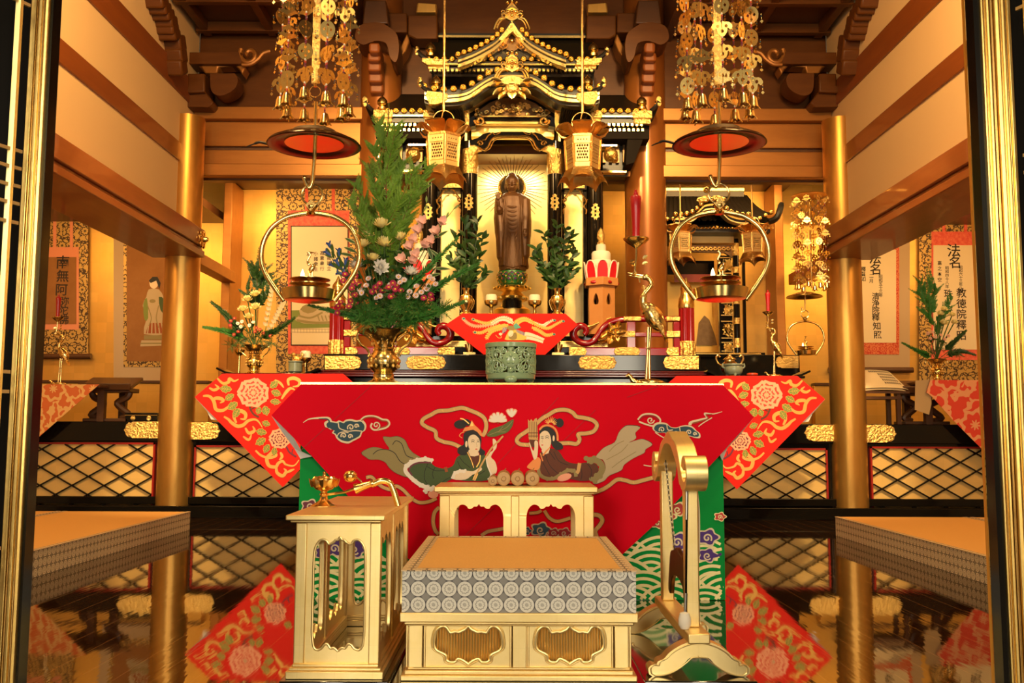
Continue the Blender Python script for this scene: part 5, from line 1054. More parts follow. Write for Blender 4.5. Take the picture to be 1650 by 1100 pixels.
for k, (px, py, r, L, lab) in enumerate(((794, 774, 7.5, .15, 'slim rolled scroll at the left end of the row on the sutra desk'), (811.5, 770, 11, .2, 'second rolled scroll from the left on the sutra desk, next to the slim one'), (834, 770, 11, .2, 'third rolled scroll from the left on the sutra desk'), (858, 771, 11.3, .2, 'rolled scroll at the right end of the row on the sutra desk'))):
    rr = m_px(r, 3.8); cx = at(px, 780, 3.8).x; c = V((cx, 3.8, DZ + rr)); R = Matrix.Rotation(-pi / 2, 3, 'X')
    t = thing('sutra_scroll', (cx, 3.8 + L / 2, DZ), lab, 'scroll', 'rolled scrolls on the desk')
    q = MB(); q.lathe([(rr, .006), (rr, L)], c, SCRB, 28, R); q.build('silk_roll', t)
    q = MB(); q.lathe([(0, -.004), (rr * .26, -.004), (rr * .3, .0), (rr * .34, .002), (rr * .36, 0), (rr * .8, 0), (rr * .93, .002), (rr, .008)], c, SCR, 28, R); q.build('wooden_end', t)
    q = MB(); q.tube([c + V((rr * .3 * sin(a * .7), .06 + .012 * a, rr * (1.02 + .35 * sin(a * pi / 4)))) for a in (0, 1, 2, 3, 4)], .0018, SCRB, 6); q.build('tie_cord', t)
# --- tall gilt stand on the left with the handled incense burner
YS0, YS1 = 2.79, 3.58
st = thing('incense_stand', (at(541, 1000, YS0).x, 3.18, 0), 'tall gilt stand with pierced sides carrying the handled burner, left of the prayer dais', 'stand')
zs = lambda py: at(541, py, YS0).z
xs0, xs1 = at(461.5, 833, YS0).x, at(621, 833, YS0).x; SZ_ = zs(829.5)
q = MB(); q.box(xs0, xs1, YS0 - .01, YS1 + .01, zs(838), SZ_, GOLDM); q.box(xs0 + .012, xs1 - .012, YS0, YS1, zs(842), zs(838), GOLDM); q.build('stand_top', st, bevel=.003)
bx0, bx1 = at(474, 960, YS0 + .02).x, at(612, 960, YS0 + .02).x; fz0, fz1 = zs(1073), zs(843)
q = MB()
for (a, b_, o) in ((1072, 1077, .0), (1077, 1082, -.008), (1082, 1096, -.016)): q.box(bx0 + o, bx1 - o, YS0 + .015 + o, YS1 - .015 - o, max(zs(b_), .02), zs(a), GOLDM) if False else None
for (a, b_, o) in ((1072, 1077, .0), (1077, 1082, -.008), (1082, 1097, -.016)):
    z0_, z1_ = max(zs(b_), .018), zs(a)
    q.box(bx0 + o, bx1 - o, YS0 + .015 + o, YS0 + .05, z0_, z1_, GOLDM); q.box(bx0 + o, bx1 - o, YS1 - .05, YS1 - .015 - o, z0_, z1_, GOLDM)
    q.box(bx0 + o, bx0 + .035, YS0 + .05, YS1 - .05, z0_, z1_, GOLDM); q.box(bx1 - .035, bx1 - o, YS0 + .05, YS1 - .05, z0_, z1_, GOLDM)
q.build('base_moulding', st, bevel=.0025)
q = MB(); q.box(bx0 - .03, bx1 + .035, YS0 - .02, YS1 + .02, 0, .018, FLOORB); q.build('black_plinth', st, bevel=.004)
for xx in (bx0 + .016, bx1 - .016):
    for yy in (YS0 + .04, YS1 - .04):
        q = MB(); q.box(xx - .016, xx + .016, yy - .016, yy + .016, fz0, fz1, GOLDM); q.build('leg', st, bevel=.003)
th = [(0, .56), (.016, .235), (.08, .09), (.16, .035), (.24, .06), (.29, .12), (.37, .09), (.42, .04), (.46, .04), (.5, -.02)]
bh = [(.5, .05), (.42, -.01), (.36, .0), (.3, -.08), (.24, -.06), (.19, .0), (.1, .03), (.03, -.05), (0, -.3)]
def opening(u0, u1, v0, v1):               # ornate upright opening in a (u, v) plane, v up
    w = u1 - u0; A = [(u0 + a * w, v1 - b_ * w) for a, b_ in cr(th, 3)]; B_ = [(u0 + a * w, v0 - b_ * w) for a, b_ in cr(bh, 3)]
    T = A + [(u0 + u1 - x, y) for x, y in A[::-1][1:]]; Bt = [(u0 + u1 - x, y) for x, y in B_[::-1][:-1]] + B_
    return T + Bt
def panel(fn, u0, u1, v0, v1, ops, vec, nm):
    H = [[fn(*p) for p in o] for o in ops]; q = MB(); q.plate([fn(u0, v0), fn(u1, v0), fn(u1, v1), fn(u0, v1)], vec, GOLDM, H); p = q.build(nm, st)
    q = MB()
    for hh in H: q.tube(hh, .0038, GOLDM, 8, True)
    q.build('opening_rim', p)
ox0, ox1 = at(504, 960, YS0 + .03).x, at(588, 960, YS0 + .03).x
for yy, nm in ((YS0 + .03, 'front_panel'), (YS1 - .042, 'back_panel')):
    panel(lambda u, v: V((u, yy, v)), bx0 + .028, bx1 - .028, fz0, fz1, [opening(ox0, ox1, zs(1048), zs(868))], (0, .012, 0), nm)
ym = (YS0 + YS1) / 2
for xx, nm in ((bx0 + .01, 'side_panel'), (bx1 - .022, 'side_panel')):
    panel(lambda u, v: V((xx, u, v)), YS0 + .05, YS1 - .05, fz0, fz1, [opening(YS0 + .09, ym - .05, zs(1048), zs(868)), opening(ym + .05, YS1 - .09, zs(1048), zs(868))], (.012, 0, 0), nm)
    q = MB(); q.box(xx - .004, xx + .016, ym - .014, ym + .014, fz0, fz1, GOLDM); q.build('mullion', st, bevel=.002)
# handled incense burner on it
YB_ = 3.12
P_ = lambda x, y, Y=YB_: at(x, y, Y)
def on(z, px, py): p = atz(px, py, z); return p
GILT = mat('smooth_gilt', (.88, .5, .15), .24, 1, var=(30, .3, (.94, .6, .22)))
hb = thing('handled_incense_burner', V((P_(522, 812).x, YB_, SZ_)), 'golden lotus-shaped incense burner with long bent handle on the tall gilt stand', 'incense burner')
c0 = V((P_(522, 800).x, YB_, SZ_)); u_ = m_px(1, YB_)
q = MB(); q.lathe([(20 * u_, 0), (20 * u_, 1 * u_), (14 * u_, 4 * u_), (7 * u_, 9 * u_), (5 * u_, 15 * u_), (6.5 * u_, 17 * u_), (6.5 * u_, 19 * u_), (4.5 * u_, 21 * u_), (5 * u_, 24 * u_)], c0, GILT, 32, None, (6, .06)); q.build('foot', hb)
q = MB(); q.lathe([(4 * u_, 23 * u_), (14 * u_, 27 * u_), (21 * u_, 35 * u_), (19 * u_, 43 * u_), (14 * u_, 46 * u_), (5 * u_, 47 * u_), (2.5 * u_, 48 * u_), (2.2 * u_, 51 * u_), (3 * u_, 53 * u_), (0, 55 * u_)], c0, GILT, 36); bo = q.build('bowl', hb)
q = MB()
for row, (zr, rr, n, L, tilt) in enumerate(((25, 11, 9, 15, 1.2), (30, 21, 11, 14, .45), (37, 22, 11, 12, -.45))):
    for k in range(n):
        a = 2 * pi * (k + .5 * (row % 2)) / n; o = V((cos(a), sin(a), 0)); dv = V((o.x * tilt, o.y * tilt, 1)); q.leaf(c0 + o * rr * u_ + V((0, 0, zr * u_)), dv, o + V((0, 0, -.3)), L * u_, 13.5 * u_, GILT, curl=-.15, fold=-.4, nseg=6)
q.build('petal', bo, recalc=False)
def hz(px, dz): p = at(px, 800, YB_); return V((p.x, YB_, SZ_ + dz * u_))
q = MB(); q.tube([hz(527, 18), hz(555, 22), hz(578, 30)], [2 * u_, 2 * u_, 2.6 * u_], GILT, 8)
q.lathe([(9 * u_, 0), (6.5 * u_, 10 * u_), (5 * u_, 26 * u_), (7 * u_, 28 * u_), (6 * u_, 31 * u_)], hz(572, 27), GILT, 12, Euler((0, rad(72), 0)).to_matrix())
q.tube(cr([hz(602, 35), hz(614, 40), hz(627, 37), hz(634, 25), hz(639, 10), hz(642, 1)], 5), [5.0 * u_] * 26, BRASS, 14); q.build('handle', hb)
q = MB(); q.tube(cr([hz(581, 33), hz(582, 38), hz(577, 43), hz(572, 46)], 4), 1.4 * u_, GILT, 7); q.ball(hz(564, 47), (11 * u_, 11 * u_, 9.5 * u_), GILT, 16, 10)
for k in range(7): a = 2 * pi * k / 7; q.ball(hz(564, 47) + V((-6 * u_, cos(a) * 6 * u_, sin(a) * 5 * u_)), 3 * u_, GILT, 8, 5)
q.build('lotus_bud', hb)
# --- chime stand on the right
XK = .556; ks = thing('chime_stand', (XK, 3.14, 0), 'gilt chime stand with curled arched top and hanging dark chime, right of the prayer dais', 'chime stand')
q = MB(); q.box(XK - .17, XK + .16, 2.78, 3.5, 0, .02, FLOORB); q.build('black_plinth', ks, bevel=.004)
FZ = .02
fh = [(1042, 1088), (1041, 1079), (1047, 1073), (1054, 1075), (1056, 1068), (1066, 1063), (1073, 1055), (1082, 1048), (1092, 1042), (1104, 1037), (1116, 1034), (1123, 1033)]
fl = [(1123, 1062), (1108, 1062), (1100, 1070), (1088, 1080), (1074, 1088), (1058, 1092), (1048, 1092)]
half = cr(fh, 3); lowr = cr(fl, 3)
foot = half + [(2246 - x, y) for x, y in half[::-1][1:]] + [(2246 - x, y) for x, y in lowr[::-1][:-1]] + lowr
def footplate(Y, nm):
    p0 = at(1123, 1092, 2.83); q = MB(); P = []
    for x, y in foot: p = at(x, y, 2.83); P.append(V((p.x - p0.x + XK, Y, p.z - p0.z + FZ)))
    q.plate(P, (0, .055, 0), GOLDM); f = q.build(nm, ks, bevel=.005)
    q = MB(); q.tube([p + V((0, -.001, 0)) + (V((XK, Y, FZ + .055)) - p).normalized() * .008 for p in P], .0022, GOLDM, 6, True); q.build('foot_bead', f)
footplate(2.83, 'foot'); footplate(3.41, 'foot')
q = MB(); q.box(XK - .033, XK + .033, 2.82, 3.47, .115, .145, GOLDM); q.box(XK - .025, XK + .025, 2.88, 3.41, .1, .118, GOLDM); q.build('base_beam', ks, bevel=.004)
for yy in (2.93, 3.38):
    q = MB(); q.box(XK - .021, XK + .021, yy - .02, yy + .02, .145, .6, GOLDM); q.build('post', ks, bevel=.004)
arc_c = []
def arch_pt(t):                             # centreline in (y, z)
    return t
CL = cr([(2.885, .626), (2.868, .65), (2.84, .645), (2.825, .615), (2.84, .585), (2.88, .575), (2.925, .6), (2.96, .645), (3.02, .685), (3.09, .71), (3.155, .722), (3.22, .71), (3.29, .685), (3.35, .645), (3.385, .6), (3.43, .575), (3.47, .585), (3.485, .615), (3.47, .645), (3.442, .65), (3.425, .626)], 5)
q = MB(); n = len(CL); rows = []
for i, (y, z) in enumerate(CL):
    a, b_ = CL[max(i - 1, 0)], CL[min(i + 1, n - 1)]; d = V((0, b_[0] - a[0], b_[1] - a[1])).normalized(); nn = V((0, -d.z, d.y)); t = i / (n - 1)
    th_ = .0165 + .006 * abs(sin(t * 9 * pi)) ** 2 if .28 < t < .72 else .0155
    w = .034
    c = V((XK, y, z)); rows.append([q.bm.verts.new(c + nn * th_ + V((s_ * w * (.9 if s_ else 1), 0, 0)) - nn * (.004 if s_ else 0)) for s_ in (-1, -.55, .55, 1)] + [q.bm.verts.new(c - nn * th_ + V((s_ * w, 0, 0))) for s_ in (1, -1)])
for A, B_ in zip(rows, rows[1:]):
    for k in range(6): q.face([A[k], A[(k + 1) % 6], B_[(k + 1) % 6], B_[k]], GOLDM)
q.face(rows[0], GOLDM); q.face(rows[-1], GOLDM); q.build('arched_top', ks, bevel=.002)
def chain(q, a, b_, n, r, m1, m2, sag=.0):
    a, b_ = V(a), V(b_)
    for k in range(n):
        t0, t1 = k / n, (k + 1.25) / n; p0, p1 = a.lerp(b_, t0), a.lerp(b_, t1); p0.z -= sag * sin(pi * t0); p1.z -= sag * sin(pi * t1)
        s_ = V((r * 1.2, 0, 0)) if k % 2 else V((0, r * 1.2, 0)); q.tube([p0, p0.lerp(p1, .3) + s_, p0.lerp(p1, .7) + s_, p1, p0.lerp(p1, .7) - s_, p0.lerp(p1, .3) - s_], r * .55, m1 if k % 2 else m2, 5, True)
CW = mat('white_cord', (.62, .52, .36), .7); CB = mat('black_cord', (.03, .025, .02), .6)
q = MB(); chain(q, (XK - .01, 3.33, .64), (XK - .004, 3.2, .34), 34, .0035, CW, CB); chain(q, (XK + .012, 2.96, .6), (XK + .008, 3.04, .34), 34, .0035, CW, CB); q.tube(cr([(XK + .02, 2.95, .59), (XK + .026, 2.93, .5), (XK + .024, 2.925, .38), (XK + .028, 2.95, .36)], 5), .004, CW, 6); q.build('cord', ks)
KEI = mat('dark_bronze_chime', (.05, .022, .008), .32, .9, var=(25, .3, (.1, .045, .015)))
q = MB(); o_ = [(3.0, .33), (3.06, .345), (3.12, .36), (3.18, .345), (3.24, .33), (3.27, .27), (3.29, .2), (3.25, .19), (3.235, .225), (3.2, .255), (3.12, .265), (3.04, .255), (3.005, .225), (2.99, .17), (2.95, .16), (2.97, .26)]
q.plate([(XK - .012, y, z) for y, z in cr(o_, 3, True)], (.014, 0, 0), KEI); q.build('chime', ks, bevel=.003)
ms = thing('chime_mallet', (XK - .03, 2.9, .14), 'black mallet with white felt head leaning on the gilt chime stand', 'mallet')
q = MB(); q.tube([(XK - .024, 2.896, .22), (XK - .014, 2.905, .56)], .0035, BLACK, 8); q.build('shaft', ms)
q = MB(); q.tube([(XK - .0275, 2.892, .185), (XK - .023, 2.896, .25)], .0048, mat('steel', (.5, .48, .45), .3, 1), 8); q.tube([(XK - .017, 2.902, .47), (XK - .014, 2.905, .565)], .0048, mat('steel', (.5, .48, .45), .3, 1), 8); q.build('ferrule', ms)
q = MB(); q.lathe([(.004, .05), (.014, .046), (.019, .03), (.019, .012), (.012, 0), (0, -.001)], (XK - .03, 2.888, .146), mat('felt', (.75, .7, .6), .9), 16); q.build('felt_head', ms)
# --- gilt folding doors at the room's entrance
def door(sg, hx, label):
    t = thing('entrance_door', (hx, 1.62, 0), label, 'door'); t['kind'] = 'structure'
    return t
for sg, side in ((-1, 'left'), (1, 'right')):
    xin = at(73 if sg < 0 else 1577, 550, 1.64).x
    d_ = bpy.data.objects.new('door_1' if sg < 0 else 'door_2', None); C.objects.link(d_); d_.location = (xin, 1.62, 0); d_['kind'] = 'structure'; d_['label'] = f'black lacquered door frame with gold mouldings and open lattice leaf on the {side}'
    top = 2.4
    f = lambda px, Y=1.64: at(px if sg < 0 else mirr(px), 550, Y).x
    q = MB(); xs = sorted((f(-160), at(71.5 if sg < 0 else 1579, 550, 1.68).x)); q.box(xs[0], xs[1], 1.65, 1.68, 0, top, mat('door_black', (.006, .005, .004), .15, 0, spec=.2)); q.build('black_jamb', d_)
    if sg > 0:
        q = MB(); xs = sorted((f(71, 1.68), f(76.5, 1.69))); q.box(xs[0], xs[1], 1.681, 1.69, 0, top, mat('lit_edge_orange', (.75, .38, .05), .4, .6)); q.build('gold_edge', d_)  # light on the black stile's edge, painted as an orange strip
    q = MB()
    rib = ((20, 29, 1.642, GOLD), (29, 33, 1.647, BRASSD), (33, 39, 1.642, GOLD), (39.5, 44, 1.645, BRASSD), (44, 50, 1.642, GOLD)) if sg < 0 else ((41, 45, 1.645, GOLD), (36, 41, 1.647, BRASSD), (31, 36, 1.643, GOLD), (25, 30, 1.647, BRASSD), (15, 22, 1.642, GOLD), (11, 15, 1.645, BRASSD), (6, 11, 1.642, GOLD), (1, 6, 1.645, BRASSD), (-5, 1, 1.642, GOLD))
    for p0, p1, Y, m in rib:
        xs = sorted((f(p0, Y), f(p1, Y))); q.box(xs[0], xs[1], Y, 1.66, 0, top, m)
    q.build('gold_moulding', d_, bevel=.0015)
    # lattice leaf folded back towards the camera
    a0 = V((f(1 if sg < 0 else -32, 1.6), 1.6, 0)); dr = V((sg * .42, -.9, 0)).normalized()
    q = MB()
    for s_ in (.0, .1, .22, .34):
        c = a0 + dr * s_; q.bar(c, c + V((0, 0, top)), .009, .009, GOLDM, (1, 0, 0))
    for py in (2, 240, 268, 297, 325, 356, 598, 630, 885, 912, 935, 1080):
        z = at(30, py, 1.6).z; q.bar(a0 - dr * .02 + V((0, 0, z)), a0 + dr * .5 + V((0, 0, z)), .005, .006, GOLDM)
    q.build('lattice', d_)
# ================================================================ vessels on the front table
YV = 4.42
FLAME = mat('flame', (1, .6, .2), .5, emit=((1, .62, .22), 14))
def lathe_px(q, cx, base_y, prof, Y, m, n=28, z0=None, flute=None, sy=1):
    u = m_px(1, Y); c = at(cx, base_y, Y); c = V((c.x, Y, c.z if z0 is None else z0)); q.lathe([(r * u, h * u) for r, h in prof], c, m, n, None, flute, 1, sy); return c, u
def vase(px, z0, Y, s, name_label, group=None, m=BRASS):
    u = m_px(1, Y) * s; x = at(px, 612, Y).x; c = V((x, Y, z0)); t = thing('flower_vase', c, name_label, 'vase', group)
    q = MB(); q.lathe([(r * u, h * u) for r, h in [(31, 0), (31, 2), (27, 4), (18, 8), (16, 12), (17, 17), (15, 19), (22, 26), (26, 34), (25, 43), (20, 50), (17, 54), (18, 57), (16, 60), (19, 70), (26, 79), (37, 86), (39, 88), (37, 89), (30, 84), (18, 74)]], c, m, 40); q.build('body', t)
    q = MB()
    for k in range(16):
        a = 2 * pi * k / 16
        for (r, h, w) in ((24.5, 30, 4.5), (25.5, 38, 4.5), (20, 66, 3)): q.ball(c + V((cos(a) * r * u, sin(a) * r * u, h * u)), (w * .5 * u, w * .5 * u, w * .8 * u), GOLDC, 7, 5)
    q.build('relief_band', t)
    for sg in (-1, 1):
        q = MB(); q.tube(cr([c + V((sg * r * u, 0, h * u)) for r, h in ((21, 72), (31, 81), (41, 84), (44, 76), (38, 66), (30, 60), (24, 52), (26, 46))], 4), [2.2 * u] * 29, m, 8); q.build('handle', t)
    return t, c, u
vz, vc, vu = vase(618, TZ, YV, 1.0, 'large brass flower vase with curled handles at the left end of the front table')
# celadon burner with pierced wall
t = thing('celadon_burner', V((at(823, 612, 4.36).x, 4.36, TZ)), 'green celadon incense burner with pierced scrolling wall in the middle of the front table', 'incense burner')
c = V(t.location); u = m_px(1, 4.36); H = 66; Rr = 40.5
q = MB(); q.lathe([(Rr * .92 * u, 7 * u), (Rr * .97 * u, 9 * u), (Rr * .985 * u, 17 * u), (Rr * .95 * u, 18 * u), (Rr * .9 * u, 16 * u), (0, 15 * u)], c, CELADON, 48)
for k in range(3):
    a = -pi / 2 + 2 * pi * k / 3; q.ball(c + V((cos(a) * Rr * .9 * u, sin(a) * Rr * .9 * u, 7 * u)), (10 * u if k == 0 else 6 * u, 5 * u, 7 * u), CELADON, 14, 8)
q.build('base', t)
q = MB(); q.lathe([(Rr * .99 * u, 58 * u), (Rr * 1.02 * u, 59 * u), (Rr * 1.03 * u, 65 * u), (Rr * 1.0 * u, H * u), (Rr * .94 * u, H * u), (Rr * .93 * u, 58 * u)], c, CELADON, 48); q.build('rim', t)
q = MB(); rnd = random.Random(5)
def cyl(a, h, r=Rr * .97): return c + V((cos(a) * r * u, sin(a) * r * u, h * u))
def cring(a0, h0, r, w, k=14, arc=2 * pi, st=0, shrink=0): q.tube([cyl(a0 + cos(st + arc * i / k) * r * (1 - shrink * i / k) / Rr, h0 + sin(st + arc * i / k) * r * (1 - shrink * i / k)) for i in range(k + (0 if shrink or arc < 6 else 0) + (1 if arc < 6.2 or shrink else 0))], w * u, CELADON, 6, not (shrink or arc < 6.2))
for m4 in range(3):
    a = -pi / 2 + 2 * pi * m4 / 3; q.lathe([(0, 0), (12 * u, 0), (13 * u, 1.5 * u), (11 * u, 2.6 * u), (5 * u, 3.2 * u), (0, 4.2 * u)], cyl(a, 38, Rr * .96), CELADON, 20, V((0, 0, 1)).rotation_difference(V((cos(a), sin(a), 0))).to_matrix())
    for k in range(5): b_ = 2 * pi * k / 5 + .3; q.ball(cyl(a + cos(b_) * 6 / Rr, 38 + sin(b_) * 6, Rr * 1.02), (3 * u, 2 * u, 3 * u), CELADON, 8, 5)
    for da, h, r, w in ((.36, 40, 5, 1.3), (.3, 50, 5.2, 1.3), (.3, 26, 5.2, 1.3), (.0, 54, 5, 1.3), (.0, 22, 4.6, 1.3), (.62, 46, 8, 1.5), (.62, 28, 8.5, 1.5), (.95, 37, 8, 1.5), (1.15, 50, 6, 1.4), (1.1, 24, 6.5, 1.4), (.42, 53, 4.5, 1.3), (.42, 22, 4.5, 1.3), (.8, 55, 3.6, 1.2), (.85, 20, 3.6, 1.2)):
        for sg in (1, -1):
            if sg * da > 1.0 and sg < 0: pass
            cring(a + sg * da, h, r, w); cring(a + sg * da, h, r * .62, w * .9, 16, 7, rnd.uniform(0, 6), .75)
for k in range(26):
    a = 2 * pi * k / 26; q.tube([cyl(a + .06 * sin(i * 1.2 + k), 17 + i * 5.3) for i in range(9)], 1.15 * u, CELADON, 6)
q.build('pierced_wall', t)
q = MB(); q.lathe([(Rr * .55 * u, 17 * u), (Rr * .72 * u, 24 * u), (Rr * .72 * u, 50 * u), (Rr * .62 * u, 50 * u), (Rr * .6 * u, 30 * u), (0, 28 * u)], c, BRASSD, 32); q.build('brass_liner', t)
# crane candlestick on a turtle
def crane(px, z0, Y, s, label, flip=1, candle=True, lotus=True):
    u = m_px(1, Y) * s; c = V((at(px, 612, Y).x, Y, z0)); P = lambda x, h, d=0: c + V((x * flip * u, d * u, h * u))
    t = thing('crane_candlestick', c, label, 'candlestick', 'crane candlesticks')
    q = MB(); q.ball(P(0, 5), (24 * u, 13 * u, 6.5 * u), BRASS, 20, 10); q.tube(cr([P(-18, 5), P(-27, 8), P(-31, 14), P(-35, 17), P(-38, 15)], 3), [5 * u] * 4 + [3.6 * u] * 6 + [2.4 * u] * 3, BRASS, 10)
    for (x, d) in ((-16, 10), (-16, -10), (17, 10), (17, -10)): q.ball(P(x, 2.2, d), (8 * u, 5 * u, 2.2 * u), BRASS, 10, 6)
    q.tube([P(22, 4), P(30, 3), P(37, 2.5)], [3 * u, 2 * u, .8 * u], BRASS, 8); q.build('turtle', t)
    q = MB()
    for (x0, x1, d) in ((-6, -2, -2), (0, 2, 3)): q.tube([P(x1, 95, d), P(x0 * .5, 60, d), P(x0, 11, d)], [2.8 * u, 2.1 * u, 2.3 * u], BRASS, 9); q.ball(P(x0 * .5, 60, d), 2.7 * u, BRASS, 8, 6)
    q.build('legs', t)
    q = MB(); rr = Euler((0, -flip * rad(-38), 0)).to_matrix()
    q.ball(P(8, 112), (15 * u, 13 * u, 26 * u), BRASS, 22, 14, Euler((0, flip * rad(-32), 0)).to_matrix())
    q.tube(cr([P(-3, 122), P(-9, 134), P(-8, 148), P(0, 158), P(4, 166), P(0, 175), P(-6, 178)], 5), [10 * u, 9 * u, 8 * u, 7.4 * u, 6.8 * u] + [6 * u] * 5 + [4.6 * u] * 10 + [4.4 * u] * 6 + [4.8 * u] * 5, BRASS, 12)
    q.ball(P(-5, 177), (7 * u, 5 * u, 5 * u), BRASS, 12, 8); b = q.build('body', t, remesh=.0035 * s * Y / 4.4)
    q = MB(); q.tube([P(-9, 178), P(-20, 181), P(-34, 184)], [2.6 * u, 1.9 * u, .7 * u], BRASS, 8); q.tube([P(-9, 175.5), P(-20, 177.5), P(-33, 180)], [2.2 * u, 1.5 * u, .7 * u], BRASS, 8); q.build('beak', t)
    q = MB()
    for side in (-1, 1):
        for k in range(11):
            t_ = k / 10; q.leaf(P(1 + 6 * t_, 128 - 4 * t_, side * (13.5 + 1.5 * sin(pi * t_))), P(14 + 12 * t_, 84 - 10 * t_, side * 7) - P(0 + 5 * t_, 126, side * 10), (0, side, .2), (34 + 16 * t_) * u, 7 * u, GOLDC, curl=-.1, fold=-.3, nseg=5)
    for k in range(7): q.leaf(P(17, 98, (k - 3) * 2), V((flip * (.45 + .03 * abs(k - 3)), (k - 3) * .05, -1)), (flip * 1, 0, .3), 34 * u, 7 * u, GOLDC, curl=-.1, fold=-.3, nseg=5)
    q.build('wing', t, recalc=False)
    if lotus:
        q = MB(); q.tube(cr([P(-14, 168), P(-16, 176), P(-22, 188), P(-21, 200), P(-20, 212), P(-20, 226)], 4), [1.8 * u] * 21, BRASS, 8)
        for (x, h, a) in ((-26, 196, 160), (-14, 198, 20), (-27, 204, 200), (-13, 207, 35), (-14, 164, 280), (-24, 186, 220)): q.leaf(P(x + 4, h), V((flip * cos(rad(a)), -.3, sin(rad(a)))), (0, -1, .3), 10 * u, 7 * u, BRASS, fold=.4)
        q.build('lotus_stem', t, recalc=False)
        q = MB(); q.lathe([(2 * u, 224 * u), (4 * u, 226 * u), (12 * u, 231 * u), (20 * u, 238 * u), (21 * u, 241 * u), (18 * u, 240 * u), (9 * u, 234 * u), (0, 233 * u)], P(-20, 0), BRASS, 32, None, (8, .03)); q.build('drip_pan', t)
        k = thing('candle', P(-20, 236), ('red flared candle on the ' + candle) if isinstance(candle, str) else 'red flared candle', 'candle', 'red candles')
        q = MB(); q.lathe([(5.6 * u, -2 * u), (6.2 * u, 10 * u), (6.6 * u, 30 * u), (8.4 * u, 58 * u), (9.6 * u, 72 * u), (8.6 * u, 75 * u), (4 * u, 77 * u)], P(-20, 236), CANDLE, 28); q.build('wax', k)
        q = MB(); q.lathe([(4 * u, 312 * u), (4 * u, 317 * u), (2.4 * u, 318 * u), (2.2 * u, 322 * u), (0, 323 * u)], P(-20, 0), CANDLE, 14); q.build('wick_stub', k)
    return t
crane(1047, TZ, 4.42, 1.0, 'large brass crane candlestick standing on a turtle at the right end of the front table', candle='large crane candlestick at the right end of the front table')
# ---------------------------------------------------------------- offerings on the small table
def brass_vase(px, z0, Y, label):
    t = thing('brass_vase', V((at(px, 500, Y).x, Y, z0)), label, 'vase', 'offering table vases'); q = MB(); u = m_px(1, Y)
    q.lathe([(r * u, h * u) for r, h in ((11, 0), (11, 2), (6, 5), (5.5, 9), (10.5, 17), (11.5, 24), (9.5, 31), (5, 34), (4.6, 40), (7, 44), (6, 44), (3.6, 40))], t.location, BRASS, 28); q.build('body', t)
    for sg in (-1, 1): q = MB(); q.tube(cr([V(t.location) + V((sg * r * u, 0, h * u)) for r, h in ((11, 27), (13, 22), (11, 14), (8, 8))], 3), 1 * u, BRASS, 7); q.build('handle', t)
    return t
YO = YP_ + .12
def sprig(px, Y, z, tips, label, seed, name='evergreen_branch', W=7.5, L=16):
    rnd = random.Random(seed); u = m_px(1, Y); b0 = V((at(px, 460, Y).x, Y, z)); t = thing(name, b0, label, 'branch', 'leafy branches beside the statue')
    st_ = MB(); lv = MB()
    for (tx, ty) in tips:
        e_ = at(tx, ty, Y + rnd.uniform(-.06, .06)); mid = b0.lerp(e_, .5) + V((rnd.uniform(-.02, .02), rnd.uniform(-.03, .03), 0)); P = cr([b0, mid, e_], 6); st_.tube(P, .0035, LEAFD, 5)
        for i, p in enumerate(P[3:]):
            for k in range(1 + (rnd.random() < .6)):
                a = rnd.uniform(0, 2 * pi); d = (P[min(i + 4, len(P) - 1)] - P[i + 2]).normalized() * .6 + V((cos(a), sin(a) * .8, .25 + rnd.uniform(-.3, .4))); lv.leaf(p, d, V((rnd.uniform(-.6, .6), -1, .6)), rnd.uniform(.8, 1.2) * L * u, W * u, LEAFD, curl=-.2, fold=.25)
    st_.build('stem', t); lv.build('foliage', t, recalc=False); return t
for px, lab, tips, seed in ((756, 'left', ((748, 355), (770, 358), (735, 378), (778, 385), (728, 415), (740, 400), (776, 410), (758, 370), (766, 430), (740, 430), (784, 440), (760, 395)), 3), (898, 'right', ((898, 362), (920, 380), (876, 376), (865, 402), (912, 370), (926, 400), (858, 412), (920, 425), (926, 436), (870, 430), (890, 390), (905, 410), (885, 440)), 4)):
    brass_vase(px - 5 if lab == 'left' else px, UZ, YO, f'small brass vase at the {lab} end of the offering table before the statue'); sprig(px - 4 if lab == 'left' else px, YO, UZ + .19, tips, f'dark glossy leafy branch in the small brass vase on the {lab} of the statue', seed)
for px, lab in ((791.5, 'left'), (861.5, 'right')):
    u = m_px(1, YO); c = V((at(px, 500, YO).x, YO, UZ)); t = thing('rice_cup', c, f'brass footed cup heaped with white rice on the {lab} of the statue', 'offering cup', 'rice cups')
    q = MB(); q.lathe([(r * u, h * u) for r, h in ((7.5, 0), (7.5, 1.5), (3, 4), (2.6, 12), (4, 14), (10, 17), (11.2, 21), (11, 24), (9, 24), (0, 22))], c, BRASS, 28); q.build('cup', t)
    q = MB(); q.lathe([(9 * u, 22 * u), (9.3 * u, 31 * u), (8 * u, 33.5 * u), (0, 34 * u)], c, CREAM, 24); q.build('rice', t)
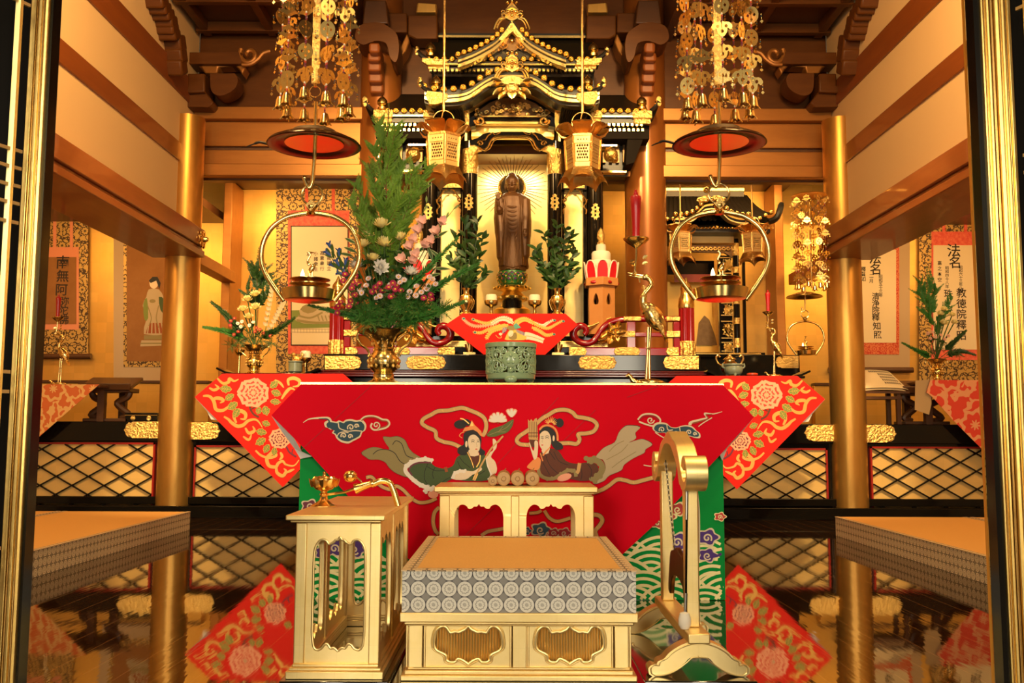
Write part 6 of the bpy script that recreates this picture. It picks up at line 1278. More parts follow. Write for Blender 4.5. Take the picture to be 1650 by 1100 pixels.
# red petal-sided offering stand with stacked rice cakes (right; a second one on the left behind the flowers)
def petal_stand(px, Y, label):
    u = m_px(1, Y); z0 = DT + .2; zt = Z_(497, Y); c = V((at(px, 500, Y).x, Y, z0)); hh = zt - z0; t = thing('petal_offering_stand', c, label, 'offering stand', 'petal offering stands')
    W2 = mat('pale_offering_wood', (.5, .2, .05), .5, var=(6, .3, (.58, .26, .08)))
    def hexr(r, z): return [c + V((cos(pi / 3 * k + pi / 6) * r * u, sin(pi / 3 * k + pi / 6) * r * u, z)) for k in range(6)]
    top = Z_(462, Y) - z0
    q = MB(); A, B_ = hexr(24, 0), hexr(24, top)
    for k in range(6):
        a, b_ = A[k], A[(k + 1) % 6]; up = V((0, 0, top)); hm = a.lerp(b_, .5); d = (b_ - a).normalized(); zc = top * .72
        hole = [hm + d * x * u + V((0, 0, zc + y * u)) for x, y in ((0, -9), (4, -8), (5, -3), (4, 1), (2.5, 6), (0, 10), (-2.5, 6), (-4, 1), (-5, -3), (-4, -8))]
        nrm = (hm - c); nrm.z = 0; q.plate([a, b_, b_ + up, a + up], -nrm.normalized() * .02, W2, [hole])
    q.build('pedestal', t)
    q = MB(); q.plate(hexr(30, top), (0, 0, 13 * u), W2); q.build('tray', t, bevel=.004)
    q = MB()
    for k in range(6):
        a, b_ = hexr(29, top + 5 * u)[k], hexr(29, top + 5 * u)[(k + 1) % 6]
        for s_ in (.5,): q.ball(a.lerp(b_, s_), (7 * u, 2.5 * u, 3 * u), CANDLE, 10, 6, Euler((0, 0, pi / 3 * k + pi / 6 + pi / 3 + pi / 2)).to_matrix())
    q.build('red_carving', t)
    for k in range(8):
        a = 2 * pi * k / 8 - pi / 2; o = V((cos(a), sin(a), 0)); sd = V((-o.y, o.x, 0)); b0 = c + o * 22 * u + V((0, 0, top + 12 * u)); q = MB()
        out = [(-9, 0), (-9, 14), (-7.5, 22), (-4, 27), (0, 28), (4, 27), (7.5, 22), (9, 14), (9, 0)]
        q.plate([b0 + sd * x * u + V((0, 0, y * u)) + o * (y * .16 * u) for x, y in out], o * .006, mat('scarlet_paper', (.75, .008, .02), .6)); pe = q.build('petal_panel', t)
        q = MB(); q.tube([b0 + o * .008 + sd * x * 1.04 * u + V((0, 0, y * 1.02 * u)) + o * (y * .16 * u) for x, y in out], 1.1 * u, CREAM, 6); q.build('white_edge', pe)
    z1 = top + 13 * u; q = MB()
    for r, h in ((19, 30), (15.5, 15), (8, 12)): q.lathe([(r * .93 * u, z1), (r * u, z1 + 2 * u), (r * u, z1 + (h - 3) * u), (r * .9 * u, z1 + h * u), (0, z1 + h * u)], c, CREAM, 28); z1 += h * u
    q.build('rice_cakes', t)
    q = MB(); q.lathe([(r * u, z1 + h * u) for r, h in ((6, 0), (6.5, 3), (4, 6), (6.5, 12), (5.5, 20), (3, 25), (0, 29))], c, GOLDC, 20); q.build('gilt_finial', t)
petal_stand(969, 7.95, 'red petal-sided wooden stand with stacked white rice cakes right of the shrine niche'); petal_stand(674, 7.95, 'red petal-sided wooden stand mostly hidden behind the large flower arrangement')
# ---------------------------------------------------------------- hanging ring lamps, their smoke discs and pendant ornaments
YR_ = 4.2
def ring_lamp(px, py, Y, s, label, rod_top, disc=True):
    u = m_px(1, Y) * s; c = at(px, py, Y); P = lambda x, y, d=0: c + V((x * u, d * u, -y * u))
    t = thing('hanging_ring_lamp', c, label, 'hanging lamp', 'ring lamps')
    q = MB(); ring = [(-41, 71), (-58, 48), (-73, 24), (-80, 0), (-77, -26), (-64, -50), (-42, -66), (-20, -72), (0, -74), (20, -72), (42, -66), (64, -50), (77, -26), (80, 0), (73, 24), (58, 48), (41, 71)]
    q.tube(cr([P(x, y) for x, y in ring], 4), 4.2 * u, BRASS, 12); q.build('ring', t)
    q = MB(); q.lathe([(r * u, h * u) for r, h in ((0, -2), (30, -4), (40, -2), (42, 4), (45, 14), (43, 15), (40, 5), (30, 2), (0, 3))], P(0, 68), BRASS, 40); q.build('tray', t)
    q = MB()
    for zc, r in ((45, 33), (37, 33)): q.lathe([(r * .25 * u, -4 * u), (r * .7 * u, -3 * u), (r * u, 0), (r * u, 1.2 * u), (r * .7 * u, -1.5 * u), (0, -2.5 * u)], P(0, zc), BRASSD, 36)
    q.lathe([(16 * u, 0), (12 * u, 4 * u), (12 * u, 12 * u), (16 * u, 16 * u), (9 * u, 17 * u), (9 * u, 27 * u)], P(0, 66), BRASS, 24); q.build('oil_dish', t)
    q = MB(); q.ball(P(3, 18), (4.5 * u, 4 * u, 9 * u), BRASS, 12, 8, Euler((0, .5, 0)).to_matrix()); q.tube(cr([P(-1, 12), P(-4, 5), P(0, -4), P(-3, -9)], 4), [3 * u] * 3 + [2 * u] * 10, BRASS, 7); q.tube([P(-3, -9), P(9, -8)], [1.8 * u, .4 * u], BRASS, 6)
    for x in (0, 4): q.tube([P(x, 22), P(x, 34)], 1.1 * u, BRASS, 6)
    q.build('crane_figurine', t)
    q = MB(); q.lathe([(0, 0), (3.6 * u, 3 * u), (3 * u, 7 * u), (1 * u, 13 * u), (0, 15 * u)], P(-12, 34), FLAME, 12); q.build('flame', t)
    q = MB(); q.lathe([(7 * u, -3 * u), (9 * u, 0), (7 * u, 3 * u), (5 * u, 5 * u), (8 * u, 9 * u), (8 * u, 13 * u), (5 * u, 16 * u), (2 * u, 18 * u)], P(0, -73), BRASSD, 16); q.obox(P(0, -86), (13 * u, 13 * u, 13 * u), (0, pi / 4, 0), BRASSD); q.build('knob', t)
    q = MB(); q.tube([P(cos(a) * 17, -105 + sin(a) * 17) for a in [2 * pi * k / 32 for k in range(32)]], 1.9 * u, BRASS, 8, True); q.build('suspension_ring', t)
    q = MB(); q.tube(cr([P(3, rod_top), P(3, -180), P(1, -140), P(0, -126), P(-4, -116), P(-9, -122), P(-13, -132)], 6), 3.4 * u, BRASS, 10); q.ball(P(-13, -133), 3.8 * u, BRASS, 8, 6); q.build('hook_rod', t)
    if disc:
        DARKRED = mat('smoke_disc_lacquer', (.04, .012, .004), .2, 0, spec=.5)
        q = MB(); cc = P(2, -198); q.lathe([(r * u, h * u) for r, h in ((6, 9), (30, 7), (60, 0), (74, -7), (77, -11), (74, -12), (58, -8), (46, -6))], cc, DARKRED, 56); q.lathe([(46 * u, -6 * u), (44 * u, 4 * u), (36 * u, 13 * u), (20 * u, 18 * u), (0, 20 * u)], cc, mat('dark_bowl_brown', (.09, .05, .02), .55, .2), 48); sg = -1 if px < 800 else 1; q.tube(cr([cc + V((sg * x * u, 0, z * u)) for x, z in ((74, -9), (90, -5), (100, -8), (112, -13))], 4), [2.2 * u] * 8 + [1.2 * u] * 4 + [.4 * u], BLACKM, 6); q.build('smoke_disc', t)  # inner bowl painted dark brown so it mirrors no red cloth
        q = MB(); q.lathe([(r * u, h * u) for r, h in ((44, -8), (48, -8), (48, -4), (44, -1), (43, -5))], cc, BRASS, 48); q.build('disc_rim', t)
    return t
lampL = ring_lamp(500, 415, YR_, 1.0, 'large brass ring lamp hanging on the left, in front of the tall flower arrangement', -262)
lampR = dup(lampL, at(1160, 413, YR_), 'large brass ring lamp hanging on the right, in front of the small side shrine')
def plaque_mesh(kind, s):
    q = MB()
    if kind == 0:
        out = cr([(-.042, .01), (-.03, .028), (-.012, .03), (0, .038), (.012, .03), (.03, .028), (.042, .01), (.034, -.004), (.022, .004), (.018, -.018), (0, -.034), (-.018, -.018), (-.022, .004), (-.034, -.004)], 3, True)
        holes = [[(cx_ + cos(a) * r * .8, cy_ + sin(a) * r) for a in [2 * pi * k / 10 for k in range(10)]] for cx_, cy_, r in ((-.017, .012, .008), (.017, .012, .008), (0, -.010, .009))]
    elif kind == 1:
        out = [(cos(a) * .03, sin(a) * .036) for a in [2 * pi * k / 24 for k in range(24)]]; holes = [[(x + a, y + b_) for a, b_ in ((-.006, 0), (0, -.008), (.006, 0), (0, .008))] for x, y in ((-.013, .0), (.013, 0), (0, .018), (0, -.018))]
    else:
        out = cr([(-.04, -.012), (-.024, 0), (-.028, .016), (-.014, .022), (0, .036), (.014, .022), (.028, .016), (.024, 0), (.04, -.012), (.02, -.02), (0, -.03), (-.02, -.02)], 2, True); holes = [[(x, -.006), (x + .006, .0), (x, .014), (x - .006, 0)] for x in (-.013, 0, .013)]
    q.plate([V((x * s, 0, y * s)) for x, y in out], (0, .0016, 0), GOLDB, [[V((x * s, 0, y * s)) for x, y in h] for h in holes])
    for sg in (-1, 1):
        for k in range(3): q.ball(V((sg * .04 * s, .001, (-.004 - k * .008) * s)), .0026 * s, BEAD_B if k % 2 else GOLDB, 6, 4)
        q.plate([V(((sg * .04 + a) * s, 0, (-.034 + b_) * s)) for a, b_ in ((-.007, 0), (0, .008), (.007, 0), (0, -.008))], (0, .0014, 0), GOLDB)
    me_o = q.build('pendant_plaque', None, (0, 0, 0)); return me_o
BEAD_R = mat('red_bead', (.6, .07, .03), .3); BEAD_P = mat('plum_bead', (.2, .03, .07), .3); BEAD_B = mat('teal_bead', (.03, .12, .14), .3)
protos = {}
def yoraku(px, Y, ztop, zbot, R, label, n=8, rows=8, s=1.0, bar=True, canopy=True, seed=1):
    rnd = random.Random(seed); c = V((at(px, 100, Y).x, Y, ztop)); t = thing('pendant_ornament', c, label, 'hanging ornament', 'gilt pendant ornaments')
    if s not in protos:
        P3 = [plaque_mesh(k, s) for k in range(3)]; protos[s] = [o.data for o in P3]
        for o in P3: bpy.data.objects.remove(o)
        q = MB(); q.lathe([(r * s, h * s) for r, h in ((.004, .05), (.014, .044), (.018, .03), (.02, .012), (.023, .0), (.019, .002), (.0, .03))], (0, 0, 0), BRASS, 16)
        for k in range(4): a = pi / 2 * k; q.tube([V((cos(a) * .02, sin(a) * .02, .004)) * s, V((cos(a) * .03, sin(a) * .03, -.008)) * s], .003 * s, GOLDB, 5)
        q.ball((0, 0, -.006 * s), .006 * s, GOLDB, 8, 5); o = q.build('bell', None, (0, 0, 0)); protos[s].append(o.data); bpy.data.objects.remove(o)
    dz = (ztop - zbot - .05 * s) / rows
    for k in range(n):
        a = 2 * pi * (k + .35) / n; p = V((cos(a) * R, sin(a) * R, 0)); q = MB()
        for r in range(rows):
            z = -dz * (r + .5) + rnd.uniform(-.006, .006)
            o = bpy.data.objects.new('pendant_plaque', protos[s][rnd.choice((0, 0, 1, 2))]); C.objects.link(o); o.parent = t; o.location = p + V((0, 0, z)); o.rotation_euler = (rnd.uniform(-.12, .12), rnd.uniform(-.08, .08), rnd.uniform(-.9, .9))
            for j in range(4): q.ball(c + p + V((0, 0, z - (.035 + .009 * j) * s)), (.0042 * s, .0042 * s, .005 * s), (CREAM, BEAD_R, BEAD_P, BEAD_P)[j], 7, 5)
        q.tube([c + p, c + p + V((0, 0, -(ztop - zbot) + .05 * s))], .0012, GOLDB, 4); q.build('bead_string', t)
        o = bpy.data.objects.new('bell', protos[s][3]); C.objects.link(o); o.parent = t; o.location = p + V((0, 0, -(ztop - zbot) + (.0 if k % 2 else -.012)))
    q = MB(); lo = ztop - zbot
    if bar: q.box(c.x - .016 * s, c.x + .016 * s, Y - .004, Y + .004, ztop - lo * .86, ztop, GOLDC); q.tube([V((c.x + cos(b_) * .026, Y, ztop - lo * .86 - .04 + sin(b_) * .026)) for b_ in [2 * pi * k / 24 for k in range(24)]], .0022, GOLDB, 6, True); q.tube([V((c.x, Y, ztop - lo * .86)), V((c.x, Y, ztop - lo * .86 - .018))], .007, GOLDB, 8)
    else: q.tube([V((c.x, Y, ztop)), V((c.x, Y, zbot))], .008, BRASS, 8)
    q.build('central_bar', t)
    if canopy:
        q = MB(); q.lathe([(r * R, h * R) for r, h in ((.05, .12), (.6, .08), (1.15, 0), (1.2, -.05), (1.12, -.03), (.5, .04), (.05, .06))], c, COPPER, 32, None, (8, .04)); q.build('canopy', t)
    return t
zb = at(500, 178, YR_).z
yoraku(509, YR_, at(500, -130, YR_).z, zb, .155, 'large gilt pendant ornament hanging above the left ring lamp', n=10, rows=8, s=1.12)
yoraku(1157, YR_, at(500, -130, YR_).z, at(500, 178, YR_).z, .155, 'large gilt pendant ornament hanging above the right ring lamp', n=10, rows=8, s=1.12, seed=5)
# small set in the right bay
YQ = 7.85
yoraku(1298, YQ, at(1298, 315, YQ).z, at(1298, 464, YQ).z, .125, 'small two-tier gilt pendant ornament hanging by the right pillar', n=8, rows=8, s=.9, bar=False, seed=9)
lampS = ring_lamp(1298, 545, YQ, .375, 'small brass ring lamp with a burning flame hanging below the small pendant ornament', -232, disc=False)
q = MB(); cc = at(1296, 476, YQ); q.lathe([(r * m_px(1, YQ), h * m_px(1, YQ)) for r, h in ((2, 6), (14, 4), (28, -1), (29, -3), (20, -2), (12, 2), (2, 3))], cc, BRASSD, 36); o = q.build('smoke_disc', lampS)
# ---------------------------------------------------------------- hexagonal hanging lanterns
def lantern(px, py, Y, s, label, rot, ztop):
    u = m_px(1, Y) * s; c = at(px, py, Y); t = thing('hanging_lantern', c, label, 'lantern', 'hexagonal gilt lanterns')
    hx = lambda r, h, k, o=0: c + V((cos(pi / 3 * k + rot + o) * r * u, sin(pi / 3 * k + rot + o) * r * u, h * u))
    for k in range(6):
        q = MB(); a, b_ = hx(30, 24, k), hx(30, 24, k + 1); a2, b2 = hx(27, -26, k), hx(27, -26, k + 1); ctr = (a + b_ + a2 + b2) / 4; holes = []
        lerp2 = lambda x, y: (a.lerp(b_, x)).lerp(a2.lerp(b2, x), y)
        for r_ in range(5):
            for cc_ in range(4 if r_ % 2 else 5):
                x0, y0 = .22 + cc_ * .14 + (.07 if r_ % 2 else 0), .32 + r_ * .1; holes.append([lerp2(x0 + cos(q_) * .058, y0 + sin(q_) * .042) for q_ in [2 * pi * i / 6 for i in range(6)]])
        for cc_ in range(4): holes.append([lerp2(.26 + cc_ * .16 + dx_, .12 + dy_) for dx_, dy_ in ((-.04, 0), (0, -.03), (.04, 0), (0, .03))])
        q.plate([a, b_, b2, a2], (0, 0, 0) if False else (ctr - V((c.x, c.y, ctr.z))).normalized() * -.004, GOLDM, holes); p = q.build('pierced_panel', t)
        q = MB(); q.tube([a, a2], 2 * u, COPPER, 6); q.tube([lerp2(.08, .25), lerp2(.92, .25), lerp2(.92, .84), lerp2(.08, .84)], .8 * u, GOLDB, 5, True); q.build('panel_frame', p)
        # petal of the roof with rolled tip, and flared skirt
        q = MB(); m0 = hx(26, 26, k + .5); o = (m0 - V((c.x, c.y, m0.z))).normalized(); sd = V((-o.y, o.x, 0))
        def petalf(w, v): ang = v * 2.0; r = 17; return V((c.x, c.y, c.z + 27 * u)) + o * (15 + 27 * v + 4 * sin(ang)) * u + V((0, 0, (3 + 15 * sin(v * 2.3) + 2 * (1 - (2 * w - 1) ** 2)) * u)) + sd * (w - .5) * 2 * (11 + 11 * v) * u * sqrt(max(0.02, 1 - (max(0, v - .45) / .56) ** 2))
        q.grid(8, 8, petalf, COPPER); q.build('roof_petal', t, recalc=False)
        q = MB(); q.tube([hx(24, 27, k), hx(36, 31, k), hx(43, 40, k)], [3 * u, 2 * u, .5 * u], COPPER, 5); q.build('roof_rib', t)
        q = MB(); e0, e1 = hx(29, -27, k), hx(29, -27, k + 1); f0_, f1_ = hx(42, -52, k), hx(42, -52, k + 1)
        def skirt(w, v):
            p = e0.lerp(e1, w).lerp(f0_.lerp(f1_, w), v); dip = 10 * (1 - (2 * w - 1) ** 2) * v ** 2 ; return p + V((0, 0, (dip - 3 * v * (abs(2 * w - 1) ** 6)) * u))
        q.grid(10, 5, skirt, COPPER); q.build('skirt_panel', t, recalc=False)
    q = MB(); q.plate([hx(29, -27, k) for k in range(6)], (0, 0, -3 * u), COPPER); q.build('lantern_floor', t); q = MB(); q.plate([hx(31, 24, k) for k in range(6)], (0, 0, 4 * u), COPPER); q.lathe([(12 * u, 28 * u), (9 * u, 36 * u), (5 * u, 38 * u), (4 * u, 43 * u)], c, COPPER, 18); q.build('cap', t)
    q = MB(); q.tube([c + V((cos(a) * 18 * u, 0, (54 + sin(a) * 18) * u)) for a in [2 * pi * k / 32 for k in range(32)]], 1.2 * u, GOLDB, 7, True); q.build('ring', t)
    q = MB(); q.tube(cr([c + V((1 * u, 0, 44 * u)), c + V((-3 * u, 0, 58 * u)), c + V((0, 0, 72 * u))], 4), 1 * u, COPPER, 6); q.tube([c + V((0, 0, 70 * u)), V((c.x, c.y, ztop))], 2.2 * u, COPPER, 8)
    q.ball(c + V((0, 0, 165 * u)), 2.8 * u, COPPER, 8, 6); q.build('hanging_rod', t)
    return t
lantern(714, 246, 7.25, 1.0, 'gilt hexagonal lantern hanging left of the shrine gable on a thin rod', pi / 6 + .18, 5.3)
lantern(939, 249, 7.25, 1.0, 'gilt hexagonal lantern hanging right of the shrine gable on a thin rod', -.1 + pi / 3, 5.3)
# ================================================================ flower arrangements
YEL = mat('pale_yellow_petal', (.95, .85, .4), .6); WHT = mat('white_petal', (.92, .9, .86), .6); MAG = mat('magenta_petal', (.42, .008, .075), .55); PUR = mat('lilac_petal', (.52, .2, .42), .6); PNK = mat('salmon_pink_petal', (.95, .64, .54), .6); BLU = mat('gentian_blue_petal', (.05, .12, .42), .5); REDP = mat('dark_red_petal', (.4, .01, .03), .55); PALEP = mat('pale_pink_petal', (.75, .42, .38), .6)
YC_ = mat('flower_eye_yellow', (.8, .5, .05), .7); STEM = mat('stem_green', (.06, .13, .02), .6); LVAR = mat('leaf_cream_edge', (.5, .52, .22), .6); BUD = mat('bud_green', (.22, .3, .08), .6)
def frame(f):
    f = V(f).normalized(); a = f.cross(V((0, 0, 1)));
    if a.length < .05: a = V((1, 0, 0))
    a.normalize(); return f, a, a.cross(f)
def big_mum(px, py, Y, r, m, label, foot, facing=(0, -.55, .85), group='large chrysanthemums in the tall arrangement', cup=.55, seed=0):
    rnd = random.Random(seed + int(px)); u = m_px(1, Y); c = at(px, py, Y); t = thing('chrysanthemum', c, label, 'flower', group); f, a, b = frame(facing); R = r * u
    q = MB()
    R *= 1.12
    for ring, (n, el, L) in enumerate(((12, .05, 1.0), (14, .4, 1.0), (13, .75, .95), (10, 1.1, .85), (6, 1.4, .7))):
        for k in range(n):
            th_ = 2 * pi * k / n + ring * .3 + rnd.uniform(-.15, .15); o = a * cos(th_) + b * sin(th_); e_ = el + cup * .5 + rnd.uniform(-.12, .12); d = o * cos(e_) + f * sin(e_)
            q.leaf(c - f * R * .35 + o * R * .12, d, f - o * .2, R * L * rnd.uniform(.95, 1.15), R * .42, m, curl=.28, fold=.3, nseg=5)
    q.build('petals', t, recalc=False)
    q = MB(); q.ball(c - f * R * .2, R * .2, m, 8, 6); q.build('flower_centre', t)
    P = cr([c - f * R * .4, c.lerp(foot, .5) + V((0, .02, 0)), foot], 4); q = MB(); q.tube(P, .0028 * Y / 4.4, STEM, 6)
    q.build('stem', t); return t
def small_mums(pts, Y, r, m1, m2, label, foot, group='small spray chrysanthemums', seed=1):
    rnd = random.Random(seed); u = m_px(1, Y); t = thing('spray_chrysanthemum', foot, label, 'flower spray', group); q0 = MB(); lv = MB()
    hub = V(foot).lerp(at(sum(p[0] for p in pts) / len(pts), sum(p[1] for p in pts) / len(pts), Y), .6) + V((0, .015, 0)); q0.tube([foot, hub], .0024 * Y / 4.4, STEM, 5)
    for (px, py) in pts:
        yy = Y + rnd.uniform(-.03, .02) - .05; c = at(px, py, yy); f, a, b = frame((rnd.uniform(-.35, .35), -1, rnd.uniform(.1, .7))); R = r * u; q = MB()
        for ring, (n, el, L) in enumerate(((12, .1, 1.0), (9, .35, .8))):
            for k in range(n):
                th_ = 2 * pi * k / n + ring * .2; o = a * cos(th_) + b * sin(th_); d = o * cos(el) + f * sin(el); q.leaf(c, d, f, R * L, R * .36, m1, curl=.1, fold=.1, nseg=3)
                if m2: q.leaf(c + d * R * L * .45 + f * .0012, d, f, R * L * .55, R * .2, m2, curl=.1, fold=.1, nseg=2)
        q.ball(c + f * R * .06, (R * .3, R * .3, R * .3), YC_, 8, 5); q.build('bloom', t, recalc=False); q0.tube(cr([hub, hub.lerp(c, .6) + V((0, .01, 0)), c], 3), .0016 * Y / 4.4, STEM, 5)
        for k in range(2): lv.leaf(hub.lerp(c, rnd.uniform(.3, .8)), V((rnd.uniform(-1, 1), -.6, rnd.uniform(-.3, .9))), (rnd.uniform(-.4, .4), -1, .5), R * 2.2, R * 1.0, LEAFD, curl=-.2)
    q0.build('stem', t); lv.build('leaf', t, recalc=False); return t
def feather(q, P, L0, m, rnd, Y, n=4, w=.3, lean=.55, out=(0, -1, .2)):
    """flat scaly spray along a path"""
    for i in range(1, len(P)):
        d = (P[i] - P[i - 1]).normalized(); t = i / (len(P) - 1); L = L0 * (1.05 - .75 * t)
        sd = d.cross(V(out)).normalized()
        for sg in (-1, 1):
            for k in range(n):
                p = P[i - 1].lerp(P[i], (k + rnd.random()) / n); dd = d * lean + sd * sg * (1 - lean * .6) + V((rnd.uniform(-.2, .2), rnd.uniform(-.5, .3), rnd.uniform(-.2, .2)))
                q.leaf(p, dd, V(out) + V((rnd.uniform(-.3, .3), 0, 0)), L * rnd.uniform(.7, 1.15), L * w, m, curl=.15, fold=.2, nseg=3)
def cypress(base, tip, branches, Y, label, L0, m, name='cypress_branch', group=None, seed=2, sub=7, r=.006):
    rnd = random.Random(seed); t = thing(name, base, label, 'branch', group); st_ = MB(); q = MB(); tip = at(*tip, Y); base = V(base)
    main = cr([base, base.lerp(tip, .35) + V((.012, .0, 0)), base.lerp(tip, .7) + V((-.008, 0, 0)), tip], 8); st_.tube(main, [r * (1 - .75 * i / (len(main) - 1)) for i in range(len(main))], mat('brown_twig', (.16, .07, .025), .7), 6)
    feather(q, main[int(len(main) * .55):], L0 * .9, m, rnd, Y)
    zs_ = [p.z for p in main]
    for (bx, by) in branches:
        e_ = at(bx, by, Y + rnd.uniform(-.1, .1)); dz = (tip.z - base.z) * .15 + abs(e_.x - base.x) * .55; a = min(main, key=lambda p: abs(p.z - (e_.z - dz)))
        P = cr([a, a.lerp(e_, .5) + V((0, rnd.uniform(-.03, .03), -.1 * abs(e_.x - a.x))), e_], 7); st_.tube(P, r * .4, mat('brown_twig', (.1, .05, .02)), 5)
        feather(q, P[2:], L0, m, rnd, Y)
        for k in range(sub):                # side sprays
            i = rnd.randrange(3, len(P) - 1); d = (P[i] - P[i - 1]).normalized(); sd = V((d.z, rnd.uniform(-.4, .4), -d.x)) * rnd.choice((-1, 1)); e2 = P[i] + (d * .8 + sd * .6 + V((0, 0, .25))).normalized() * L0 * rnd.uniform(1.8, 3.2)
            feather(q, cr([P[i], P[i].lerp(e2, .5), e2], 4), L0 * .62, m, rnd, Y)
    st_.build('twig', t); q.build('foliage', t, recalc=False); return t
def frond(pts, Y, label, L0, m=FERN, name='fern_frond', seed=1, group='green side fronds'):
    rnd = random.Random(seed); P = cr([at(x, y, Y + d) for x, y, d in pts], 8); t = thing(name, P[0], label, 'frond', group); q = MB(); q.tube(P, .0022 * Y / 4.4, STEM, 5); q.build('stem', t)
    q = MB(); feather(q, P[1:], L0 * 1.4, m, rnd, Y, 11, .17, .62); feather(q, P[1:], L0, m, rnd, Y, 9, .2, .75, (0, -.5, 1)); q.build('foliage', t, recalc=False); return t
def tuft(px, py, Y, n, L, label, m=FERN, seed=0, group='juniper tufts at the vase mouth', foot=None):
    rnd = random.Random(seed); c = at(px, py, Y); t = thing('juniper_sprig', foot or c, label, 'sprig', group); q = MB(); s_ = MB()
    for k in range(n):
        a = rnd.uniform(0, 2 * pi); d = V((cos(a), -.5 + rnd.uniform(-.4, .5), sin(a) * .75)).normalized(); e_ = c + d * L * rnd.uniform(.6, 1); P = [c, c.lerp(e_, .4), c.lerp(e_, .7), e_]; feather(q, P, L * .38, m, rnd, Y, 3, .1, .75); s_.tube([c, e_], .0015, STEM, 4)
    if foot: s_.tube([V(foot), c], .003, STEM, 5)
    s_.build('twig', t); q.build('needles', t, recalc=False)
mouth = vc + V((0, 0, 84 * vu)); Yv = YV
cypress(mouth - V((0, 0, .03)), (627, 166), [(612, 196), (638, 205), (603, 238), (640, 232), (593, 262), (648, 262), (572, 296), (668, 270), (690, 268), (565, 318), (684, 292), (578, 336), (664, 318), (605, 300), (636, 300), (582, 362), (660, 345), (600, 350), (648, 362), (590, 392), (655, 392), (622, 255), (620, 330), (630, 380)], Yv + .06, 'tall bright green cypress branch rising from the large vase', .027, LEAFG, seed=5, sub=30)
for (px, py, r, m, lab, k) in ((615, 361, 14, YEL, 'topmost pale yellow chrysanthemum of the tall arrangement', 1), (592, 379, 11, YEL, 'pale yellow chrysanthemum at the upper left of the tall arrangement, over another one', 2), (586, 393, 11, YEL, 'pale yellow chrysanthemum right beside the ring lamp tube', 3), (620, 391, 15, YEL, 'widest pale yellow chrysanthemum, in the middle of the tall arrangement', 4), (644, 382, 12, YEL, 'pale yellow chrysanthemum at the right of the tall arrangement, near the pink gladioli', 5), (601, 415, 11, YEL, 'lowest pale yellow chrysanthemum, above the white one', 6), (614, 430, 12.5, WHT, 'round white chrysanthemum in the middle, over the magenta flowers', 7), (574, 427, 14, WHT, 'white chrysanthemum half behind the ring lamp tube', 8), (663, 438, 13, WHT, 'white chrysanthemum on the right, before the red petal stand', 9)):
    big_mum(px, py, Yv - .05 + .02 * (k % 3), r, m, lab, mouth + V((.01 * (k - 5), 0, -.02)), facing=(.12 * ((k * 7) % 5 - 2), -.42 if k != 7 else -1, .95 if k != 7 else .2), seed=k)
q = MB(); t = thing('leafy_stem', mouth, 'dark green chrysanthemum leaves massed in the middle of the tall arrangement', 'leaves'); rnd = random.Random(8)
for k in range(95):
    x, y = rnd.uniform(578, 668), rnd.uniform(395, 500)
    if abs(x - 622) > 50 * (1 - abs(y - 450) / 140): continue
    p = at(x, y, Yv + rnd.uniform(-.02, .07)); q.leaf(p, V((rnd.uniform(-1, 1), -.5, rnd.uniform(-.5, .8))), V((rnd.uniform(-.5, .5), -1, .5)), .055, .034, LEAFD, curl=-.2, fold=.2, nseg=5)
q.build('leaf', t, recalc=False); q = MB()
for k in range(6): q.tube(cr([mouth + V((.012 * (k - 2.5), .0, -.03)), at(600 + k * 9, 480, Yv + .02), at(590 + k * 13, 410 + (k % 2) * 20, Yv + .03)], 4), .003, STEM, 6)
q.build('stem', t)
def gentian(pts, foot, label, seed):
    t = thing('gentian', foot, label, 'flower', 'blue gentians'); s_, l_ = MB(), MB(); rnd = random.Random(seed); Y = Yv - .06
    for (px, py, a) in pts:
        c = at(px, py, Y); d = V((cos(rad(a)), -.15, sin(rad(a)))).normalized(); f, ax, bx = frame(d); R = .017; q = MB(); base = c - d * R * 1.3
        R_ = V((0, 0, 1)).rotation_difference(d).to_matrix(); q.lathe([(R * .18, 0), (R * .42, R * .8), (R * .5, R * 1.6)], base, BLU, 12, R_)
        for k in range(5): th_ = 2 * pi * k / 5; o = ax * cos(th_) + bx * sin(th_); q.leaf(base + d * R * 1.5 + o * R * .45, d + o * .5, o, R * 1.1, R * .75, BLU, curl=.3, fold=-.2, nseg=4)
        q.build('bloom', t, recalc=False); s_.tube(cr([foot, V(foot).lerp(c, .6) + V((0, 0, -.03)), base], 5), .0022, STEM, 5)
        for k in range(3): l_.leaf(base - d * .01 * k + V((0, .004, 0)), d * .7 + V((rnd.uniform(-.6, .6), -.3, rnd.uniform(-.2, .5))), (0, -1, .2), .045, .012, STEM, curl=.1)
    s_.build('stem', t); l_.build('leaf', t, recalc=False)
gentian([(531, 395, 120), (527, 407, 140), (546, 405, 95), (557, 420, 80)], mouth, 'upper stem of blue gentian blooms leaning left past the ring lamp', 1)
gentian([(543, 422, 120), (536, 427, 150), (547, 440, 165), (553, 436, 110), (561, 447, 90)], mouth, 'lower stem of blue gentian blooms, closer to the vase', 2)
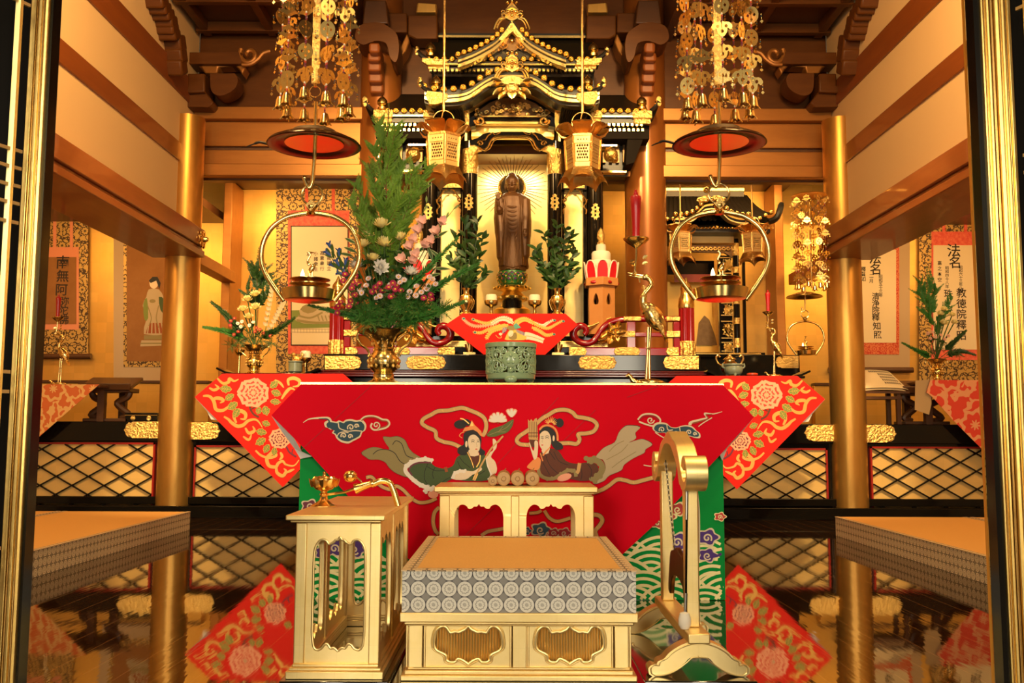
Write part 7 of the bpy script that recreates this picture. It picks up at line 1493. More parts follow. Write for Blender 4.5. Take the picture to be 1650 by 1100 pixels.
def gladiolus(path, flo, label, seed):
    Y = Yv - .03; P = cr([at(x, y, Y) for x, y in path], 6); t = thing('gladiolus', P[0], label, 'flower', 'pink gladioli'); q = MB(); q.tube(P, [.0035 * (1 - .7 * i / len(P)) for i in range(len(P))], STEM, 6); q.build('stem', t); rnd = random.Random(seed); q = MB()
    for i in range(int(len(P) * .62), len(P), 2):
        d = (P[min(i + 1, len(P) - 1)] - P[i - 1]).normalized(); q.leaf(P[i], d + V((rnd.choice((-.35, .35)), 0, 0)), (0, -1, 0), .035, .011, BUD, fold=.5)
    q.build('bud', t, recalc=False)
    for (px, py) in flo:
        c = at(px, py, Y - .02); q = MB(); f, a, b = frame((rnd.uniform(-.5, .5), -1, .35))
        for k in range(6):
            th_ = 2 * pi * k / 6 + rnd.uniform(-.2, .2); o = a * cos(th_) + b * sin(th_); q.leaf(c - f * .012, o + f * (.9 if k % 2 else .5), f, .044, .03, PNK, curl=.45, fold=.3, nseg=5)
        q.tube([c - f * .012, c - f * .03 + V((0, .012, -.012))], [.006, .003], PNK, 7); q.build('bloom', t, recalc=False)
gladiolus([(645, 470), (662, 405), (675, 362), (689, 322)], [(680, 357), (673, 371), (664, 386), (660, 397), (648, 418)], 'pink gladiolus spike nearest the middle, buds pointing up', 1)
gladiolus([(650, 480), (672, 425), (700, 378), (735, 332)], [(712, 358), (703, 373), (694, 389), (684, 394), (670, 411), (664, 420)], 'pink gladiolus spike leaning far right, towards the leafy branch', 2)
for i, (pts, a, b, lab) in enumerate((([(605, 463), (612, 457), (616, 468), (600, 470)], MAG, None, 'magenta spray chrysanthemums left of the middle, under the round white one'), ([(626, 463), (633, 456), (640, 460), (637, 466), (646, 468)], MAG, None, 'magenta spray chrysanthemums in the middle of the tall arrangement'), ([(635, 476), (630, 478), (683, 480), (694, 475), (696, 482)], MAG, None, 'magenta spray chrysanthemums low on the right, just above the juniper'), ([(567, 464), (571, 475), (565, 485), (574, 488), (569, 455), (562, 494)], MAG, None, 'column of magenta spray chrysanthemums at the left edge, beside the ring lamp'), ([(545, 493), (544, 504), (549, 487)], MAG, None, 'few magenta blooms hanging low at the far left, over the green frond'), ([(556, 442), (553, 452), (573, 446), (578, 458)], MAG, None, 'magenta blooms between the gentians and the ring lamp tube'), ([(642, 446), (651, 451), (629, 459), (645, 455)], PUR, WHT, 'lilac and white spray chrysanthemums upper middle, over the magenta ones'), ([(594, 449), (590, 460), (580, 466), (583, 472)], PUR, WHT, 'lilac and white spray chrysanthemums on the left, by the dark leaves'), ([(612, 477), (607, 480)], PUR, WHT, 'two lilac and white blooms low in the middle, touching the juniper'), ([(657, 478), (660, 470), (670, 476), (671, 461)], PUR, WHT, 'lilac and white spray chrysanthemums low right of the middle'), ([(679, 471), (690, 461), (697, 450), (702, 458), (687, 466), (692, 446)], PUR, WHT, 'lilac and white spray chrysanthemums at the far right edge'))):
    small_mums(pts, Yv - .05, 6.2 if a is MAG else 5.6, a, b, lab, mouth + V((rnd.uniform(-.04, .04), -.02, -.01)), seed=i)
for i, (pts, L, lab) in enumerate((([(640, 480, 0), (690, 432, -.02), (738, 383, -.02)], .03, 'upper feathery fern frond reaching right, towards the leafy branch'), ([(655, 500, 0), (715, 455, -.04), (772, 425, -.05)], .03, 'lower feathery fern frond reaching right, before the statue vase'), ([(605, 515, -.02), (555, 506, -.05), (497, 491, -.05)], .028, 'flat fern frond reaching left under the ring lamp'), ([(640, 518, -.02), (690, 508, -.06), (748, 486, -.06)], .034, 'low frond reaching right over the red railing'), ([(660, 440, .02), (663, 415, .02), (690, 395, .02)], .022, 'short frond behind the pink gladioli'))): frond(pts, Yv - .04, lab, L, seed=i)
for i, (x, y) in enumerate(((585, 505), (605, 494), (628, 498), (652, 495), (672, 500), (690, 497), (598, 514), (625, 515), (655, 515), (710, 498), (574, 496), (640, 505), (588, 517), (668, 516), (612, 506), (645, 488), (686, 510))):
    tuft(x, y, Yv - .1 + .03 * (i % 3), 18, .085, 'feathery green juniper sprig massed over the rim of the large vase', seed=i, foot=mouth + V((0, 0, -.01)))
t = thing('variegated_leaf_stem', mouth, 'cream-edged lance leaves fanning out on both sides of the tall arrangement', 'leaves'); q = MB(); s_ = MB()
for (x, y, a, L) in ((700, 383, 25, 26), (697, 418, 110, 24), (712, 418, 140, 26), (700, 432, -5, 28), (690, 445, 10, 22), (573, 392, 155, 20), (574, 406, 160, 22), (568, 412, 170, 22)):
    p = at(x, y, Yv - .02); d = V((cos(rad(a)), -.2, sin(rad(a)))); q.leaf(p, d, (0, -1, .3), m_px(L, Yv), m_px(6.5, Yv), LVAR, nseg=6); q.leaf(p + V((0, -.002, .0)), d, (0, -1, .3), m_px(L * .94, Yv), m_px(4, Yv), STEM, nseg=6); s_.tube(cr([mouth, mouth.lerp(p, .6) + V((0, .02, 0)), p], 4), .002, STEM, 5)
q.build('leaf', t, recalc=False); s_.build('stem', t)
# ---------------------------------------------------------------- smaller arrangements on the side tables
def small_arrangement(px, z0, Y, s, where, cy_tip, cy_br, mums, smalls, fronds, tufts, mcol):
    v, c, u = vase(px, z0, Y, s, f'small brass flower vase with curled handles {where}', 'small flower vases', BRASS); mo = c + V((0, 0, 82 * u)); k_ = Y / 4.4 * s
    cypress(mo, cy_tip, cy_br, Y + .05, f'dark green cypress branch of the small arrangement {where}', .05 * k_, LEAFD if px < 800 else FERN, seed=int(px), sub=9, r=.004)
    names = ('topmost', 'second highest', 'middle', 'second lowest', 'lowest')
    for i, (x, y, r) in enumerate(sorted(mums, key=lambda p: p[1])): big_mum(x, y, Y - .05, r, YEL, f'{names[i]} yellow chrysanthemum of the small arrangement {where}', mo, group='chrysanthemums of the small arrangements', seed=i)
    for i, (pts, m, nm) in enumerate(smalls): small_mums(pts, Y - .06, 3.6, m, None, f'{nm} of the small arrangement {where}', mo, seed=i)
    nm = ('left', 'right', 'upper')
    for i, pts in enumerate(fronds): frond(pts, Y - .05, f'{nm[i]} green frond of the small arrangement {where}', .045 * k_, seed=i, m=FERN if i == 0 else LEAFD)
    for i, (x, y) in enumerate(tufts): tuft(x, y, Y - .08, 9, .10 * k_, f'dark juniper sprig over the rim of the small vase {where}', LEAFD, i, 'juniper sprigs ' + where, mo)
small_arrangement(409, SZL, 7.62, .53, 'on the left side table', (418, 398), [(405, 420), (428, 425), (412, 440), (436, 440), (425, 470), (398, 465), (440, 455)], [(411, 474, 8), (399, 482, 8), (412, 495, 9), (391, 498, 8), (401, 510, 8)], [([(372, 517), (378, 513), (384, 534), (377, 539), (371, 524)], REDP, 'dark red blooms on the left'), ([(383, 521), (388, 526), (390, 518), (402, 524), (408, 519)], WHT, 'white spray blooms in the middle'), ([(413, 528), (419, 531), (411, 534), (424, 537), (436, 541)], REDP, 'dark red blooms on the right')], [[(395, 545, 0), (365, 534, -.02), (327, 527, -.03)], [(420, 545, 0), (450, 530, -.02), (475, 512, -.03)], [(392, 540, 0), (365, 508, 0), (340, 486, 0)]], [(385, 550), (400, 545), (420, 548), (438, 552), (375, 556)], YEL)
t = thing('freesia_stem', at(430, 545, 7.6), 'pale freesia spikes standing right in the small left arrangement', 'flower'); q = MB(); s_ = MB()
for pth in ([(425, 545), (434, 500), (440, 462)], [(428, 548), (445, 515), (458, 490)]):
    P = cr([at(x, y, 7.58) for x, y in pth], 6); s_.tube(P, .003, STEM, 5)
    for i in range(3, len(P)):
        for sg in (-1, 1): q.leaf(P[i], V((sg * .6, -.5, .8)), (0, -1, .3), .045, .026, PAPER, curl=.3, fold=.3)
q.build('bloom', t, recalc=False); s_.build('stem', t)
# ================================================================ scrolls and furniture of the alcoves and side rooms
def glyph(q, ch, px, py, Y, h, m, layer=.0015, sx=1.0, tilt=0.):
    cu = bpy.data.curves.new('g', 'FONT'); cu.body = ch; cu.align_x = 'CENTER'; cu.align_y = 'CENTER'; cu.size = m_px(h, Y) * 1.05; cu.resolution_u = 2; cu.offset = m_px(h, Y) * .012
    o = bpy.data.objects.new('g', cu); C.objects.link(o); dg = bpy.context.evaluated_depsgraph_get(); me = bpy.data.meshes.new_from_object(o.evaluated_get(dg))
    p = at(px, py, Y); q.add_mesh(me, Matrix.Translation(p - V((0, layer, 0))) @ Matrix.Rotation(tilt, 4, 'Y') @ Matrix.Rotation(pi / 2, 4, 'X') @ Matrix.Diagonal((sx, 1, 1, 1)), m)
    bpy.data.objects.remove(o); bpy.data.curves.remove(cu); bpy.data.meshes.remove(me)
BROC = roundel('gold_brocade', 'XZ', .16, (.06, .03, .012), (.62, .4, .12), .5, .45, 'brocade')
BROC2 = roundel('red_brocade', 'XZ', .09, (.55, .03, .015), (.72, .2, .07), .6, 0, 'brocade')
BROC3 = roundel('vermilion_round_brocade', 'XZ', .42, (.85, .36, .16), (.75, .05, .02), .55, 0, 'brocade', (.1, .13))
BROC4 = roundel('orange_round_brocade', 'XZ', .34, (.95, .55, .18), (.78, .18, .04), .55, .1, 'brocade', (.03, .14))
OLD = mat('aged_silk', (.27, .11, .025), .8, var=(6, .3, (.36, .16, .045))); SILK = mat('plain_mount_silk', (.55, .4, .24), .8); PINKS = mat('salmon_mount_silk', (.8, .3, .16), .7)
REDB = mat('coral_red_brocade', (.75, .08, .06), .6, var=(30, .12, (.85, .18, .1)))
YB2 = 9.9
def rect(q, x0, x1, y0, y1, Y, m, th=.004): q.plate([at(x0, y0, Y), at(x1, y0, Y), at(x1, y1, Y), at(x0, y1, Y)], (0, th, 0), m)
def scroll(name, x0, x1, y0, y1, label, layers, chars=(), extra=None, rod=True, ribbons=()):
    o = thing('hanging_scroll', at((x0 + x1) / 2, y1, YB2), label, 'scroll'); q = MB(); rect(q, x0, x1, y0, y1, YB2, layers[0][4]); q.build('mounting', o, smooth=False)
    q = MB(); Yc = YB2 - .004
    for (a, b, c_, d, m) in layers[1:]: rect(q, a, b, c_, d, Yc, m, .002); Yc -= .004
    Yc += .0035
    e = Emb(q, Yc, None, .0015)
    if extra: extra(q, e)
    for (ch, px, py, h) in chars: glyph(q, ch, px, py, Yc, h, INK, .0015)
    q.build('picture' if extra else 'calligraphy', o, smooth=False, recalc=False)
    if ribbons:
        q = MB()
        for rx in ribbons: rect(q, rx - 2.6, rx + 2.6, y0, layers[1][2] + 3, YB2 - .006, REDB if x0 > 300 else PINKS)
        q.build('wind_ribbon', o)
    if rod:
        q = MB(); a, b = at(x0 - 5, y1, YB2 - .012), at(x1 + 5, y1, YB2 - .012); q.tube([a, b], .03, WOODD, 12); q.build('roller', o)
    return o
scroll('a', 40, 142, 300, 574, 'calligraphy scroll in gold brocade mounting at the far left, behind a small crane', [(40, 142, 300, 574, BROC), (60, 127, 398, 531, PINKS), (72, 123, 414, 522, OLD)], [('南', 101, 424, 22), ('無', 101, 446, 20), ('阿', 99, 468, 20), ('弥', 104, 486, 15), ('陀', 102, 501, 16), ('佛', 103, 516, 16)], ribbons=(88, 115))
def prince(q, e):
    e.ell(248, 456, 7, 9, 'skin', 1.6); e.poly([(240, 452), (246, 446), (254, 446), (259, 456), (257, 466), (252, 452), (243, 456)], 'black', 2)
    e.poly([(240, 466), (256, 466), (264, 480), (266, 498), (263, 520), (268, 538), (232, 538), (236, 515), (230, 492), (236, 478)], 'tan', 1.4, 2); e.poly([(240, 520), (262, 520), (266, 537), (235, 537)], 'rust', 1.8)
    for k in range(5): e.rib([(240 + k * 5, 520), (238 + k * 6.5, 537)], 2, 'tan', 2.2, 0)
    e.poly([(256, 478), (266, 484), (267, 505), (259, 500)], 'green', 2.0, 2); e.poly([(231, 490), (237, 480), (239, 512), (233, 515)], 'leaf', 2.0, 2); e.ell(246, 485, 5, 3, 'olive', 2.3); e.rib([(238, 492), (244, 512), (240, 525)], 1.5, 'olive', 2.3); e.rib([(256, 492), (252, 512), (256, 528)], 1.5, 'olive', 2.3)
    e.poly([(232, 540), (270, 540), (270, 547), (232, 547)], 'olive', 1.5); e.poly([(228, 548), (274, 548), (276, 556), (226, 558)], 'tan', 1.5); e.poly([(226, 552), (276, 552), (276, 554), (226, 554)], 'olive', 1.9)
scroll('b', 183, 300, 300, 629, 'old dark painting scroll of a robed standing figure, left of the gilded left pillar', [(183, 300, 300, 629, SILK), (199, 300, 320, 591, BROC), (204, 300, 330, 582, OLD)], [], prince)
def mound(q, e):
    e.poly([(470, 500), (556, 496), (556, 527), (470, 529)], 'leaf', 1.1); e.poly([(482, 500), (492, 492), (506, 494), (520, 500), (540, 504), (556, 505), (556, 519), (520, 522), (490, 521), (474, 514), (484, 508)], 'tan', 1.4, 2); e.rib([(480, 508), (500, 512), (520, 503)], 3, 'olive', 1.8); e.rib([(478, 516), (510, 520), (548, 518)], 4, 'olive', 1.8); e.poly([(484, 498), (494, 490), (506, 494), (510, 500), (496, 505)], 'olive', 1.7, 2)
    for k in range(6): e.rib([(512 + k * 6, 508), (515 + k * 6, 517)], 2, 'olive', 2.0, 0)
    for k in range(18): e.rib([(470 + k * 4.9, 529), (470 + k * 4.9, 536)], .8, 'tan', 1.5, 0)
    e.rib([(470, 530), (556, 530)], 1, 'tan', 1.5, 0); e.rib([(470, 535), (556, 535)], 1, 'tan', 1.5, 0)
scroll('c', 445, 582, 292, 606, 'red-bordered scroll with small writing and a pale mound, behind the left ring lamp', [(445, 582, 292, 606, BROC), (464, 563, 339, 570, REDB), (468.5, 561.5, 363.5, 556.5, INK), (470, 560, 365, 555, PAPER)], [(c_, 498, 410 + 12 * i, 8) for i, c_ in enumerate('功')] + [(c_, 509, 409 + 8.4 * i, 7) for i, c_ in enumerate('小諸衆生')] + [(c_, 519, 408 + 8.4 * i, 7) for i, c_ in enumerate('為恵衆行')] + [(c_, 530, 408 + 8.4 * i, 7) for i, c_ in enumerate('大我建立')], mound, ribbons=(494, 537))
def sc_right(L): return [(ch, x, y, h) for ch, x, y, h in L]
scroll('d', 1340, 1466, 300, 596, 'white dharma-name scroll with red border right of the gilded right pillar', [(1340, 1466, 300, 596, SILK), (1350, 1449, 396, 571, BROC2), (1352, 1444, 402, 552, PAPER)], [('法', 1410, 417, 20), ('名', 1411, 435, 19)] + [(c_, 1411, 478 + 11.3 * i, 12) for i, c_ in enumerate('清浄院釋')] + [('知', 1413, 526, 13), ('照', 1414, 540, 13)] + [(c_, 1391, 434 + 8 * i, 8) for i, c_ in enumerate('釋賢如')] + [(c_, 1404, 445 + 8 * i, 7) for i, c_ in enumerate('二月')] + [(c_, 1419, 446 + 6 * i, 6.5) for i, c_ in enumerate('昭和五十三年')], ribbons=())
scroll('e', 1481, 1600, 300, 622, 'dharma-name scroll with red band and gold brocade, behind the flowers at the far right', [(1481, 1600, 300, 622, BROC), (1501, 1600, 373, 580, REDB), (1504, 1600, 395, 563, PAPER)], [('法', 1537, 405, 22), ('名', 1539, 424, 20)] + [(c_, 1549, 473 + 17 * i, 16) for i, c_ in enumerate('教徳院釋昭')] + [(c_, 1528, 474 + 26 * i, 14) for i, c_ in enumerate('珠院')] + [(c_, 1548, 431 + 5.5 * i, 6) for i, c_ in enumerate('昭和六十三年八月')] + [(c_, 1526, 432 + 6 * i, 6) for i, c_ in enumerate('昭和四十八年')] + [(c_, 1514, 424 + 9 * i, 7) for i, c_ in enumerate('嘉之本空')], ribbons=(1521, 1556))
# side-room altar cloths and what stands on them
def corner_table(xa, xb, yt, Y, label, cloth_pts, mt, clabel, flap=None):
    z_ = Z_(yt, Y, (xa + xb) / 2); x0, x1 = X_(xa, Y, yt), X_(xb, Y, yt); t = thing('side_room_table', ((x0 + x1) / 2, Y + .3, PZ), label, 'table', 'side room altar tables')
    q = MB(); q.box(x0, x1, Y + .01, Y + .75, z_ - .025, z_, WOODD); q.build('table_top', t, bevel=.004)
    for xx in (x0 + .08, x1 - .08):
        for yy in (8.25, Y + .7): q = MB(); q.box(xx - .03, xx + .03, yy - .03, yy + .03, PZ, z_ - .025, WOODD); q.build('leg', t)
    q = MB(); q.plate([at(x, y, Y - .006) for x, y in cloth_pts], (0, .004, 0), mt)
    if flap: q.plate([at(x, y, Y + .02) for x, y in flap], (0, .003, 0), mat('tan_lining', (.5, .34, .16), .8))
    o = q.build('brocade_cloth', smooth=False); tag(o, clabel, 'altar cloth', 'round-patterned brocade cloths'); return z_
zl = corner_table(-40, 160, 619, 8.0, 'side table at the far left under the orange brocade cloth', [(-40, 619), (160, 619), (60, 706), (-40, 760)], BROC4, 'orange brocade cloth with round medallions at the far left')
zr_ = corner_table(1499, 1700, 612, 8.0, 'side table at the far right under the red brocade cloth', [(1499, 612), (1700, 612), (1700, 780), (1640, 770), (1580, 721), (1535, 676), (1503, 640), (1493, 632)], BROC3, 'red brocade cloth with round medallions at the far right', [(1475, 613), (1500, 611), (1501, 650), (1497, 668), (1474, 660)])
crane(97, zl, 8.2, .46, 'brass crane candlestick on the orange cloth at the far left', candle='brass crane at the far left, before the calligraphy scroll')
crane(1249, SZR, 7.62, .44, 'brass crane candlestick on the right side table, beside the hanging small ring lamp', candle='brass crane of the right side table')
small_arrangement(1510, zr_, 8.2, .40, 'on the far right cloth', (1493, 428), [(1480, 450), (1503, 450), (1478, 470), (1508, 468), (1484, 492), (1535, 478), (1500, 480), (1526, 500)], [(1521, 498, 6), (1515, 505, 6), (1534, 507, 6), (1521, 520, 7), (1537, 519, 6)], [([(1502, 535), (1507, 543), (1499, 545), (1495, 537)], PALEP, 'pale pink blooms on the left'), ([(1516, 540), (1522, 546), (1528, 541)], PALEP, 'pale pink blooms on the right')], [[(1500, 575, 0), (1480, 566, -.02), (1453, 552, -.03)], [(1522, 565, 0), (1540, 548, -.02), (1557, 532, -.03)], [(1525, 572, 0), (1548, 566, 0), (1572, 572, 0)]], [(1500, 566), (1515, 560), (1530, 565), (1545, 570)], YEL)
# open book on a reading stand (right), carved sutra stands, boxes
t = thing('reading_stand', (X_(1428, 8.3, 650), 8.3, PZ), 'dark reading stand holding an open book, right of the gilded right pillar', 'stand'); Y = 8.25
q = MB(); x0, x1 = X_(1385, Y, 630), X_(1466, Y, 630); za, zb_ = Z_(630, Y, 1430), Z_(598, Y, 1430)
q.plate([(x0, Y, za), (x1, Y, za), (x1 - .05, Y + .3, zb_), (x0 + .05, Y + .3, zb_)], (0, 0, -.02), WOODD); q.build('slanted_top', t)
for xx in (1394, 1450):
    for yy in (Y + .04, Y + .26): x = X_(xx, Y, 640); q = MB(); q.box(x - .018, x + .018, yy - .018, yy + .018, PZ, za - .0, WOODD); q.build('leg', t)
q = MB(); q.box(x0 + .02, x1 - .06, Y + .02, Y + .28, za - .07, za - .045, WOODD); q.build('rail', t)
t = thing('open_book', (X_(1428, 8.3, 610), 8.35, za), 'open printed sutra book on the dark reading stand', 'book'); q = MB(); dz = (zb_ - za)
f = lambda u, v, h=0: V((x0 + .02 + (x1 - x0 - .05) * u + (.04 * (v - .5) * (1 - 2 * u)) * 1, Y + .3 * v, za + dz * v + .012 + .02 * abs(sin(pi * u)) ** .5 * (1) + h)); q.grid(16, 4, f, PAPER); q.grid(16, 4, lambda u, v: f(u, v) - V((0, 0, .02)), PAPER); q.build('page', t, recalc=False)
q = MB()
for col in range(12):
    for r in range(5):
        if col < 4 and r != 0: continue
        u = .42 + col * .045; v = .85 - r * .16; q.face([q.bm.verts.new(f(u + a, v + b, .003)) for a, b in ((0, 0), (.022, 0), (.022, .1), (0, .1))], INK)
q.build('printed_text', t, recalc=False)
def sutra_stand(px, Y, label, sg):
    t = thing('carved_sutra_stand', (X_(px, Y, 660), Y, PZ), label, 'stand', 'carved sutra stands'); z0 = PZ; x = X_(px, Y, 650); g = lambda a, b: V((x + a * sg, Y, z0 + b))
    q = MB(); q.box(x - .2, x + .2, Y - .1, Y + .16, z0, z0 + .03, WOODD); q.build('base', t, bevel=.006)
    for s_ in (-1, 1): q = MB(); q.tube(cr([g(s_ * .1, .03), g(s_ * .17, .06), g(s_ * .1, .12), g(s_ * .06, .17), g(s_ * .15, .22), g(s_ * .17, .27)], 4), [.03, .03, .03, .03] * 5 + [.03], WOODD, 8); q.build('curved_leg', t)
    q = MB(); q.box(x - .2, x + .2, Y - .08, Y + .14, z0 + .26, z0 + .3, WOODD); q.obox((x, Y, z0 + .34), (.46, .3, .03), (.35, 0, 0), WOODD); q.obox((x, Y - .14, z0 + .31), (.46, .03, .06), (.35, 0, 0), WOODD); q.build('slanted_top', t, bevel=.006)
sutra_stand(178, 8.35, 'black carved sutra stand with curved legs beside the orange cloth on the left', 1); sutra_stand(1486, 8.42, 'black carved sutra stand half behind the red brocade cloth on the right', -1)
x = X_(231, 8.3, 670); t = thing('lacquer_box', (x, 8.3, PZ), 'flat black lacquer box with two gold crests on the left platform edge', 'box'); hz_ = Z_(665, 8.3, 231) - PZ
q = MB(); q.box(x - .14, x + .14, 8.25, 8.45, PZ, PZ + hz_ * .75, BLACK); q.box(x - .145, x + .145, 8.245, 8.455, PZ + hz_ * .75, PZ + hz_, BLACK); q.build('box_body', t, bevel=.004)
q = MB()
for s_ in (-1, 1): q.lathe([(.022, 0), (.02, .003), (0, .004)], (x + s_ * .07, 8.247, PZ + hz_ * .4), GOLDC, 16, Matrix.Rotation(pi / 2, 3, 'X'))
q.box(x - .143, x + .143, 8.243, 8.25, PZ + hz_ * .7, PZ + hz_ * .76, GOLDB); q.build('gold_crest', t)
# things on the side altar tables
def pot(px, z0, Y, prof, m, name, label, cat, n=28): u = m_px(1, Y); t = thing(name, V((at(px, 595, Y).x, Y, z0)), label, cat); q = MB(); q.lathe([(r * u, h * u) for r, h in prof], t.location, m, n); q.build('body', t); return t, V(t.location), u
ASH = mat('grey_celadon', (.16, .2, .16), .3, coat=.4, var=(30, .3, (.22, .26, .2)))
t, c, u = pot(476, SZL, 7.55, [(9, 2), (11, 4), (11, 18), (12, 19), (12, 21), (10, 21), (9.5, 12), (0, 11)], ASH, 'ash_burner', 'small grey-green incense pot at the right end of the left side table', 'incense burner')
q = MB()
for k in range(3): a = 2 * pi * k / 3 + .5; q.ball(c + V((cos(a) * 8 * u, sin(a) * 8 * u, 1.5 * u)), 2 * u, ASH, 8, 5)
q.build('foot', t)
t, c, u = pot(385, SZL, 7.8, [(7, 0), (7, 2), (2, 4), (2, 32), (6, 35), (8, 39), (9, 42), (7, 42), (0, 40)], BRASS, 'brass_pedestal_cup', 'slim brass pedestal cup behind the small vase on the left side table', 'cup')
t, c, u = pot(492, SZL, 7.95, [(9, 0), (9, 2), (3, 5), (3, 22), (7, 26), (9, 29), (9, 31), (8, 31), (8, 41), (0, 42)], BRASS, 'rice_cup', 'brass cup of white rice behind the grey incense pot on the left side table', 'offering cup')
q = MB(); q.lathe([(8.2 * u, 29 * u), (8.4 * u, 40 * u), (7 * u, 42 * u), (0, 42.4 * u)], c, CREAM, 20); q.build('rice', t)
t, c, u = pot(478, SZL, 7.8, [(14, 0), (14, 3), (11, 5), (10, 14), (13, 16), (13, 18), (8, 19), (7, 23), (0, 24)], GOLDC, 'lion_lidded_burner', 'gilt lidded burner with a little lion on top, left side table', 'incense burner')
q = MB(); q.ball(c + V((0, 0, 28 * u)), (7 * u, 4 * u, 4.5 * u), GOLDC, 12, 8); q.ball(c + V((-6 * u, 0, 34 * u)), (4 * u, 3.6 * u, 4 * u), GOLDC, 10, 8); q.tube([c + V((6 * u, 0, 28 * u)), c + V((9 * u, 0, 34 * u)), c + V((7 * u, 0, 38 * u))], [2 * u, 2.4 * u, 1 * u], GOLDC, 7)
for dx_ in (-5, 4): q.tube([c + V((dx_ * u, -2 * u, 27 * u)), c + V((dx_ * u, -2 * u, 22 * u))], 1.6 * u, GOLDC, 6)
q.build('lion_knob', t)
t, c, u = pot(502, SZL, 7.55, [(9, 0), (10, 2), (9, 4), (0, 4.5)], BLACK, 'black_saucer', 'small black saucer at the right end of the left side table', 'saucer')
t, c, u = pot(1182, SZR, 7.55, [(11, 3), (14, 7), (15, 12), (14, 16), (16, 18), (16, 20), (14, 19), (0, 17)], ASH, 'tripod_burner', 'grey-green tripod incense bowl on the right side table', 'incense burner')
q = MB()
for k in range(3): a = 2 * pi * k / 3 - pi / 2; q.tube([c + V((cos(a) * 10 * u, sin(a) * 10 * u, 6 * u)), c + V((cos(a) * 11 * u, sin(a) * 11 * u, 0))], [2.6 * u, 1.8 * u], ASH, 8)
for s_ in (-1, 1): q.tube(cr([c + V((s_ * 14 * u, 0, 13 * u)), c + V((s_ * 18 * u, 0, 16 * u)), c + V((s_ * 16.5 * u, 0, 21 * u))], 3), 1.4 * u, ASH, 7)
q.build('foot_and_ear', t)
t, c, u = pot(1176, SZR, 7.8, [(9, 0), (10, 2), (7, 5), (13, 10), (15, 16), (13, 23), (8, 27), (8, 29), (11, 30), (6, 34), (3, 36), (3, 38), (0, 40)], BRASS, 'brass_lidded_burner', 'brass lidded burner with curled handles behind the grey bowl, right side table', 'incense burner')
for s_ in (-1, 1): q = MB(); q.tube(cr([c + V((s_ * r * u, 0, h * u)) for r, h in ((13, 20), (19, 24), (22, 32), (19, 37), (16, 34))], 3), 1.6 * u, BRASS, 8); q.build('handle', t)
t, c, u = pot(1212, SZR, 7.5, [(7, 0), (9, 2), (9, 4), (6, 5), (0, 5)], mat('coral_lacquer', (.6, .05, .02), .25), 'coral_dish', 'small coral red dish on the right side table', 'dish')
# low black tables behind the side altars
x0, x1 = X_(1192, 8.7, 580), X_(1286, 8.7, 580); t = thing('low_black_table', ((x0 + x1) / 2, 8.9, PZ), 'low black lacquer table with a gilt corner plate behind the right side altar', 'table'); q = MB(); q.box(x0, x1, 8.65, 9.15, PZ + .2, Z_(570, 8.65), BLACK); q.box(x0 + .05, x1 - .05, 8.7, 9.1, PZ, PZ + .2, BLACK); q.build('table_body', t, bevel=.005); plaque(1249, 1287, 573, 593, 8.635, 'left', 'gilt_plate', t)
# ---------------------------------------------------------------- small shrine in the right bay
YN = 9.05
sn = thing('side_shrine', (X_(1165, YN, 560), 9.4, PZ), 'smaller black and gold side shrine with tiled roof behind the right ring lamp', 'shrine')
Xn = lambda px, Y=YN, py=450: at(px, py, Y).x; Zn = lambda py, Y=YN: at(1165, py, Y).z
q = MB(); q.box(Xn(1050), Xn(1225), YN, 9.85, PZ, Zn(572), BLACK); q.box(Xn(1046), Xn(1229), YN - .03, 9.85, Zn(576), Zn(568), BLACK); q.box(Xn(1040), Xn(1222), YN - .04, YN, Zn(572), Zn(569), GOLDB); q.build('base', sn, bevel=.005)
for (xa, xb, dy) in ((1181, 1191, .0), (1062, 1072, 0)):
    q = MB(); r = (Xn(xb) - Xn(xa)) / 2; q.lathe([(r, Zn(570)), (r, Zn(385))], (Xn((xa + xb) / 2), YN, 0), BLACK, 16); c_ = q.build('column', sn)
    q = MB()
    for (a, b) in ((560, 545), (522, 512), (490, 482), (440, 430), (412, 392)): q.lathe([(r * 1.06, Zn(a)), (r * 1.12, Zn((a + b) / 2)), (r * 1.06, Zn(b))], (Xn((xa + xb) / 2), YN, 0), GOLDC, 16)
    q.build('gilt_sleeve', c_)
q = MB(); q.box(Xn(1198), Xn(1202), YN + .02, YN + .06, Zn(570), Zn(420), BLACK); q.box(Xn(1160), Xn(1181), YN + .05, YN + .1, Zn(570), Zn(410), BLACK); q.build('side_frame', sn)
q = MB()
for (ya, yb) in ((488, 508), (518, 545), (552, 566), (415, 440)):
    for k in range(8): rr = random.Random(ya + k); q.tube([at(1173 + rr.uniform(-6, 6) + cos(a) * 3.2 * (1 - a / 9), rr.uniform(ya + 3, yb - 3) + sin(a) * 3.2 * (1 - a / 9), YN + .03) for a in [i * .6 for i in range(12)]], .010, GOLDC, 5)
    q.box(Xn(1162), Xn(1180), YN + .03, YN + .045, Zn(yb), Zn(yb) + .012, GOLDB); q.box(Xn(1162), Xn(1180), YN + .03, YN + .045, Zn(ya), Zn(ya) + .012, GOLDB)
q.build('openwork_carving', sn)
q = MB(); q.box(Xn(1080), Xn(1182), YN - .05, YN + .05, Zn(393), Zn(382), GOLDP); q.box(Xn(1078), Xn(1190), YN - .02, YN + .3, Zn(382), Zn(368), BRONZE); q.build('lintel', sn, bevel=.003)
q = MB(); q.plate([at(x, y, YN) for x, y in ((1085, 395), (1178, 395), (1181, 415), (1168, 407), (1100, 405), (1085, 412))], (0, .04, 0), BRONZE)
for k in range(12): q.tube([at(1096 + k * 7 + cos(a) * 3.4 * (1 - a / 9), 400 + sin(a) * 3.2 * (1 - a / 9), YN - .02) for a in [i * .6 for i in range(12)]], .010, GOLDB, 5)
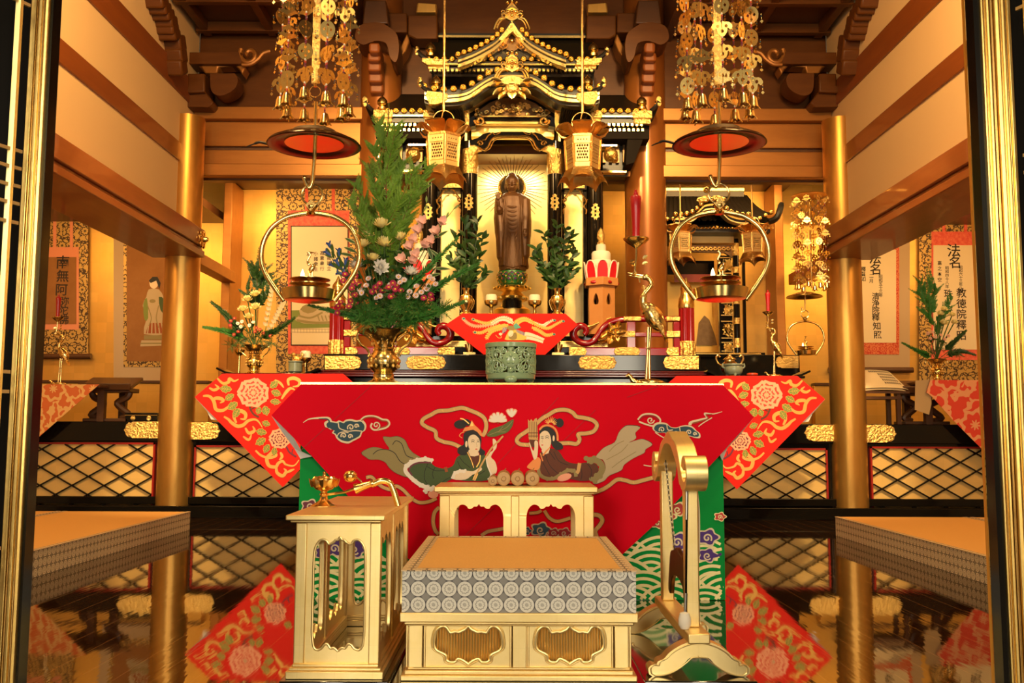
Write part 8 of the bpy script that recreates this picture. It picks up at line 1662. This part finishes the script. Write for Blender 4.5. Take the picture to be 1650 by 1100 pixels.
for k in range(14): q.tube([at(1084 + k * 7.4 + cos(a) * 3.4 * (1 - a / 9), 376 + sin(a) * 3.6 * (1 - a / 9), YN - .06) for a in [i * .6 for i in range(12)]], .010, GOLDM, 5)
q.build('carved_transom', sn)
# inner hanging band and picture
q = MB(); q.box(Xn(1075), Xn(1162), YN + .3, YN + .33, Zn(434), Zn(411), BLACK); q.build('valance', sn); q = MB(); q.box(Xn(1095), Xn(1164), YN + .28, YN + .3, Zn(447), Zn(434), mat('red_lacquer_board', (.3, .03, .01), .3)); q.build('red_board', sn)
q = MB(); q.box(Xn(1080), Xn(1166), YN + .55, YN + .57, Zn(572), Zn(440), GOLDW); q.plate([at(x, y, YN + .53) for x, y in ((1122, 556), (1126, 520), (1135, 508), (1143, 515), (1152, 540), (1156, 556))], (0, .01, 0), BRONZE); q.build('inner_panel', sn)
# roof
YE = 8.75; x0, x1 = X_(1040, YE, 355), X_(1252, YE, 355)
q = MB()
def roof(u, v): xx = x0 + (x1 - x0) * u; k = abs(u - .5) * 2; inset = .28 * v; xx = xx * 1 + (0.5 - u) * inset * 2 * .55; return V((xx, YE + .5 * v, Zn(356, YE) + (Zn(314, YE + .5) - Zn(356, YE)) * v ** 1.35 + .1 * max(0, k - .7) / .3 * (1 - v) ** 2 + .012 * (sin(u * 48 * pi) > 0)))
q.grid(96, 8, roof, BLACKM); q.grid(24, 4, lambda u, v: roof(u, v) - V((0, 0, .06)), BLACKM); r_ = q.build('roof', sn)
q = MB(); q.box(Xn(1060, YE + .5), Xn(1200, YE + .5), YE + .46, YE + .56, Zn(318, YE + .5), Zn(304, YE + .5), BLACKM); q.box(Xn(1060, YE + .5), Xn(1200, YE + .5), YE + .45, YE + .47, Zn(309, YE + .5), Zn(305, YE + .5), GOLDB); q.build('ridge', r_)
q = MB(); q.tube(cr([V((x1 - .08, YE, Zn(357, YE))), V((x1 - .0, YE, Zn(350, YE))), V((x1 + .05, YE, Zn(326, YE)))], 4), [.03] * 8 + [.02], BLACKM, 8); q.build('corner_tail', r_)
q = MB()
for k in range(22):
    u = .03 + k * .044; p = roof(u, 0)
    if 1105 < 1040 + 212 * u < 1180: continue
    q.ball(p + V((0, -.02, .012)), .022, GOLDB, 8, 5)
q.build('tile_ends', r_)
half = cr([(1147, 327), (1158, 329), (1166, 336), (1176, 345), (1192, 350), (1206, 350)], 4); full = [(2294 - x, y) for x, y in half[::-1]] + half[1:]
q = MB(); YKn = YE - .12; G2 = [at(x, y - 2, YKn) for x, y in full]; q.grid(len(full) - 1, 2, lambda u, v: G2[round(u * (len(full) - 1))] + V((0, v * .3, 0)), BLACKM); band(q, full, 4, 8, YKn + .02, YKn + .1, BLACKM); kg = q.build('curved_gable', sn)
q = MB(); band(q, full, 1, 4, YKn - .01, YKn + .06, GOLDB); band(q, full, 8, 10, YKn, YKn + .1, GOLDM); q.build('gold_edge', kg)
q = MB()
for (x, y) in along(full, 15): q.ball(at(x, y - 5, YKn - .01), .024, GOLDB, 8, 5)
for x in (-16, -8, 8, 16): q.ball(at(1147 + x, 317 + abs(x) * .3, YKn - .01), (.05, .02, .03), GOLDC, 8, 5)
q.ball(at(1138, 306, YKn), .03, GOLDB, 10, 6); q.build('tile_ends', kg)
q = MB()
for k in range(34): p = roof(.02 + k * .029, 0); q.box(p.x - .008, p.x + .008, YE + .04, YE + .3, Zn(365, YE) - .012, Zn(365, YE) + .012, GOLDB)
q.box(x0 + .05, x1 - .05, YE + .06, 9.5, Zn(372, YE), Zn(367, YE), BLACKM); q.build('rafter_ends', sn)
for px, nm in ((1213, 'right'), (1097, 'left')):
    l = lantern(px, 392, 8.55, .62, f'small gilt hexagonal lantern hanging at the {nm} front of the side shrine', .2, 3.3)
# ================================================================ camera, lights
cam = bpy.data.cameras.new('camera'); co = bpy.data.objects.new('camera', cam); C.objects.link(co)
cam.sensor_width = 36; cam.lens = FOC / 1650 * 36; cam.clip_start = .05
co.matrix_world = Matrix.Translation((0, 0, CAM_H)) @ Matrix.Rotation(pi / 2 + PITCH, 4, 'X') @ Matrix.Rotation(ROLL, 4, 'Z')
sc = bpy.context.scene; sc.camera = co
w = bpy.data.worlds.new('world'); sc.world = w; w.use_nodes = True; w.node_tree.nodes['Background'].inputs[0].default_value = (1, .62, .3, 1); w.node_tree.nodes['Background'].inputs[1].default_value = .06
def area(name, loc, target, size, power, col, shape='RECTANGLE', sy=None, spread=None):
    l = bpy.data.lights.new(name, 'AREA'); l.energy = power; l.color = col; l.shape = shape; l.size = size; l.size_y = sy or size
    if spread: l.spread = spread
    o = bpy.data.objects.new(name, l); C.objects.link(o); o.location = loc
    o.rotation_euler = (V(target) - V(loc)).to_track_quat('-Z', 'Y').to_euler(); return o
def spot(name, loc, target, power, col, ang=60, blend=.5, r=.05):
    l = bpy.data.lights.new(name, 'SPOT'); l.energy = power; l.color = col; l.spot_size = rad(ang); l.spot_blend = blend; l.shadow_soft_size = r
    o = bpy.data.objects.new(name, l); C.objects.link(o); o.location = loc
    o.rotation_euler = (V(target) - V(loc)).to_track_quat('-Z', 'Y').to_euler(); return o
def point(name, loc, power, col, r=.04):
    l = bpy.data.lights.new(name, 'POINT'); l.energy = power; l.color = col; l.shadow_soft_size = r
    o = bpy.data.objects.new(name, l); C.objects.link(o); o.location = loc; return o
WARM = (1, .55, .18); WARM2 = (1, .69, .31); DAY = (1, .88, .66)
# daylight and lamps of the outer hall, through its open front behind the camera
for sx in (-1, 1): area('hall_opening', (sx * 1.75, -2.4, 1.8), (sx * .5, 4.5, .9), 1.4, 112, DAY, sy=1.8)
# ceiling spots in the sanctuary, aimed at the altar
for sx in (-1, 1):
    spot('altar_spot', (sx * 1.2, 4.6, 4.35), (sx * .3, 8.0, 2.9), 360, WARM2, 56, .6, .1)
    spot('cloth_spot', (sx * 1.5, 2.4, 4.3), (sx * .4, 4.2, .8), 185, WARM2, 60, .6, .1)
    # lamps tucked behind the tie beams of the alcoves and in the side rooms, plus added corner fill
    area('alcove_lamp', (sx * 2.1, 8.75, 3.25), (sx * 2.1, 9.9, 1.9), 1.75, 16, WARM, sy=.12)
    area('alcove_corner_fill', (sx * 2.72, 9.2, 3.2), (sx * 2.85, 9.9, 2.2), .2, 3, WARM)  # unseen fill added to brighten the alcove corner wall
    area('side_room_lamp', (sx * 4.2, 8.3, 2.9), (sx * 4.2, 9.9, 1.7), 1.8, 25, WARM, sy=.3)
    area('side_hall_lamp', (sx * 4.2, 5.2, 2.9), (sx * 3.6, 6, 0), 1.2, 60, WARM, sy=1.2)
    area('bay_lamp', (sx * 1.6, 4.6, 4.35), (sx * 2.95, 6.0, 2.6), 1.0, 115, WARM, sy=1.0)
for sx in (-1, 1):
    spot('panel_spot', (sx * 1.9, 3.9, 4.3), (sx * 2.35, 8.1, .5), 950, WARM2, 34, .8, .1)
    spot('side_altar_fill', (sx * 1.7, 6.2, 4.3), (sx * 2.1, 9.3, 1.9), 70, WARM2, 50, .7, .08)  # unseen fill added from the front so the side shrine looks less flat
# lamp inside the shrine above the statue
area('shrine_lamp', (0, 8.72, 3.25), (0, 8.95, 2.3), .5, 9, (1, .88, .52), sy=.1)
sc.view_settings.view_transform = 'Standard'; sc.view_settings.look = 'None'; sc.view_settings.gamma = 1; sc.view_settings.exposure = 0.34
sc.cycles.max_bounces = 8; sc.cycles.use_denoising = True; sc.cycles.sample_clamp_indirect = 6
